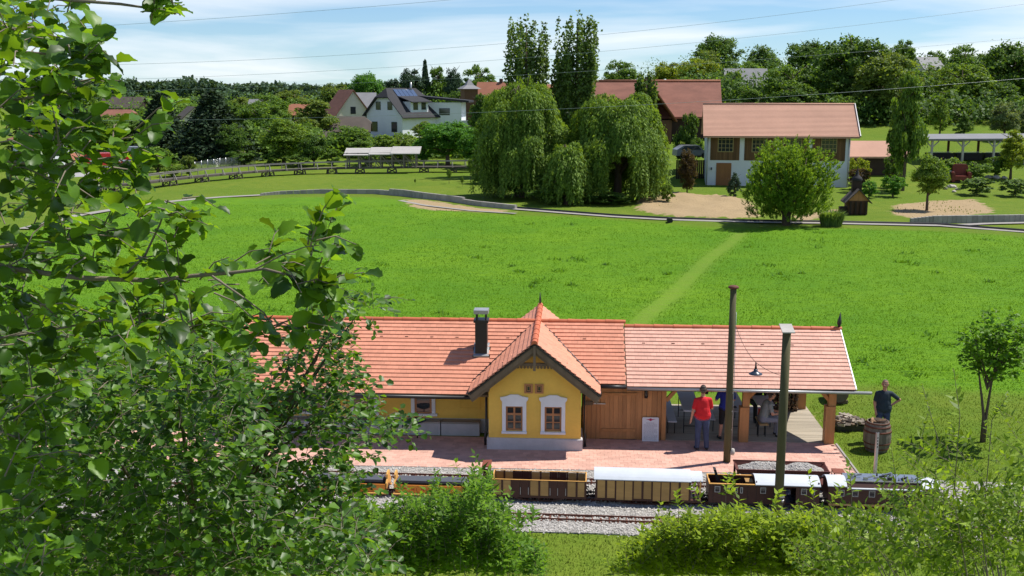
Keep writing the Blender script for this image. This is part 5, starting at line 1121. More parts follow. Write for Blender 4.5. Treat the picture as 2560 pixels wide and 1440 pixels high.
# other roofs of the village: (name, label, px, base py, Y, L, D, wall, roof, rot, wall mat, roof mat, half)
for a in (('gabled_house', 'cream gabled house with old red roof left of the white house', 868, 330, 200, 6.5, 7.2, 3.6, 4.6, -60, 'cream', 'red', 0),
          ('hipped_barn', 'low brown roofed outbuilding in front of the cream gabled house', 872, 355, 178, 6.8, 5.4, 2.2, 2.1, 4, 'darkwood', 'brown', .5),
          ('small_hut', 'small hut with brown shingle roof left of the outbuilding', 806, 372, 170, 3.4, 3, 1.2, 1.1, 10, 'darkwood', 'brown', .4),
          ('grey_hall', 'grey roofed hall between the cream house and the white house', 900, 330, 215, 6, 7, 4.4, 3.0, 4, 'white', 'grey', 0),
          ('hill_hut', 'dark timber hut on the hillside under the round tree', 902, 262, 255, 5.5, 5, 5.0, 1.7, 12, 'darkwood', 'brown', 0),
          ('hill_shed', 'pale roofed shed below the dark timber hut on the hillside', 930, 270, 240, 5, 4, 3.2, 1.0, 2, 'wood', 'grey', 0),
          ('orange_roof_house', 'house with bright orange roof behind the poplars', 1240, 250, 235, 7.4, 7, 6.0, 3.3, -12, 'cream', 'orange', 0),
          ('orange_gable_house', 'orange roofed house half hidden between the two poplars', 1385, 250, 240, 6, 7, 5.4, 3.1, 8, 'cream', 'orange', 0),
          ('grey_roof_house', 'dark grey roofed house among trees right of the big farmhouse', 1860, 265, 200, 7, 7, 3.2, 3.0, -6, 'cream', 'grey', 0),
          ('hilltop_house', 'small grey roofed house high among trees at the right', 2312, 230, 235, 5, 5, 5.2, 2.4, 20, 'cream', 'grey', 0),
          ('dark_timber_house', 'dark timber house in the shade below the walnut tree', 2185, 300, 165, 4.5, 5, 4.2, 1.8, 4, 'darkwood', 'brown', 0),
          ('white_box_house', 'white house with flat red roof edge behind the left leaves', 112, 340, 135, 5.6, 5, 3.7, .5, -20, 'white', 'red', 0),
          ('orange_bungalow', 'low orange roofed bungalow among the trees at the left', 300, 330, 205, 5.4, 6, 2.4, 2.0, 5, 'cream', 'red', .3),
          ('dark_barn', 'dark roofed long barn behind the orange bungalow', 315, 310, 250, 9.5, 6, 3.6, 2.2, -10, 'darkwood', 'brown', 0),
          ('pale_gable_house', 'pale gabled house between the two dark spruces', 482, 340, 205, 5, 6, 2.4, 2.6, -60, 'cream', 'brown', 0),
          ('red_porch', 'small red roofed porch seen through the left leaves', 208, 365, 132, 2.2, 3, 1.3, .8, 30, 'cream', 'orange', 0),
          ('blue_grey_house', 'blue grey roofed house behind the green trees at the left', 655, 300, 240, 4.5, 6, 3.3, 2.2, 0, 'cream', 'grey', 0),
          ('orange_cottage', 'tiny orange roofed cottage left of the cream gabled house', 750, 300, 235, 3.6, 5, 2.6, 2.0, 0, 'cream', 'orange', 0)):
    p, r_ = house(a[0], a[1], a[2], a[3], a[4], a[5], a[6], a[7], a[8], a[9], HW[a[10]], RT[a[11]], .45, half=a[12])
    if a[10] in ('cream', 'white'):
        for s in (-1, 1): window(p, s * a[5] * .22, a[7] * .35, .9, 1.1, -a[6] / 2)
    if a[0] in ('gabled_house', 'pale_gable_house'): gwin(p, 0, a[7] + .2, 1.0, 1.3, a[5] / 2, 1)
    if a[0] in ('orange_roof_house',): bx('chimney', MT['brown'], p, .8, 1.5, -.3, .4, a[7] + a[8] - .8, a[7] + a[8] + .7)
tp = at(1173, 260, 210); tt = empty('timber_tower', (tp.x, 210, 2), R(20), 'small timber tower with grey pyramid roof beside the white annex', 'tower')
bx('shaft', HW['wood'], tt, -1.35, 1.35, -1.35, 1.35, 0, 8.3); zt = at(1173, 200, 210).z - 2
MB().add([(-1.9, -1.9, 8.2), (1.9, -1.9, 8.2), (1.9, 1.9, 8.2), (-1.9, 1.9, 8.2), (-.8, -.8, 8.9), (.8, -.8, 8.9), (.8, .8, 8.9), (-.8, .8, 8.9), (0, 0, max(zt, 10.2))], [(3, 2, 1, 0), (0, 1, 5, 4), (1, 2, 6, 5), (2, 3, 7, 6), (3, 0, 4, 7), (4, 5, 8), (5, 6, 8), (6, 7, 8), (7, 4, 8)]).build('roof', RT['grey'], tt)
# ---- raised timber railway with covered section
br_pts = [(235, 487), (284, 480), (352, 474), (425, 464), (505, 455), (590, 447), (670, 441), (750, 437), (830, 434), (900, 433), (980, 432), (1060, 431), (1130, 431), (1195, 430)]
bp = [hit(*q) for q in br_pts]
tb = empty('timber_viaduct', (0, 0, 0), 0, 'long low timber trestle with railing curving across the far lawn', 'bridge')
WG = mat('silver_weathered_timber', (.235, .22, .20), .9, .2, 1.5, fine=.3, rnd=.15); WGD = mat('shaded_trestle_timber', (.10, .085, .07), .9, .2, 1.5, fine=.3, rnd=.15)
dz = .62; dpts = [p_ + Vector((0, 0, dz)) for p_ in bp]
for i, (a, b_) in enumerate(zip(dpts[:-1], dpts[1:])):
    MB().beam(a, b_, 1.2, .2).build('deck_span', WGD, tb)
    sd = (b_ - a).cross(Vector((0, 0, 1))).normalized() * .62
    for s in (-1, 1): MB().beam(a + sd * s + Vector((0, 0, .72)), b_ + sd * s + Vector((0, 0, .72)), .07, .09).build('handrail', WG, tb)
    for k in range(2):
        q = a.lerp(b_, k / 2)
        for s in (-1, 1): MB().beam(q + sd * s - Vector((0, 0, .05)), q + sd * s * 1.0 + Vector((0, 0, .72)), .07, .07).build('rail_post', WG, tb)
        MB().beam(q + sd * 1.7 + Vector((0, 0, .0)), q + sd + Vector((0, 0, .68)), .06, .06).build('rail_strut', WG, tb)
for i, q in enumerate(bp[:-1]):
    tq = (bp[min(i + 1, len(bp) - 1)] - bp[max(i - 1, 0)]).normalized(); sd = tq.cross(Vector((0, 0, 1)))
    ps = MB(); 
    for s in (-1, 1):
        for e in (-1, 1): ps.beam(q + sd * .5 * s + tq * .55 * e - Vector((0, 0, .1)), q + sd * .45 * s + tq * .45 * e + Vector((0, 0, dz - .1)), .14, .14)
        ps.beam(q + sd * .5 * s - tq * .5, q + sd * .5 * s + tq * .45 + Vector((0, 0, dz - .15)), .07, .07); ps.beam(q + sd * .5 * s + tq * .5, q + sd * .5 * s - tq * .45 + Vector((0, 0, dz - .15)), .07, .07)
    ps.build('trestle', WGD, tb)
cb = empty('covered_bridge', (0, 0, 0), 0, 'small covered bridge with stepped silver board roof on the trestle', 'bridge')
Yc = 0.5 * (bp[9].y + bp[11].y); zd = dpts[10].z + .1
def cxx(px): return at(px, 410, Yc).x
for i, (x0, x1, st_) in enumerate(((863, 928, 0), (925, 985, .09), (979, 1051, .18))):
    X0, X1 = cxx(x0), cxx(x1); zr2 = at(950, 371, Yc + .0).z + st_; ze2 = at(950, 388, Yc - .8).z + st_
    mb = MB()
    for s in (-1, 1):
        q = [(X0, Yc + s * 1.05, ze2), (X1, Yc + s * 1.05, ze2), (X1 + .15, Yc, zr2), (X0 + .2, Yc, zr2)]; mb.add(q + [(x, y, z - .06) for x, y, z in q], [(0, 1, 2, 3), (7, 6, 5, 4), (0, 4, 5, 1), (1, 5, 6, 2), (2, 6, 7, 3), (3, 7, 4, 0)])
    rq = mb.build('roof', mat('silver_board_roof', (.50, .47, .44), .85, .12, 1.2, stretch=(.3, 3, 3), fine=.25) if i == 0 else bpy.data.materials['silver_board_roof'], cb)
    for k in range(6):
        f0 = k / 6; y = Yc - 1.07 + 1.05 * f0; z = ze2 + (zr2 - ze2) * f0 + .035; MB().add([(X0 - .02 + .2 * f0, y, z), (X1 + .02 + .15 * f0, y, z), (X1 + .02 + .15 * (f0 + .2), y + .22, z + (zr2 - ze2) / 6 * 1.1), (X0 - .02 + .2 * (f0 + .2), y + .22, z + (zr2 - ze2) / 6 * 1.1), (X0 - .02 + .2 * f0, y, z - .03), (X1 + .02 + .15 * f0, y, z - .03)], [(0, 1, 2, 3), (0, 4, 5, 1)]).build('roof_board', bpy.data.materials['silver_board_roof'], rq)
PB = mat('grey_brown_post', (.20, .17, .14), .9, .2, 1.5, fine=.3)
pxs = [871, 899, 926, 954, 982, 1011, 1041]
for s in (-1, 1):
    for x in pxs: MB().beam((cxx(x), Yc + s * .8, zd - .1), (cxx(x), Yc + s * .8, ze2 + .1), .15, .15).build('post', PB, cb)
    for x, e in zip(pxs[1:-1], pxs[2:]): MB().beam((cxx(x), Yc + s * .8, ze2 - .1), (cxx(e) - .1, Yc + s * .8, zd), .1, .1).build('brace', PB, cb)
    MB().beam((cxx(864), Yc + s * .8, ze2 - .02), (cxx(1046), Yc + s * .8, ze2 + .1), .13, .15).build('plate', PB, cb)
    MB().beam((cxx(864), Yc + s * .82, zd + .75), (cxx(1046), Yc + s * .82, zd + .75), .06, .08).build('handrail', PB, cb)
# ---- low curved wall of timber blocks and the right hand wall
def low_wall(name, label, pts, h, m, steps):
    p = empty(name, (0, 0, 0), 0, label, 'wall'); k = 0; L = len(pts) - 1
    n = L * 6
    for i in range(n):
        f = i / n * L; a = int(f); t0 = f - a; f1 = (i + 1) / n * L - 1e-6; b_ = int(f1); t1 = f1 - b_
        A = Vector(pts[a]).lerp(Vector(pts[a + 1]), t0); B = Vector(pts[b_]).lerp(Vector(pts[b_ + 1]), t1); hh = h(i / n); z = gz(A.x, A.y)
        d = (B - A).normalized() * .02; A, B = Vector((*A, z)), Vector((*B, gz(B.x, B.y))); d = Vector((*d, 0))
        MB().beam(A + d + Vector((0, 0, hh / 2 - .1)), B - d * .2 + Vector((0, 0, hh / 2 - .1)), .3, hh + .2).build('block', m, p)
    return p
low_wall('curved_wall', 'low curved grey wall along the far edge of the meadow', WALLTOP, lambda f: .22 + .2 * min(1, f * 4) + (.16 if .42 < f < .8 else 0) - .3 * max(0, f - .8), MT['concrete'], 3)
low_wall('straight_wall', 'low grey timber wall beside the path at the far right', gp([(2275, 558), (2330, 558), (2400, 557), (2480, 556), (2560, 555), (2660, 554)]), lambda f: .55 - .3 * max(0, .2 - f) * 3, MT['concrete'], 2)
# ---- path with narrow rails
def ribbon(name, pts, w, dz_, m, **k):
    mb = MB(); P = [Vector(q) for q in pts]; fine = []
    for a, b_ in zip(P[:-1], P[1:]):
        for q in range(6): fine.append(a.lerp(b_, q / 6))
    fine.append(P[-1]); L = []; 
    for i, q in enumerate(fine):
        d = (fine[min(i + 1, len(fine) - 1)] - fine[max(i - 1, 0)]).normalized(); n = Vector((-d.y, d.x)) * w / 2; z = gz(q.x, q.y) + dz_ + .05
        L.append([(q.x + n.x, q.y + n.y, z), (q.x - n.x, q.y - n.y, z)])
    vs = [p_ for q in L for p_ in q]; mb.add(vs, [(2 * i, 2 * i + 1, 2 * i + 3, 2 * i + 2) for i in range(len(L) - 1)]); return mb.build(name, m, **k)
PM = mat('path_gravel', (.29, .27, .245), .95, .12, 1.2, .3, 20, fine=.25)
ribbon('path', PATH, 1.15, .02, PM, kind='structure'); ribbon('path', PATHL, 1.0, .02, PM, kind='structure')
ribbon('path', gp([(1290, 536), (1180, 529), (1060, 515), (1000, 503)]), .5, .02, PM, kind='structure')
ribbon('path', gp([(2380, 566), (2470, 561), (2560, 559), (2680, 557)]), .8, .025, PM, kind='structure')
for s in (-1, 1):
    P = [Vector(q) for q in PATH]; tb_ = MB(); pts = []
    for i, q in enumerate(P):
        d = (P[min(i + 1, len(P) - 1)] - P[max(i - 1, 0)]).normalized(); n = Vector((-d.y, d.x)) * .16 * s; pts.append((q.x + n.x, q.y + n.y + .55, gz(q.x, q.y) + .12))
    tb_.tube(pts, .05, 5).build('garden_rail', MT['dark'], None, None, None, ('far' if s > 0 else 'near') + ' dark rail of the park railway along the meadow path', 'rail', 'park railway rails along the path')
cv = hit(1674, 556); MB().tube([(cv.x, cv.y - .35, .16), (cv.x, cv.y + .3, .16)], .2, 12).build('drain_pipe', MT['black'], None, None, None, 'dark drain pipe mouth under the meadow path', 'pipe')
# ---- chapel model
cp = hit(2140, 534); ch = empty('model_chapel', cp, R(-8), 'small dark wooden model chapel with onion tower on the lawn', 'chapel')
bx('wall', HW['wood'], ch, -.75, .75, -.7, 1.2, 0, 1.1)
mb = MB()
for s in (-1, 1): q = [(0, -.95, 2.05), (s * 1.05, -.95, .95), (s * 1.05, 1.4, .95), (0, 1.4, 2.05)]; mb.add(q + [(x, y, z - .08) for x, y, z in q], [(0, 1, 2, 3), (7, 6, 5, 4), (0, 4, 5, 1), (1, 5, 6, 2), (2, 6, 7, 3), (3, 7, 4, 0)])
mb.build('roof', RT['brown'], ch); MB().prism([(-.85, -.72, 1.1), (.85, -.72, 1.1), (0, -.72, 1.95)], (0, .1, 0)).build('gable', MT['larchb'], ch)
for x in (-.6, -.2, .2, .6): bx('pillar', HW['darkwood'], ch, x - .06, x + .06, -.9, -.78, 0, 1.05)
bx('tower', HW['darkwood'], ch, -.36, .36, .1, .8, 1.5, 2.6); MB().lathe([(.40, 2.6), (.46, 2.7), (.34, 2.9), (.16, 3.05), (.12, 3.2), (.03, 3.6), (.0, 3.9)], 12, (0, .45, 0)).build('onion_dome', RT['dark'], ch)
bx('porch', HW['darkwood'], ch, -1.35, -.8, -.5, .3, 0, .55)
# ---- red armchair, bin, stones
ac = hit(2400, 456); arm = empty('red_armchair', ac, R(-12), 'oversized red armchair standing on the far lawn', 'armchair'); RA = mat('red_leather', (.17, .030, .020), .5, .2, 3)
bx('seat', RA, arm, -.62, .62, -.7, .5, .25, .68); MB().prism([(-.75, .35, .2), (.75, .35, .2), (.75, .35, 1.65), (.55, .35, 1.85), (-.55, .35, 1.85), (-.75, .35, 1.65)], (0, .35, 0)).build('backrest', RA, arm)
for s in (-1, 1): MB().box(s * .78 - .16, s * .78 + .16, -.75, .45, .1, .9).tube([(s * .78, -.78, .92), (s * .78, .45, .92)], .18, 10).build('armrest', RA, arm)
bx('base', HW['darkwood'], arm, -.9, .9, -.7, .65, 0, .14)
cbx = hit(2372, 452); MB().box(-.55, .55, -.4, .4, 0, .95).box(-.6, .6, -.45, .45, .95, 1.05).build('grey_box', mat('pale_green_box', (.35, .42, .40), .6), None, cbx, .1, 'pale grey green box left of the red armchair', 'box')
r = random.Random(12)
def rock(sc, seed):
    q = random.Random(seed); mb = MB(); mb.ell((0, 0, 0), (sc, sc * .7, sc * .5), 8, 6); mb.v = [(x * (1 + q.uniform(-.2, .2)), y * (1 + q.uniform(-.2, .2)), z * (1 + q.uniform(-.2, .2))) for x, y, z in mb.v]; mb.sm = [False] * len(mb.sm); return mb.mesh('rock', MT['stone'])
rks = [rock(.35, s) for s in range(3)]
for k, (x, y, sc, lab) in enumerate(((2378, 470, 1.3, 'large pale rock below the red armchair'), (2395, 476, 1.0, 'flat rock right below the red armchair'), (2363, 474, .9, 'small rock left below the armchair'), (2385, 482, .8, 'lowest rock of the little heap before the armchair'), (2470, 446, 1.2, 'rock at the top of the bed behind the grass mound'), (2490, 447, 1.3, 'middle rock of the bed behind the grass mound'), (2510, 448, 1.1, 'right rock of the bed behind the grass mound'), (2298, 448, .9, 'grey rock behind the small tree on bare soil'), (2130, 455, 1.5, 'grey boulder at the corner of the white barn'))):
    o = link('rock', rks[k % 3], None, hit(x, y) + Vector((0, 0, .1))); o.scale = (sc,) * 3; o.rotation_euler = (0, 0, r.random() * 6); tag(o, lab, 'rock', 'rocks on the far lawn')
# ---- fire engine, grey van and paved yard at the left
fe = hit(268, 425); yd = MB(); yd.prism([(*q, gz(*q) + .03) for q in gp([(120, 447), (330, 437), (335, 417), (120, 420)])], (0, 0, .03)).build('yard_paving', mat('yard_asphalt', (.33, .32, .31), .9, .1, 1, fine=.15), kind='structure')
ft = empty('fire_engine', (fe.x, fe.y, fe.z + .06), R(205), 'red and white fire engine parked behind the left leaves', 'truck'); FR = mat('fire_red', (.55, .015, .02), .3, .08, 2, coat=.5)
MB().prism([(1.1, -1.05, .45), (2.6, -1.05, .45), (2.65, -1.05, 1.3), (2.35, -1.05, 2.2), (1.1, -1.05, 2.25)], (0, 2.1, 0)).build('cab', FR, ft); bx('body', FR, ft, -3, 1.05, -1.05, 1.05, .6, 2.0); bx('stripe', HW['white'], ft, -3.01, 2.63, -1.065, 1.065, 1.0, 1.18)
MB().prism([(2.64, -.9, 1.38), (2.40, -.9, 2.12), (2.43, -.9, 2.12), (2.67, -.9, 1.38)], (0, 1.8, 0)).build('windscreen', MT['glass'], ft); bx('bumper', HW['white'], ft, 2.6, 2.78, -1.0, 1.0, .4, .62)
for x in (-2, 1.8):
    for s in (-1, 1): MB().tube([(x, s * .95 - .14, .45), (x, s * .95 + .14, .45)], .45, 14).build('wheel', MT['black'], ft)
for s in (-1, 1): bx('side_window', MT['glass'], ft, 1.4, 2.2, s * 1.06 - .01, s * 1.06 + .01, 1.45, 2.05)
gv = empty('grey_van', (fe.x + .5, fe.y + 5.5, fe.z + .2), R(190), 'grey van parked behind the fire engine', 'van'); MB().prism([(-2.2, -.9, .4), (2.3, -.9, .4), (2.35, -.9, 1.0), (1.7, -.9, 1.2), (1.1, -.9, 2.3), (-2.2, -.9, 2.35)], (0, 1.8, 0)).build('body', mat('grey_van_paint', (.30, .33, .36), .3, .05, 2, coat=.5), gv)
MB().prism([(1.72, -.8, 1.22), (1.14, -.8, 2.2), (1.18, -.8, 2.2), (1.76, -.8, 1.22)], (0, 1.6, 0)).build('windscreen', MT['glass'], gv)
for x in (-1.5, 1.5):
    for s in (-1, 1): MB().tube([(x, s * .8 - .1, .35), (x, s * .8 + .1, .35)], .34, 12).build('wheel', MT['black'], gv)
# mesh fence behind the trestle
fp_ = [hit(455, 437), hit(520, 424), hit(580, 417), hit(640, 412)]; fn = empty('mesh_fence', (0, 0, 0), 0, 'grey mesh fence with thin posts behind the trestle at the left', 'fence')
for a, b_ in zip(fp_[:-1], fp_[1:]):
    for k in range(4): q = a.lerp(b_, k / 4); MB().tube([q, q + Vector((0, 0, 1.2))], .04, 6).build('post', MT['steel'], fn)
    mb = MB()
    for k in range(9): mb.tube([a + Vector((0, 0, .1 + .13 * k)), b_ + Vector((0, 0, .1 + .13 * k))], .012, 4)
    for k in range(60): q = a.lerp(b_, k / 60); mb.beam(q + Vector((0, 0, .1)), q + Vector((0, 0, 1.14)), .016, .016)
    mb.build('mesh', MT['steel'], fn)
# patio clutter and silver car between willow and barn
cr = at(1728, 375, 116); vc = empty('silver_car', (cr.x, 116, gz(cr.x, 116) + 1.6), R(10), 'silver car parked left of the barn behind a dark fence', 'car')
MB().prism([(-1.9, -.8, .3), (1.9, -.8, .3), (1.95, -.8, .75), (1.1, -.8, .9), (.6, -.8, 1.4), (-1.1, -.8, 1.4), (-1.85, -.8, .95)], (0, 1.6, 0)).build('body', mat('silver_paint', (.28, .29, .31), .3, .05, 2, metal=.4), vc); MB().prism([(-1.4, -.82, .95), (.85, -.82, .92), (.5, -.82, 1.32), (-1.0, -.82, 1.32)], (0, 1.64, 0)).build('windows', MT['glass'], vc)
for x in (-1.2, 1.2):
    for s in (-1, 1): MB().tube([(x, s * .72 - .1, .3), (x, s * .72 + .1, .3)], .3, 12).build('wheel', MT['black'], vc)
df = empty('board_fence', at(1695, 420, 112), 0, 'dark board fence between the willow and the white barn', 'fence'); df.location.z = gz(df.location.x, 112)
for k in range(16): bx('board', HW['darkwood'], df, k * .2 - .2, k * .2 - .03, 0, .04, 0, 2.0)
# ---- power lines
def power(a, b_, Y0, Y1, sag, lab):
    A = at(*a, Y0); B = at(*b_, Y1); pts, r_ = cat_wire(A, B, sag, .008, 30); MB().tube(pts, r_, 5).build('power_line', MT['steel'], None, None, None, lab, 'wire', 'overhead wires crossing the picture')
power((-200, 90), (1600, -45), 60, 60, .25, 'uppermost overhead wire crossing the sky at the left')
power((-200, 166), (2700, -70), 70, 66, 1.5, 'overhead wire crossing the sky through the tops of both poplars')
power((-200, 206), (2900, -38), 75, 70, 1.5, 'overhead wire across the sky just above the forest and below the poplar tops')
power((-200, 235), (2900, 62), 80, 72, 1.0, 'overhead wire passing in front of the hillside trees')
power((-300, 298), (2900, 165), 62, 58, 1.0, 'lowest overhead wire passing before the white house and the willows')
# ================================================================ trees: real trunks and crowns of many small leaf faces
LEAF = {
 'quad': (np.array([(0, 0, 0), (.5, .5, .06), (1, 0, 0), (.5, -.5, .06)]), np.array([(0, 1, 2, 3)])),
 'fold': (np.array([(0, 0, 0), (.38, .5, .14), (.85, .3, .06), (1, 0, -.06), (.85, -.3, .06), (.38, -.5, .14)]), np.array([(0, 1, 2, 3), (0, 3, 4, 5)])),
 'lance': (np.array([(0, 0, 0), (.35, .5, .02), (1, 0, -.14), (.35, -.5, .02)]), np.array([(0, 1, 2, 3)])),
}
def alder_template():
    n = 7; V = []; 
    prof = [0, .34, .47, .50, .44, .33, .12]
    for i in range(n):
        x = i / (n - 1); w = prof[i]; d = -.34 * (x - .35) ** 2; pl = .034 * (1 if i % 2 else -1)
        V += [(x, w * (1 + .05 * (i % 2)), .26 * w + d + pl), (x, w * .5, .11 * w + d - pl * .8), (x, 0, d), (x, -w * .5, .11 * w + d - pl * .8), (x, -w * (1 + .05 * (i % 2)), .26 * w + d + pl)]
    F = []
    for i in range(n - 1):
        for j in range(4): a = i * 5 + j; F.append((a, a + 1, a + 6, a + 5))
    return np.array(V), np.array(F)
LEAF['alder'] = alder_template()
def leaf_arrays(P, D, Nn, L, Wd, shape):
    """P base points, D leaf axis, Nn approximate normals, lengths and widths"""
    T, F = LEAF[shape]; D = D / np.maximum(np.linalg.norm(D, axis=1, keepdims=True), 1e-6)
    S_ = np.cross(D, Nn); S_ /= np.maximum(np.linalg.norm(S_, axis=1, keepdims=True), 1e-6); N2 = np.cross(S_, D)
    V = P[:, None] + T[None, :, 0:1] * (D * L[:, None])[:, None] + T[None, :, 1:2] * (S_ * Wd[:, None])[:, None] + T[None, :, 2:3] * (N2 * L[:, None])[:, None]
    k = len(T); FF = F[None] + (np.arange(len(P)) * k)[:, None, None]
    return V.reshape(-1, 3), FF.reshape(-1, F.shape[1])
def rdir(r, n):
    v = r.normal(size=(n, 3)); return v / np.linalg.norm(v, axis=1, keepdims=True)
def crown_points(r, n, nclump, kind):
    """unit crown: x,y in -1..1, z 0..1; returns points and outward directions"""
    if kind in ('round', 'wide', 'oval', 'shrub', 'cone'):
        d = rdir(r, nclump); rad = r.random(nclump) ** .42 * .82
        c = d * rad[:, None]; z = c[:, 2] * .5 + .5
        if kind == 'oval': s = np.clip(1.12 - .55 * z, .3, 1)
        elif kind == 'cone': s = np.clip(1.25 * (1 - z) + .12, .1, 1)
        elif kind == 'wide': s = np.where(z < .3, .75 + z, 1)
        else: s = np.ones(nclump)
        cx, cy = c[:, 0] * s, c[:, 1] * s; cr = r.uniform(.13, .27, nclump) * (.75 if kind in ('cone',) else 1)
        i = r.integers(0, nclump, n); dd = rdir(r, n); dd[:, 2] = np.abs(dd[:, 2]) * .9 - .25; rr_ = r.random(n) ** .45
        P = np.stack([cx[i], cy[i], z[i]], -1) + dd * (cr[i] * rr_)[:, None] * np.array([1, 1, .62])
        out = dd * .8 + np.stack([cx[i], cy[i], (z[i] - .35) * 1.2], -1) * .8 + np.array([0, 0, .35])
        return P, out
    if kind == 'spruce':
        z = r.random(n) ** 1.25; tier = np.floor(z * 15) / 15; ft = (z - tier) * 15
        a = r.random(n) * 6.283; nb = np.floor(a / 6.283 * 11) * 6.283 / 11 + tier * 37; a = nb + r.normal(0, .13, n)
        R0 = (1 - tier) * .95 + .04; rad = R0 * (r.random(n) ** .6); zz = tier + .055 - rad / np.maximum(R0, .05) * .045 + r.normal(0, .008, n)
        P = np.stack([np.cos(a) * rad, np.sin(a) * rad, zz], -1); out = np.stack([np.cos(a), np.sin(a), np.full(n, .5)], -1) + r.normal(0, .3, (n, 3)); return P, out
    if kind == 'poplar':
        m = 46; ca = r.random(m) * 6.283; cr = r.random(m) ** .5 * .68; top = 1 - .05 * cr / .55 - r.random(m) ** 1.2 * .30; bot = r.random(m) * .45
        i = r.integers(0, m, n); t_ = r.random(n); z = bot[i] + (top[i] - bot[i]) * t_; wd = .21 * np.clip(np.minimum(t_ * 5, (1.02 - t_) * 7), .06, 1) ** .6
        pulse = .72 + .38 * np.sin(z * 46 + i * 2.1)
        d = rdir(r, n); P = np.stack([np.cos(ca[i]) * cr[i] * (.55 + .65 * np.clip(z * 1.6, 0, 1)), np.sin(ca[i]) * cr[i] * (.55 + .65 * np.clip(z * 1.6, 0, 1)), z], -1) + d * (wd * pulse * r.random(n) ** .4)[:, None] * np.array([1, 1, .12])
        return P, d + np.array([0, 0, .5])
def crown_mesh(name, kind, n, nclump, size, seed, asp=.7, shape='quad', zsq=1.0):
    r = np.random.default_rng(seed); P, out = crown_points(r, n, nclump, kind)
    D = rdir(r, n) + np.array([0, 0, -.25]); Nn = out / np.maximum(np.linalg.norm(out, axis=1, keepdims=True), 1e-6) + rdir(r, n) * .55
    L = size * r.uniform(.6, 1.35, n); P = P * np.array([1, 1, 2.0])
    V, F = leaf_arrays(P, D, Nn, L, L * asp, shape); return np_mesh(name, V, F, None)
def trunk_mesh(name, seed, h0=.45, spread=.5, rad=.035, n=9):
    q = random.Random(seed); mb = MB(); mb.tube([(0, 0, -.03), (q.uniform(-.02, .02), q.uniform(-.02, .02), h0 * .5), (0, 0, h0), (q.uniform(-.05, .05), q.uniform(-.05, .05), .88)], [rad * 1.4, rad, rad * .8, rad * .2], 8)
    for k in range(n):
        a = k * 2.4 + q.random(); z = h0 * .55 + (.82 - h0 * .55) * k / n; l = spread * q.uniform(.6, 1); up = q.uniform(.12, .3)
        mb.tube([(0, 0, z), (math.cos(a) * l * .5, math.sin(a) * l * .5, z + up * .6), (math.cos(a) * l, math.sin(a) * l, z + up)], [rad * .5, rad * .3, rad * .08], 5)
    return mb.mesh(name, MT['bark'])
LM = dict(
 mid=leafmat('broadleaf_mid', (.102, .188, .028), var=.45), dark=leafmat('broadleaf_dark', (.076, .148, .026), var=.45), light=leafmat('broadleaf_light', (.125, .210, .028), var=.4),
 yellow=leafmat('broadleaf_yellow', (.190, .250, .022), var=.35), olive=leafmat('broadleaf_olive', (.125, .185, .034), var=.4), grey=leafmat('broadleaf_grey', (.130, .180, .075), var=.35),
 spruce=leafmat('spruce_needles', (.022, .045, .018), rough=.7, trans=.1, var=.5), pine=leafmat('pine_needles', (.042, .080, .040), rough=.7, trans=.12, var=.45), red=leafmat('red_shrub_leaf', (.085, .060, .030), var=.4),
 vivid=leafmat('broadleaf_vivid', (.075, .200, .024), var=.4), willow=leafmat('willow_leaf', (.135, .225, .036), rough=.6, trans=.38, var=.45, spec=.15), poplar=leafmat('poplar_leaf', (.098, .165, .036), rough=.5, trans=.32, var=.5, spec=.25), frontw=leafmat('young_willow_leaf', (.140, .240, .030), rough=.55, trans=.42, var=.4, spec=.15), reed=leafmat('reed_leaf', (.12, .20, .055), var=.35))
CR = {}
for k, (kind, n, nc, sz, asp) in dict(roundA=('round', 12000, 95, .072, .8), roundB=('round', 11000, 70, .078, .8), roundC=('wide', 13000, 110, .068, .8), ovalA=('oval', 11000, 90, .07, .8), ovalB=('oval', 10000, 70, .078, .8), shrubA=('shrub', 5200, 40, .105, .8), shrubB=('shrub', 5000, 50, .10, .75), coneA=('cone', 6500, 80, .08, .7), spruceA=('spruce', 11000, 0, .12, .4), spruceB=('spruce', 10000, 0, .125, .4)).items():
    CR[k] = crown_mesh('crown_' + k, kind, n, nc, sz, hash_ := sum(map(ord, k)) * 7, asp)
TK = {0: trunk_mesh('trunk', 1), 1: trunk_mesh('trunk', 2, .3, .55, .04), 2: trunk_mesh('trunk', 3, .6, .4, .03)}
SPT = MB().tube([(0, 0, -.02), (0, 0, .5), (0, 0, .98)], [.045, .03, .004], 8).mesh('trunk', MT['bark'])
rt = random.Random(77)
def set_mat(o, m):
    me = o.data
    if not me.materials: me.materials.append(None)
    o.material_slots[0].link = 'OBJECT'; o.material_slots[0].material = m
def tree(px, top, wpx, Y, crown, lm, bottom, label, name='tree', cat='tree', group='trees beyond the meadow', base=None, sq=1.0):
    """bottom: fraction of the height where the crown starts; wpx: crown width in photo pixels at that distance"""
    p = at(px, 400, Y); X = p.x; z0 = base if base is not None else gz(X, Y); zt = at(px, top, Y).z; h = max(zt - z0, .6); w = wpx / FPX * Y * 1.22
    e = empty(name, (X, Y, z0), rt.random() * 6.28, label, cat, group)
    t_ = link('trunk', SPT if 'spruce' in crown else TK[rt.randrange(3)], e); t_.scale = (w * .72, w * .72, h * .95) if 'spruce' not in crown else (h * .5, h * .5, h * .97)
    c = link('crown', CR[crown], e, (0, 0, h * bottom)); c.scale = (w / 2 * .98, w / 2 * .98 * sq, h * (1 - bottom) / 2); set_mat(c, LM[lm]); return e
G1 = 'garden trees around the village houses'; G2 = 'trees on the hillside at the right'; G3 = 'trees on the hill behind the white house'; G4 = 'shrubs on the far lawn'
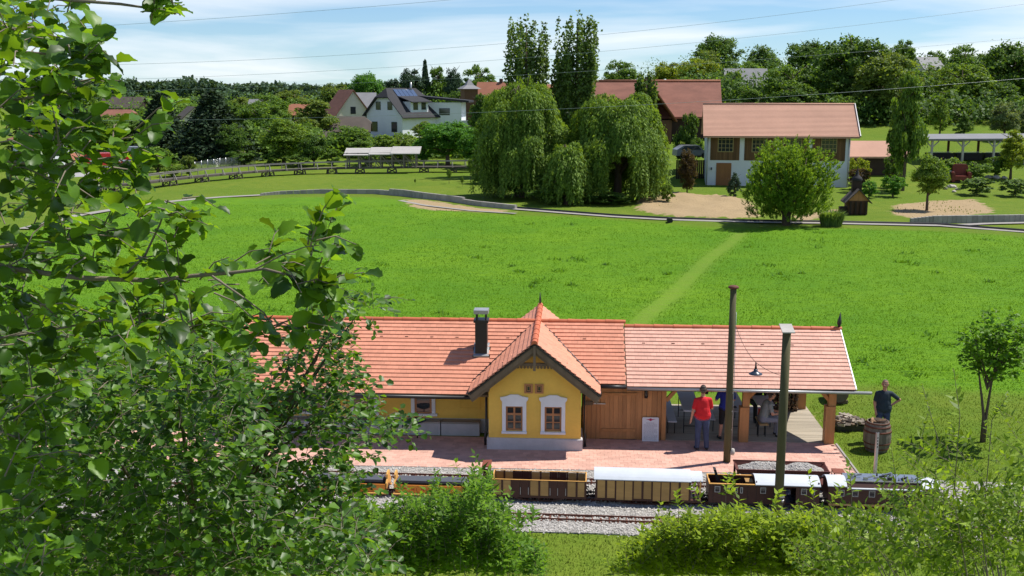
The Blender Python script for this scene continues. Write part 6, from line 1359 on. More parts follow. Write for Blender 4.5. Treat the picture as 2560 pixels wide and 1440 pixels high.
# left garden trees
for a in ((150, 178, 220, 150, 'spruceA', 'spruce', .04, 'dark spruce at the far left behind the alder leaves', G1), (408, 236, 160, 150, 'spruceB', 'spruce', .05, 'narrow dark spruce left of the pale gabled house', G1), (538, 232, 225, 142, 'spruceA', 'spruce', .02, 'broad very dark spruce in the middle of the left gardens', G1),
          (585, 300, 90, 138, 'ovalA', 'dark', .08, 'dark leafy tree leaning on the broad spruce', G1), (650, 252, 130, 160, 'roundA', 'mid', .10, 'mid green tree right of the broad dark spruce', G1), (710, 285, 130, 136, 'ovalA', 'light', .12, 'light green garden tree with pale trunk by the lawn', G1),
          (785, 330, 75, 134, 'roundB', 'dark', .10, 'small dark round tree left of the covered bridge', G1), (870, 312, 120, 150, 'roundA', 'mid', .06, 'green tree before the brown roofed outbuilding', G1), (790, 240, 120, 175, 'ovalB', 'olive', .12, 'olive green tall tree left of the cream gabled house', G1),
          (845, 203, 95, 260, 'roundB', 'olive', .1, 'olive green tree standing above the cream gabled house', G3), (740, 222, 100, 270, 'roundA', 'olive', .1, 'rounded olive tree left of the olive tall tree', G3), (690, 255, 80, 210, 'ovalB', 'mid', .08, 'green tree before the blue grey roofed house', G1),
          (1120, 296, 150, 134, 'roundC', 'vivid', .16, 'broad glossy green walnut right of the white house', G1), (1190, 318, 90, 130, 'roundB', 'vivid', .14, 'glossy green tree beside the left weeping willow', G1), (1210, 222, 90, 165, 'ovalB', 'dark', .05, 'dark green tree between white annex and willow', G1),
          (1060, 300, 70, 165, 'roundB', 'olive', .1, 'olive bush tree at the corner of the white house', G1), (345, 283, 150, 160, 'roundC', 'mid', .06, 'wide green tree below the orange bungalow', G1), (250, 290, 120, 155, 'roundA', 'mid', .06, 'green tree right of the far left spruce', G1), (440, 300, 90, 160, 'ovalB', 'olive', .05, 'olive tree between the two spruces', G1),
          (215, 205, 90, 330, 'roundA', 'mid', .05, 'rounded green tree rising before the forest at the left', G3), (300, 232, 130, 400, 'roundC', 'dark', .02, 'dark tree clump before the far forest', G3), (408, 243, 60, 260, 'roundB', 'grey', .1, 'greyish flowering tree above the narrow spruce', G1),
          (920, 174, 88, 262, 'roundC', 'vivid', .1, 'dense round green tree above the dark timber hut', G3), (985, 188, 60, 275, 'ovalB', 'pine', .08, 'dark pine right of the dense round tree', G3), (1030, 165, 70, 280, 'roundB', 'pine', .1, 'tall pine with rounded crown behind the white house', G3), (1066, 152, 40, 285, 'spruceB', 'pine', .05, 'slender conifer top behind the white house roof', G3),
          (1096, 155, 60, 285, 'ovalB', 'mid', .08, 'tall ash tree right of the slender conifer', G3), (1135, 158, 55, 280, 'ovalA', 'pine', .08, 'pine between the tall ash and the timber tower', G3), (1200, 157, 85, 290, 'roundA', 'mid', .08, 'rounded tree on the skyline left of the poplars', G3),
          (1455, 195, 60, 270, 'roundB', 'dark', .05, 'small dark tree behind the right poplar', G3)):
    tree(*a[:8], group=a[8], name='spruce_tree' if 'spruce' in a[4] else 'broadleaf_tree')
# right hillside
for a in ((1546, 146, 92, 250, 'roundA', 'mid', .1, 'round green tree on the skyline right of the poplars', G2), (1664, 150, 90, 215, 'roundB', 'yellow', .1, 'yellow green tree above the farmhouse ridge', G2), (1740, 140, 110, 205, 'roundC', 'yellow', .1, 'bright yellow green tree below the dark round tree', G2), (1755, 120, 84, 235, 'roundA', 'olive', .1, 'olive rounded crown below the dark skyline tree', G2), (1786, 79, 116, 245, 'roundC', 'dark', .12, 'large dark round tree on the skyline above the barn', G2),
          (1825, 170, 70, 190, 'ovalB', 'light', .06, 'light green tree right of the farmhouse gable', G2), (1893, 103, 98, 240, 'ovalA', 'dark', .1, 'dark oval tree right of the large skyline tree', G2), (1600, 195, 70, 200, 'ovalA', 'light', .05, 'light green tree behind the small poplar', G2), (1870, 215, 80, 165, 'ovalB', 'mid', .05, 'green tree right of the farmhouse', G2),
          (2005, 92, 112, 220, 'roundC', 'dark', .1, 'dark wide tree left of the giant walnut', G2), (1972, 157, 145, 165, 'roundA', 'mid', .06, 'green tree directly behind the barn roof', G2), (2120, 76, 185, 165, 'roundC', 'dark', .12, 'giant dark walnut tree above the barn', G2), (2200, 125, 165, 158, 'roundA', 'olive', .12, 'sunlit olive crown right of the giant walnut', G2), (2242, 93, 62, 260, 'roundB', 'mid', .1, 'small round tree on the skyline behind the olive crown', G2),
          (2318, 122, 72, 250, 'roundB', 'mid', .1, 'green tree beside the small hilltop house', G2), (2395, 108, 92, 245, 'roundA', 'mid', .1, 'round tree right of the hilltop house', G2), (2470, 118, 80, 250, 'roundB', 'dark', .05, 'dark tree on the skyline near the right edge', G2), (2520, 92, 170, 172, 'roundC', 'dark', .08, 'huge dark tree at the right edge', G2), (2390, 152, 150, 165, 'roundA', 'light', .08, 'light green wide tree below the hilltop house', G2),
          (2262, 155, 102, 103, 'ovalB', 'mid', .06, 'tall columnar tree right of the white barn', G2), (2344, 236, 64, 142, 'coneA', 'light', .08, 'small light tree on the bright slope behind the wagon shelter', G2), (2404, 281, 56, 140, 'coneA', 'dark', .04, 'small dark tree on the slope above the wagon shelter', G2), (2506, 250, 76, 140, 'roundA', 'grey', .06, 'grey green rounded tree above the right end of the wagon shelter', G2), (2556, 262, 60, 142, 'roundB', 'grey', .06, 'grey green tree at the right picture edge', G2),
          (2326, 374, 96, 88, 'ovalA', 'light', .22, 'small feathery tree standing on the bare soil bed', G4), (2530, 318, 92, 112, 'coneA', 'yellow', .12, 'yellow green young tree before the wagon shelter', G4), (2450, 170, 120, 200, 'roundB', 'dark', .05, 'dark tree filling the gap below the skyline at the right', G2), (2060, 180, 100, 190, 'roundB', 'dark', .02, 'dark crown in the shade left below the walnut', G2), (2160, 215, 150, 172, 'roundC', 'dark', .02, 'dark undergrowth tree below the walnut crown', G2), (1935, 190, 90, 200, 'roundB', 'light', .05, 'light tree between the dark oval tree and the barn roof', G2), (2290, 190, 110, 205, 'roundA', 'dark', .03, 'dark tree behind the columnar tree', G2)):
    tree(*a[:8], group=a[8], name='broadleaf_tree')
for k, (px, top, wp, Y, cr_, lm_, lab) in enumerate(((1640, 205, 90, 185, 'roundA', 'light', 'light tree just above the farmhouse ridge'), (1700, 190, 90, 195, 'roundB', 'mid', 'green tree filling the slope above the farmhouse'), (1790, 175, 90, 200, 'roundC', 'mid', 'green tree right above the farmhouse ridge end'), (1850, 150, 100, 215, 'roundA', 'mid', 'green tree between the skyline tree and the oval tree'), (1920, 165, 110, 205, 'roundC', 'dark', 'dark tree left behind the barn'), (1985, 205, 120, 160, 'roundB', 'dark', 'dark shade tree just behind the barn ridge'), (2065, 160, 110, 185, 'roundC', 'mid', 'green tree left under the walnut crown'), (2250, 165, 120, 180, 'roundC', 'mid', 'green tree right under the olive crown'), (2330, 160, 110, 190, 'roundB', 'olive', 'olive tree left of the wide light tree'), (2420, 175, 120, 175, 'roundC', 'mid', 'green tree right of the wide light tree'), (2480, 200, 110, 165, 'roundA', 'dark', 'dark tree under the huge right edge tree'), (2560, 150, 120, 190, 'roundB', 'mid', 'green tree at the right edge behind the huge dark one'), (2130, 150, 120, 190, 'roundA', 'dark', 'dark crown behind the giant walnut'), (2360, 215, 100, 160, 'ovalA', 'mid', 'mid green tree above the small slope tree'), (2200, 240, 110, 160, 'roundB', 'dark', 'dark low tree beside the dark timber house'), (2100, 235, 90, 155, 'roundB', 'mid', 'green low tree right of the barn ridge end'))):
    tree(px, top, wp, Y, cr_, lm_, .02, lab, 'broadleaf_tree', group=G2)
for px, top, wp, Y, cr_, lm_, lab in ((180, 250, 110, 180, 'roundC', 'mid', 'green tree behind the white box house'), (290, 280, 120, 165, 'roundB', 'mid', 'leafy tree below the dark barn'), (480, 320, 80, 158, 'roundA', 'mid', 'green tree under the pale gabled house'), (620, 270, 100, 165, 'roundC', 'light', 'light green tree behind the broad spruce'), (760, 300, 90, 155, 'roundC', 'mid', 'green tree left of the brown outbuilding'), (560, 250, 90, 220, 'roundB', 'dark', 'dark tree behind the tip of the broad spruce'), (670, 232, 110, 230, 'roundA', 'mid', 'green tree beside the blue grey roof'), (480, 255, 90, 260, 'roundC', 'mid', 'green tree far behind the pale gabled house'), (360, 265, 90, 250, 'roundA', 'olive', 'olive tree right of the dark barn'), (610, 240, 90, 270, 'roundB', 'olive', 'olive crown on the rise left of the blue grey roof'), (880, 228, 70, 250, 'roundB', 'mid', 'green tree left of the hillside shed'), (955, 215, 60, 265, 'roundA', 'dark', 'dark tree right of the hillside shed'), (1150, 225, 80, 240, 'roundA', 'dark', 'dark tree behind the timber tower'), (1225, 260, 80, 150, 'ovalA', 'mid', 'green tree left behind the left willow'), (1250, 210, 60, 200, 'ovalB', 'olive', 'olive tree before the orange roof house'), (1020, 200, 90, 290, 'roundC', 'dark', 'dark crowns just above the white house ridge'), (1110, 205, 90, 290, 'roundC', 'mid', 'green crowns above the white annex roof'), (900, 345, 70, 146, 'roundB', 'mid', 'bushy tree at the left corner of the white house'), (1000, 330, 90, 144, 'roundA', 'light', 'light bushy tree below the white house windows')):
    tree(px, top, wp, Y, cr_, lm_, .02, lab, 'broadleaf_tree', group=G1)
# shrubs
for a in ((392, 366, 100, 124, 'shrubA', 'mid', 'rounded shrub below the narrow spruce'), (355, 395, 50, 119, 'shrubB', 'dark', 'dark low shrub left of the rounded shrub'), (472, 388, 42, 121, 'shrubA', 'olive', 'small clipped shrub beside the mesh fence'), (430, 405, 60, 120, 'shrubB', 'light', 'light flowering shrub between fence and spruce'), (610, 370, 80, 134, 'shrubB', 'dark', 'dark shrub at the foot of the broad spruce'), (690, 378, 60, 134, 'shrubA', 'mid', 'green shrub under the light garden tree'), (960, 335, 70, 140, 'shrubA', 'light', 'light green bush left before the white house'), (1010, 334, 80, 138, 'shrubB', 'light', 'light green bush right before the white house'), (1060, 345, 60, 136, 'shrubA', 'vivid', 'vivid shrub behind the covered bridge'), (915, 360, 80, 134, 'shrubB', 'mid', 'mid green shrub behind the covered bridge'), (830, 370, 60, 134, 'shrubA', 'mid', 'green shrub left behind the covered bridge'), (745, 385, 60, 132, 'shrubA', 'dark', 'dark shrub on the garden edge'),
          (2148, 383, 58, 108, 'shrubB', 'yellow', 'yellowish shrub at the right barn corner'), (2150, 420, 62, 104, 'shrubA', 'red', 'brownish shrub below the yellowish one'), (2178, 452, 48, 97, 'shrubA', 'vivid', 'round green shrub behind the model chapel'), (2238, 430, 64, 98, 'shrubB', 'vivid', 'bright green shrub between chapel and soil bed'), (2236, 385, 60, 106, 'shrubA', 'dark', 'dark shrub at the foot of the columnar tree'), (2448, 442, 86, 99, 'shrubA', 'reed', 'rounded ornamental grass mound right of the armchair'), (2545, 445, 80, 98, 'shrubA', 'reed', 'ornamental grass mound at the right edge'), (1720, 362, 54, 101, 'ovalA', 'red', 'dark reddish conical shrub left of the barn'), (1720, 268, 72, 118, 'ovalB', 'dark', 'tall dark shrub leaning on the barn'), (1839, 427, 44, 96, 'coneA', 'pine', 'small conifer before the barn'), (1670, 458, 40, 93, 'shrubA', 'light', 'small light shrub right of the weeping willow'), (2380, 392, 70, 112, 'shrubA', 'light', 'leafy shrub below the wagon shelter posts'), (2440, 398, 80, 111, 'shrubB', 'mid', 'green shrub below the middle of the wagon shelter'), (2490, 390, 60, 113, 'shrubA', 'mid', 'green shrub left of the yellow green young tree'), (2350, 405, 50, 110, 'shrubB', 'vivid', 'vivid shrub at the left post of the wagon shelter'),
          (1380, 455, 120, 93, 'shrubB', 'dark', 'dark shrub in the shade under the willows'), (1210, 430, 70, 112, 'shrubA', 'dark', 'dark shrub left of the left willow'), (1290, 440, 80, 100, 'shrubA', 'dark', 'low dark shrub at the foot of the left willow'), (1530, 480, 110, 92, 'shrubA', 'dark', 'low shrub around the trunk of the right willow'), (1600, 420, 60, 102, 'shrubB', 'dark', 'dark shrub behind the right willow')):
    tree(*a[:6], .0, a[6], 'shrub', 'shrub', G4)
rg = MB(); pr = hit(2078, 566)
V = []; q = random.Random(3)
for k in range(900):
    a = q.random() * 6.28; r0 = .75 * math.sqrt(q.random()); h = q.uniform(.7, 1.35); l = q.uniform(.15, .7); b0 = Vector((r0 * math.cos(a), r0 * .8 * math.sin(a), 0)); d = Vector((math.cos(a + q.uniform(-.6, .6)), math.sin(a + q.uniform(-.6, .6)), 0)); s = Vector((-d.y, d.x, 0)) * .03
    m_ = b0 + d * l * .4 + Vector((0, 0, h * .75)); t_ = b0 + d * l + Vector((0, 0, h * q.uniform(.75, 1.05))); rg.add([b0 - s, b0 + s, m_ + s * .8, m_ - s * .8, t_], [(0, 1, 2, 3), (3, 2, 4)])
rgo = empty('reed_clump', pr, 0, 'bushy clump of tall reed grass beside the path right of the round tree', 'grass clump'); rg.build('blades', LM['reed'], rgo, kind='stuff')
# saplings on the far lawn
for px, py, top, lab in ((1037, 463, 446, 'thin sapling on the lawn below the covered bridge'), (1122, 461, 420, 'sapling left of the willow shade'), (1155, 468, 440, 'second sapling left of the willow'), (1176, 454, 392, 'light green young tree left of the left willow')):
    g_ = hit(px, py); tree(px, top, (py - top) * .35, g_.y, 'ovalA', 'light', .35, lab, 'sapling', 'tree', 'saplings on the far lawn')
# ---- poplars
def poplar(px, top, wpx, Y, seed, label, n=11500):
    p = at(px, 400, Y); z0 = gz(p.x, Y); h = at(px, top, Y).z - z0; e = empty('poplar_tree', (p.x, Y, z0), 0, label, 'tree', 'poplars behind the willows')
    w = wpx / FPX * Y; link('trunk', SPT, e).scale = (h * .5, h * .5, h * .95); c = link('crown', crown_mesh('crown', 'poplar', n, 0, .017, seed, .8), e, (0, 0, h * .06)); c.scale = (1, 1, 1)
    r = np.random.default_rng(seed); P, out = crown_points(r, n, 0, 'poplar'); P = P * np.array([w * .62, w * .62, h * .95]); L = r.uniform(.2, .42, n); V_, F_ = leaf_arrays(P, rdir(r, n) + np.array([0, 0, .3]), out + rdir(r, n) * .5, L, L * .8, 'quad'); c.data = np_mesh('crown', V_, F_, LM['poplar'])
poplar(1315, 33, 100, 121, 5, 'tall poplar with full crown rising behind the left willow'); poplar(1440, 20, 98, 118, 6, 'tallest poplar rising between the two willows'); poplar(1395, 128, 36, 120, 7, 'slim side stem of the tallest poplar', 3500); poplar(1612, 172, 56, 106, 8, 'short dark poplar behind the right willow', 9000)
tree(1312, 165, 95, 113, 'ovalA', 'light', .05, 'light green feathery tree between the left willow and its poplar', 'broadleaf_tree', group=G1)
tree(1500, 250, 80, 108, 'ovalB', 'mid', .05, 'green tree between the right poplar and the right willow', 'broadleaf_tree', group=G1)
# ---- weeping willows: arched limbs with hanging strands of narrow leaves
def willow(px, base_py, top, wpx, Y, seed, label, nstr=900, trunk_px=None, gap=False):
    r = np.random.default_rng(seed); p = at(px, 400, Y); z0 = gz(p.x, Y); h = at(px, top, Y).z - z0; w = wpx / FPX * Y / 2
    e = empty('weeping_willow', (p.x, Y, z0), 0, label, 'tree', 'weeping willows at the end of the meadow'); q = random.Random(seed); tk = MB(); tk.tube([(0, 0, -.2), (.05, 0, h * .2), (-.1, .1, h * .45)], [.42, .34, .26], 10); tips = []
    for k in range(38):
        a = k * 2.399; l = w * q.uniform(.25, .98); zt = h * (1 - .50 * (l / w) ** 2 - q.random() * .26); s0 = Vector((0, 0, h * q.uniform(.2, .45))); t1 = Vector((math.cos(a) * l * .55, math.sin(a) * l * .55, zt)); t2 = Vector((math.cos(a) * l, math.sin(a) * l, zt - h * .06))
        tk.tube([s0, s0.lerp(t1, .5) + Vector((0, 0, h * .06)), t1, t2], [.16, .1, .06, .02], 6); tips.append((t1, t2, a))
    tk.build('trunk', MT['bark'], e)
    P = []; D = []; doms = []
    for k in range(34):                                            # overlapping hanging domes on the crown shell
        f = (k + .5) / 34; zz = .97 - .62 * f; rad = w * .80 * math.sqrt(max(.02, 1 - ((zz - .42) / .60) ** 2)) * q.uniform(.72, 1.05); a = k * 2.399 + q.uniform(-.3, .3)
        doms.append((Vector((math.cos(a) * rad, math.sin(a) * rad, h * zz * q.uniform(.93, 1.0))), w * q.uniform(.20, .34), a))
    for k in range(nstr):
        c, rc, a0 = doms[q.randrange(34)]; u = math.sqrt(q.random()); a = q.random() * 6.283; b0 = c + Vector((math.cos(a) * rc * u, math.sin(a) * rc * u, rc * .55 * (1 - u * u) - rc * .3 + q.gauss(0, .12)))
        out_ = Vector((math.cos(a) * .6 + math.cos(a0) * .4, math.sin(a) * .6 + math.sin(a0) * .4, 0)); ln = h * q.uniform(.06, .26) * (.45 + u * .8) * (1.5 if c.z < h * .55 else .9)
        ln = min(ln, max(.25, b0.z - h * .03))
        if gap and abs(b0.x + .06 * w) < w * .20 and b0.y < w * .2: ln = min(ln, max(.3, b0.z - h * .42))
        st = max(4, int(ln / .12)); k2 = q.uniform(.1, .4)
        for i in range(st):
            f = i / st; P.append((b0.x + out_.x * k2 * math.sqrt(f) + q.gauss(0, .05), b0.y + out_.y * k2 * math.sqrt(f) + q.gauss(0, .05), b0.z + .12 * math.sin(min(1, f * 3) * 3.1) - ln * f)); D.append((out_.x * .5 + q.gauss(0, .6), out_.y * .5 + q.gauss(0, .6), -.75))
    P = np.array(P); D = np.array(D); n = len(P); L = r.uniform(.20, .38, n); out = np.stack([P[:, 0], P[:, 1], P[:, 2] * .0 + w * .5], -1) / w + rdir(r, n) * .7
    V_, F_ = leaf_arrays(P, D, out, L, L * .40, 'lance'); link('crown', np_mesh('crown', V_, F_, LM['willow']), e)
willow(1308, 500, 196, 235, 99, 21, 'left weeping willow below the full poplar', 5600); willow(1545, 505, 216, 270, 96, 22, 'right weeping willow with visible trunk beside the bare soil', 5800, gap=True); willow(1420, 500, 352, 110, 92, 23, 'low drooping willow between the two big willows', 2200)
# ---- round willow in front of the barn (ascending feathery twigs)
def feather(px, base_py, top, wpx, seed, label, name, lm, n=12000, leaf=.14, bottom=.12, group=None):
    g_ = hit(px, base_py); Y = g_.y; h = at(px, top, Y).z - g_.z; w = wpx / FPX * Y / 2; r = np.random.default_rng(seed); q = random.Random(seed)
    e = empty(name, g_, 0, label, 'tree', group); tk = MB()
    P = []; D = []
    for k in range(5): a = k * 1.3; tk.tube([(0, 0, -.1), (math.cos(a) * .15, math.sin(a) * .15, h * .12), (math.cos(a) * w * .35, math.sin(a) * w * .35, h * .45), (math.cos(a) * w * .5, math.sin(a) * w * .5, h * .75)], [.3, .2, .1, .03], 8)
    tk.build('trunk', MT['bark'], e); ntw = n // 16
    for k in range(ntw):
        u = q.random(); a = q.random() * 6.283; ph = math.acos(1 - 1.98 * q.random()); rr_ = (q.random() ** .33); lob = .86 + .16 * math.sin(3 * a + 2 * ph) + .10 * math.sin(5 * a - 4 * ph + 1); rr_ *= lob; b0 = Vector((math.sin(ph) * math.cos(a) * w * rr_ * .95, math.sin(ph) * math.sin(a) * w * rr_ * .9, h * (bottom + .42 * (1 - bottom)) + math.cos(ph) * h * .50 * rr_))
        if b0.z < h * bottom: continue
        d = Vector((math.cos(a) * math.sin(ph) * .6, math.sin(a) * math.sin(ph) * .6, .75)).normalized(); ln = q.uniform(.2, .45)
        for i in range(16): P.append(b0 + d * ln * (i / 16) + Vector((q.gauss(0, .03), q.gauss(0, .03), 0))); D.append(d + Vector((q.gauss(0, .6), q.gauss(0, .6), q.gauss(0, .4))))
    P = np.array([tuple(x) for x in P]); D = np.array([tuple(x) for x in D]); n = len(P); L = leaf * r.uniform(.7, 1.3, n); c0 = np.array([0, 0, h * .45]); out = (P - c0) / w + rdir(r, n) * .7 + np.array([0, 0, .3])
    V_, F_ = leaf_arrays(P, D, out, L, L * .36, 'lance'); link('crown', np_mesh('crown', V_, F_, LM[lm]), e)
feather(1965, 562, 335, 246, 31, 'round bushy willow standing on the meadow edge before the barn', 'round_willow', 'frontw', 46000, .20, .05)
# ---- far forest (uncountable) on the left skyline
r = np.random.default_rng(41); P = []; out = []; Ls = []
for k in range(900):
    px = r.uniform(-500, 1320); Y = r.uniform(540, 640); x = at(px, 300, Y).x; g0 = gz(x, Y); tp = at(px, np.interp(px, [-500, 190, 330, 480, 560, 700, 900, 1320], [196, 190, 186, 192, 206, 206, 204, 205]), Y).z * 1.0; h = (tp - g0) * r.uniform(.55, 1.0) * (.92 + .2 * math.sin(px * .021) * math.sin(px * .0083 + 1)); con = r.random() < .55; w = h * (.17 if con else .30); n = 75
    z = r.random(n) ** (.8 if con else .6); a = r.random(n) * 6.283; rad = (w * (1 - z) + .3 if con else w * np.sqrt(np.clip(1 - (z * 1.15 - .35) ** 2, .05, 1))) * r.random(n) ** .35
    P.append(np.stack([x + np.cos(a) * rad, Y + np.sin(a) * rad, g0 + h * z * .98], -1)); out.append(np.stack([np.cos(a), np.sin(a), z * 1.2], -1)); Ls.append(np.full(n, 2.1 if con else 2.4))
for k in range(330):
    px = r.uniform(-300, 1250); Y = r.uniform(330, 440)
    if 335 < px < 480: continue
    x = at(px, 300, Y).x; g0 = gz(x, Y); h = (at(px, 236 + 10 * math.sin(px * .03), Y).z - g0) * r.uniform(.7, 1.08); w = h * .36; n = 90; z = r.random(n) ** .6; a = r.random(n) * 6.283; rad = w * np.sqrt(np.clip(1 - (z * 1.15 - .35) ** 2, .05, 1)) * r.random(n) ** .35
    P.append(np.stack([x + np.cos(a) * rad, Y + np.sin(a) * rad, g0 + h * z * .98], -1)); out.append(np.stack([np.cos(a), np.sin(a), z * 1.2], -1)); Ls.append(np.full(n, 1.5))
P = np.concatenate(P); out = np.concatenate(out); L = np.concatenate(Ls) * r.uniform(.6, 1.2, len(P)); V_, F_ = leaf_arrays(P, rdir(r, len(P)) + np.array([0, 0, -.4]), out + rdir(r, len(P)) * .4, L, L * .7, 'quad')
tag(link('far_forest', np_mesh('far_forest', V_, F_, leafmat('forest_leaf', (.060, .105, .055), rough=.8, trans=.15, var=.4))), 'dark mixed forest on the far skyline at the left', 'forest', kind='stuff')
# hedge masses closing the gaps between the gardens
r = np.random.default_rng(43)
def mass(name, label, segs, lm, n, leaf):
    P = []; out = []
    for (px0, px1, Y0, Y1, h0, h1) in segs:
        k = n // len(segs); f = r.random(k); Y = Y0 + (Y1 - Y0) * f; Y2 = Y + r.normal(0, 2.0, k); px = px0 + (px1 - px0) * f; X = (px - 1280) / FPX * (Y * .985 + 1.0); hh = (h0 + (h1 - h0) * r.random(k)) * (.6 + .6 * vnoise(X, Y2, 2.5, 9)); z = r.random(k) ** .7 * hh; P.append(np.stack([X, Y2, terr(X, Y2) + z], -1)); out.append(np.stack([r.normal(0, .5, k), -.6 + r.normal(0, .4, k), .4 + z / hh], -1))
    P = np.concatenate(P); out = np.concatenate(out); L = leaf * r.uniform(.6, 1.3, len(P)); V_, F_ = leaf_arrays(P, rdir(r, len(P)), out, L, L * .7, 'quad'); tag(link(name, np_mesh(name, V_, F_, LM[lm])), label, 'undergrowth', kind='stuff')
mass('garden_undergrowth', 'tangled shrubs and undergrowth filling the village gardens', [(60, 460, 165, 165, 2, 4.5), (440, 700, 150, 145, 1.5, 4), (640, 900, 148, 150, 1.5, 3.6), (900, 1240, 150, 145, 1, 2.8), (60, 700, 230, 240, 3, 6), (640, 1240, 255, 255, 3, 7), (60, 900, 330, 330, 3, 6)], 'mid', 30000, .55)
mass('hillside_undergrowth', 'dark undergrowth between the hillside trees at the right', [(2060, 2620, 156, 158, 2.4, 4.6), (1480, 1760, 175, 175, 3, 6), (1700, 2080, 180, 185, 4, 8), (2080, 2600, 175, 180, 4, 8), (1700, 2600, 230, 235, 5, 10), (1480, 2600, 290, 290, 5, 9)], 'dark', 40000, .55)
# ================================================================ foreground: alders at the left, shrubs along the bottom
def samp(poly, n, seed, y0, y1):
    """points inside an outline seen from the photograph's viewpoint, spread through a real depth range"""
    r = np.random.default_rng(seed); xs = [p[0] for p in poly]; ys = [p[1] for p in poly]; out = []
    while len(out) < n:
        X = r.uniform(min(xs), max(xs), 4 * n); Y = r.uniform(min(ys), max(ys), 4 * n); k = inpoly(X, Y, poly)
        for x, y in zip(X[k], Y[k]): out.append(at(x, y, r.uniform(y0, y1)))
    return out[:n]
class Twigs:
    def __init__(s): s.P = []; s.D = []; s.N = []; s.L = []; s.stem = MB(); s.base = []
def grow(T, pts, seed, ln, nl, leaf, mode, rad=.0022, up=.25):
    q = random.Random(seed)
    for b0 in pts:
        T.base.append(b0)
        if mode == 'alder':
            d = Vector((q.gauss(.35, .6), q.gauss(-.1, .6), q.gauss(up, .5))).normalized(); l = ln * q.uniform(.6, 1.3); e = b0 + d * l; mid = b0.lerp(e, .5) + Vector((0, 0, .02))
            T.stem.tube([b0, mid, e], [rad * 1.3, rad, rad * .6], 4, cap=False)
            s = d.cross(Vector((0, 0, 1))); s = s.normalized() if s.length > .05 else Vector((1, 0, 0))
            for i in range(nl):
                f = (i + .6) / nl; sd = 1 if i % 2 else -1; p = b0.lerp(e, f); ax = (d * .55 + s * sd * q.uniform(.5, 1.0) + Vector((q.gauss(0, .3), q.gauss(0, .3), q.gauss(-.12, .35)))).normalized()
                nn = Vector((q.gauss(.25, .5), q.gauss(-.1, .5), 1)).normalized(); T.P.append(p + ax * .008); T.D.append(ax); T.N.append(nn); T.L.append(leaf * q.uniform(.55, 1.2))
        else:
            d = Vector((q.gauss(0, .3), q.gauss(0, .3), 1 if mode == 'shoot' else q.uniform(.2, 1))).normalized()
            if mode == 'spray': d = Vector((q.gauss(-.5, .4), q.gauss(0, .4), q.uniform(.2, .9))).normalized()
            l = ln * q.uniform(.6, 1.25); e = b0 + d * l; T.stem.tube([b0, e], [rad, rad * .5], 4, cap=False)
            for i in range(nl):
                f = (i + .4) / nl; a = i * 2.4 + q.random(); x = d.cross(Vector((.3, 1, .2))).normalized(); y = d.cross(x); ax = (d * q.uniform(.35, .9) + (x * math.cos(a) + y * math.sin(a)) * .9 + Vector((0, 0, -.1))).normalized()
                T.P.append(b0.lerp(e, f)); T.D.append(ax); T.N.append((d + Vector((q.gauss(0, .3), q.gauss(0, .3), .6))).normalized()); T.L.append(leaf * q.uniform(.6, 1.25) * (1 - .3 * f))
def foliage(parent, T, shape, asp, m, nobj=0, part='crown'):
    P = np.array([tuple(p) for p in T.P]); D = np.array([tuple(p) for p in T.D]); Nn = np.array([tuple(p) for p in T.N]); L = np.array(T.L); org = np.array(parent.location)
    holder = parent; idx = np.arange(len(P))
    st = T.stem.build(part if nobj else 'twigs', MT['twig'], parent, kind=None if nobj else 'stuff'); st.data.transform(Matrix.Translation(-parent.location))
    if nobj:
        zc_ = P[:, 1] * math.cos(PITCH) - (P[:, 2] - CAM_H) * math.sin(PITCH); px = 1280 + FPX * P[:, 0] / zc_; yc = P[:, 1] * math.sin(PITCH) + (P[:, 2] - CAM_H) * math.cos(PITCH); py = 720 - FPX * yc / zc_
        vis = (px > -40) & (px < 2600) & (py > -40) & (py < 1480); sc = np.where(vis, L / zc_, 0); order = np.argsort(-sc); big = order[:nobj]; idx = order[nobj:]
        V, F = leaf_arrays(np.zeros((1, 3)), np.array([[1., 0, 0]]), np.array([[0., 0, 1]]), np.array([1.]), np.array([asp]), shape); lm = np_mesh('leaf', V, F, m, True)
        for i in big:
            d = Vector(D[i]).normalized(); s = d.cross(Vector(Nn[i])).normalized(); n2 = s.cross(d)
            M_ = Matrix(((d.x, s.x, n2.x), (d.y, s.y, n2.y), (d.z, s.z, n2.z))).to_4x4(); l = L[i]; o = link('leaf', lm, st); o.matrix_local = Matrix.Translation(Vector(P[i] - org)) @ M_ @ Matrix.Diagonal((l, l, l, 1)) @ Matrix.Diagonal((1, -1, 1, 1))
    V, F = leaf_arrays(P[idx] - org, D[idx], Nn[idx], L[idx], L[idx] * asp, shape); o = link('leaves' if nobj else 'foliage', np_mesh('leaves', V, F, m, shape == 'alder'), st if nobj else parent); o['kind'] = 'stuff'
    return st
def limbs(mb, trunk_top, pts, seed, n, r0):
    q = random.Random(seed)
    for k in range(n):
        e = pts[q.randrange(len(pts))]; f = q.uniform(.35, .95); s = Vector((trunk_top.x, trunk_top.y, max(.5, min(trunk_top.z, e.z - q.uniform(.3, 1.6))))); m_ = s.lerp(e, .55) + Vector((0, 0, q.uniform(-.05, .25))); mb.tube([s, m_, e], [r0, r0 * .55, r0 * .18], 6, cap=False)
NEAR = leafmat('near_alder_leaf', (.058, .132, .010), (.28, .47, .014), .42, .36, .6, .30); NEARB = leafmat('alder_leaf', (.052, .120, .010), (.24, .43, .014), .42, .30, .6, .30)
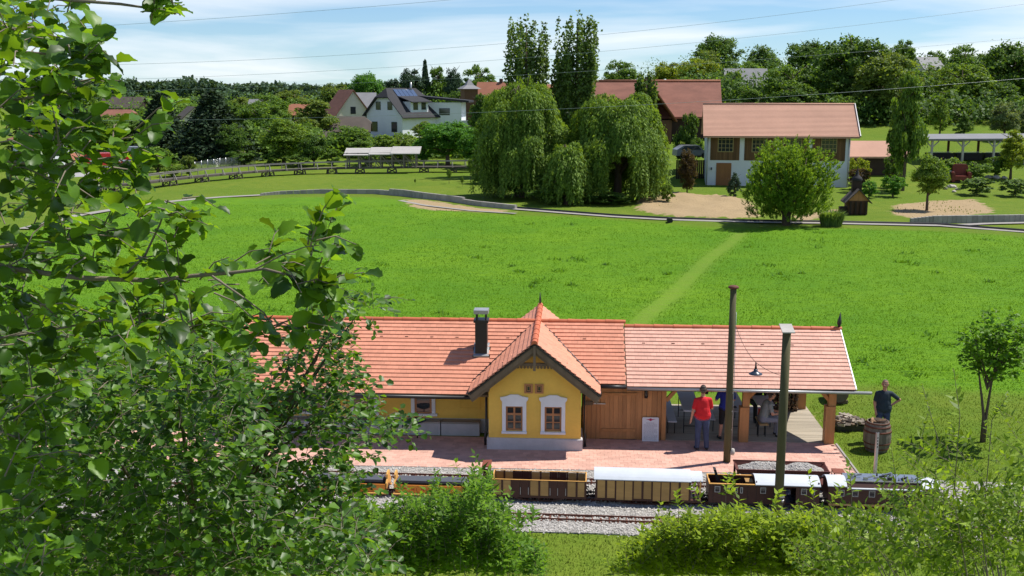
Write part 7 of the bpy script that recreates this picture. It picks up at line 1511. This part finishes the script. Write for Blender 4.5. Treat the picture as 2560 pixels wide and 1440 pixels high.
# near alder
tA = Vector((-3.4, 4.3, 0)); A = empty('near_alder_tree', tA, 0, 'alder with large leaves reaching into the picture from the left edge', 'tree'); T = Twigs(); wood = MB()
wood.tube([tA, tA + Vector((.05, 0, 5)), tA + Vector((.15, -.1, 9)), tA + Vector((.2, -.2, 12.2))], [.17, .14, .09, .02], 10)
def br(pts, Y, r0, r1):
    P = [at(x, y, Y - .02 * i) for i, (x, y) in enumerate(pts)]; wood.tube(P, [r0 + (r1 - r0) * i / (len(P) - 1) for i in range(len(P))], 7, cap=False); return P
BR = []
for pts, Y, r0, r1 in (([(-1400, 560), (-300, 650), (0, 668), (200, 695), (390, 702), (480, 690), (580, 682), (660, 672), (730, 690), (800, 735)], 3.5, .022, .004), ([(-1400, -200), (-200, -40), (170, 0), (300, 10), (370, 20), (455, 34)], 3.35, .014, .003), ([(-1400, 200), (-100, 262), (0, 255), (130, 236), (150, 206)], 3.5, .014, .003), ([(-1300, 700), (-100, 628), (170, 600), (250, 580), (352, 566)], 3.7, .014, .003), ([(390, 702), (440, 740), (456, 800), (492, 835)], 3.36, .009, .003), ([(530, 690), (600, 738), (660, 782), (692, 832)], 3.32, .007, .003), ([(300, 700), (362, 640), (400, 560), (420, 500)], 3.38, .009, .003), ([(-1300, 320), (0, 400), (150, 420), (260, 372), (335, 335)], 3.45, .012, .003), ([(-1300, 60), (-50, 120), (80, 132), (180, 140), (245, 152)], 3.45, .012, .003), ([(-1300, 820), (-100, 860), (100, 830), (260, 800), (420, 830)], 3.6, .013, .003), ([(-1300, 1000), (-50, 1060), (60, 1100), (130, 1200)], 3.7, .012, .003), ([(640, 672), (700, 640), (760, 618), (805, 612)], 3.25, .005, .002)):
    BR.append(br(pts, Y, r0 * .55, r1 * .7))
wood.build('trunk', MT['twig'], A).data.transform(Matrix.Translation(-tA))
pts = []; q = random.Random(5)
for P in BR:
    for a, b_ in zip(P[:-1], P[1:]):
        for k in range(2):
            p_ = a.lerp(b_, q.random()); 
            if p_.x > -1.9 and q.random() < .6: pts.append(p_ + Vector((q.gauss(0, .03), q.gauss(0, .06), q.gauss(0, .03))))
for P in BR:
    for k in range(5): pts.append(P[-2].lerp(P[-1], q.uniform(.2, 1.0)) + Vector((q.gauss(0, .02), q.gauss(0, .04), q.gauss(0, .02))))
grow(T, pts, 1, .15, 6, .070, 'alder')
grow(T, samp([(-60, -40), (180, -40), (170, 70), (185, 160), (175, 330), (310, 340), (310, 450), (240, 520), (205, 600), (225, 690), (-60, 700)], 140, 2, 3.0, 4.8), 2, .16, 6, .070, 'alder')
grow(T, samp([(300, 540), (400, 490), (500, 570), (560, 610), (640, 610), (720, 600), (760, 640), (740, 700), (690, 730), (620, 730), (560, 760), (480, 740), (300, 770)], 14, 3, 3.0, 3.8), 3, .14, 6, .066, 'alder')
grow(T, samp([(-60, 700), (300, 770), (430, 800), (400, 860), (280, 850), (200, 900), (130, 1000), (140, 1150), (80, 1250), (140, 1440), (-60, 1440)], 130, 4, 3.0, 4.6), 4, .16, 6, .070, 'alder')
foliage(A, T, 'alder', .76, NEAR, 300)
# second alder, a little farther
tB = Vector((-2.6, 7.6, 0)); B = empty('leafy_alder_tree', tB, 0, 'dense leafy alder standing before the left half of the station', 'tree'); T = Twigs(); wood = MB(); wood.tube([tB, tB + Vector((.1, 0, 3)), tB + Vector((.3, -.1, 6.2))], [.16, .12, .05], 9)
B1 = [(700, 880), (780, 790), (830, 702), (872, 720), (855, 790), (960, 738), (940, 790), (875, 850), (880, 905), (935, 1000), (960, 1012), (1030, 1080), (985, 1098), (935, 1115), (900, 1180), (925, 1230), (880, 1300), (700, 1300), (640, 1100), (620, 1000), (690, 950)]
B1 = samp(B1, 520, 5, 6.0, 7.6); grow(T, B1, 5, .14, 6, .053, 'alder', .002)
B2 = samp([(-60, 860), (150, 830), (300, 890), (420, 850), (520, 820), (600, 850), (640, 960), (660, 1100), (720, 1280), (880, 1290), (950, 1330), (990, 1440), (-60, 1440)], 3000, 6, 4.8, 8.4); grow(T, B2, 6, .15, 6, .056, 'alder', .002)
top = tB + Vector((.2, 0, 6.0)); limbs(wood, top, B1, 8, 12, .02); limbs(wood, top, B2, 9, 24, .025)
for pts, Y, r0, r1 in (([(560, 1440), (600, 1230), (615, 1110), (690, 1075), (800, 1070), (900, 1075)], 6.6, .035, .008), ([(640, 1100), (720, 1000), (790, 900), (835, 760)], 6.6, .018, .004), ([(615, 1110), (580, 1000), (575, 880)], 6.6, .015, .005)):
    P = [at(x, y, Y) for x, y in pts]; wood.tube(P, [r0 + (r1 - r0) * i / (len(P) - 1) for i in range(len(P))], 7, cap=False)
wood.build('trunk', MT['bark'], B).data.transform(Matrix.Translation(-tB)); foliage(B, T, 'fold', .86, NEARB, 300)
# shrubs
def shrub(name, label, base, polys, mode, ln, nl, leaf, asp, m, shape='lance', stems=14, extra=()):
    base = Vector(base); e = empty(name, base, 0, label, 'shrub'); T = Twigs(); w = MB()
    for i, (poly, n, y0, y1) in enumerate(polys): p = samp(poly, n, 31 + i + len(name), y0, y1); grow(T, p, 51 + i, ln, nl, leaf, mode, .003)
    ex = [at(*q) for q in extra]; grow(T, ex, 99, ln * 1.3, nl + 4, leaf, 'shoot', .004)
    q = random.Random(len(name)); ends = T.base
    for k in range(stems):
        t_ = ends[q.randrange(len(ends))]; s = base + Vector((q.gauss(0, .25), q.gauss(0, .25), 0)); w.tube([s, s.lerp(t_, .5) + Vector((q.gauss(0, .1), 0, .3)), t_], [.03, .018, .004], 6, cap=False)
    for pts in (ex[i:i + 1] for i in range(len(ex))): w.tube([pts[0] + Vector((0, 0, -1.2)), pts[0]], [.006, .004], 5, cap=False)
    w.build('stems', MT['twig'], e).data.transform(Matrix.Translation(-base)); foliage(e, T, shape, asp, m); return e
SHC = leafmat('privet_leaf', (.098, .200, .014), (.26, .46, .016), .55, .34, .5, .15); SHD = leafmat('yellow_green_leaf', (.190, .275, .012), (.40, .52, .012), .55, .40, .5, .15); SHE = leafmat('thin_willow_leaf', (.160, .250, .020), (.32, .46, .02), .5, .40, .5, .2)
shrub('narrow_leaved_shrub', 'green narrow leaved shrub before the orange bench cars', (-2.3, 14.2, 0), [([(620, 1440), (700, 1340), (890, 1275), (960, 1300), (1010, 1262), (1060, 1285), (1090, 1240), (1130, 1258), (1180, 1225), (1215, 1205), (1240, 1250), (1265, 1300), (1315, 1320), (1295, 1355), (1345, 1390), (1370, 1440)], 1200, 12.6, 15.0), ([(560, 1440), (700, 1330), (1200, 1330), (1330, 1440)], 700, 12.6, 14.6)], 'shoot', .30, 12, .135, .42, SHC, extra=[(1095, 1225, 13.6), (1180, 1208, 13.6), (1212, 1192, 13.6), (1235, 1245, 13.4), (1270, 1290, 13.6), (1330, 1315, 13.6), (1010, 1245, 13.6), (905, 1255, 13.4), (1160, 1225, 13.2)])
shrub('yellow_green_shrub', 'bright yellow green shrub before the brown wagons at the bottom right', (4.2, 14.6, 0), [([(1520, 1440), (1580, 1392), (1620, 1358), (1650, 1325), (1700, 1312), (1740, 1322), (1800, 1300), (1840, 1296), (1870, 1310), (1930, 1305), (1960, 1318), (2030, 1298), (2100, 1325), (2150, 1370), (2190, 1440)], 1100, 13.0, 15.4), ([(1560, 1440), (1650, 1350), (2050, 1340), (2150, 1440)], 800, 13.0, 15.0)], 'shoot', .26, 11, .14, .46, SHD, extra=[(1697, 1268, 14), (1755, 1262, 14), (1815, 1238, 14), (1835, 1240, 14.1), (1640, 1310, 14), (1935, 1268, 13.8), (2035, 1252, 13.6), (1600, 1350, 13.8), (1565, 1400, 13.6), (2080, 1262, 13.8)])
E2 = shrub('thin_willow_shrub', 'loose grey green willow shrub at the bottom right corner', (6.2, 11.0, 0), [([(2010, 1310), (2060, 1265), (2120, 1250), (2180, 1290), (2230, 1240), (2310, 1190), (2310, 1130), (2380, 1095), (2430, 1055), (2500, 1075), (2560, 1040), (2620, 1100), (2620, 1440), (1960, 1440)], 120, 9.2, 12.4), ([(2000, 1440), (2100, 1320), (2300, 1270), (2420, 1250), (2620, 1210), (2620, 1440)], 400, 9.2, 12.4)], 'spray', .38, 13, .125, .40, SHE, stems=34, extra=[(2240, 1200, 10.6), (2300, 1110, 10.6), (2345, 1100, 10.4), (2480, 1050, 10.4), (2130, 1235, 11), (2400, 1040, 10.5)])
# young maple on the lawn at the right
gm_ = Vector((13.25, 28.55, 0)); mpl = empty('young_maple', gm_, 0, 'young maple with forked thin trunk on the lawn at the right', 'tree'); w = MB()
for s, t_ in ((-1, (-.22, 0, 1.75)), (1, (.12, 0, 1.85))): w.tube([(s * .03, 0, -.05), (s * .035, 0, .75), (t_[0] * .6, 0, 1.3), t_, (t_[0] * 1.4 + s * .1, .05, 3.0)], [.055, .045, .035, .028, .01], 8)
q = random.Random(8); T = Twigs(); P = []
for k in range(370):
    d = Vector((q.gauss(0, 1), q.gauss(0, 1), q.gauss(0, 1))).normalized() * q.random() ** .42; c = Vector((.12, 0, 2.78)) + Vector((d.x * 1.05, d.y * 1.0, d.z * .95)); c.x += .18 * max(0, c.z - 3)
    if c.z > 3.3 and abs(c.x - .25) > .55: continue
    P.append(gm_ + c)
grow(T, P, 7, .16, 7, .12, 'alder', .003)
for k in range(24): e = P[q.randrange(len(P))] - gm_; w.tube([(.0, 0, 1.5 + q.random()), Vector((.02, 0, 1.9)).lerp(e, .5), e], [.02, .012, .004], 5, cap=False)
w.build('trunk', MT['bark'], mpl); foliage(mpl, T, 'fold', .9, leafmat('maple_leaf', (.105, .220, .014), (.22, .42, .016), .5, .38, .45, .2))
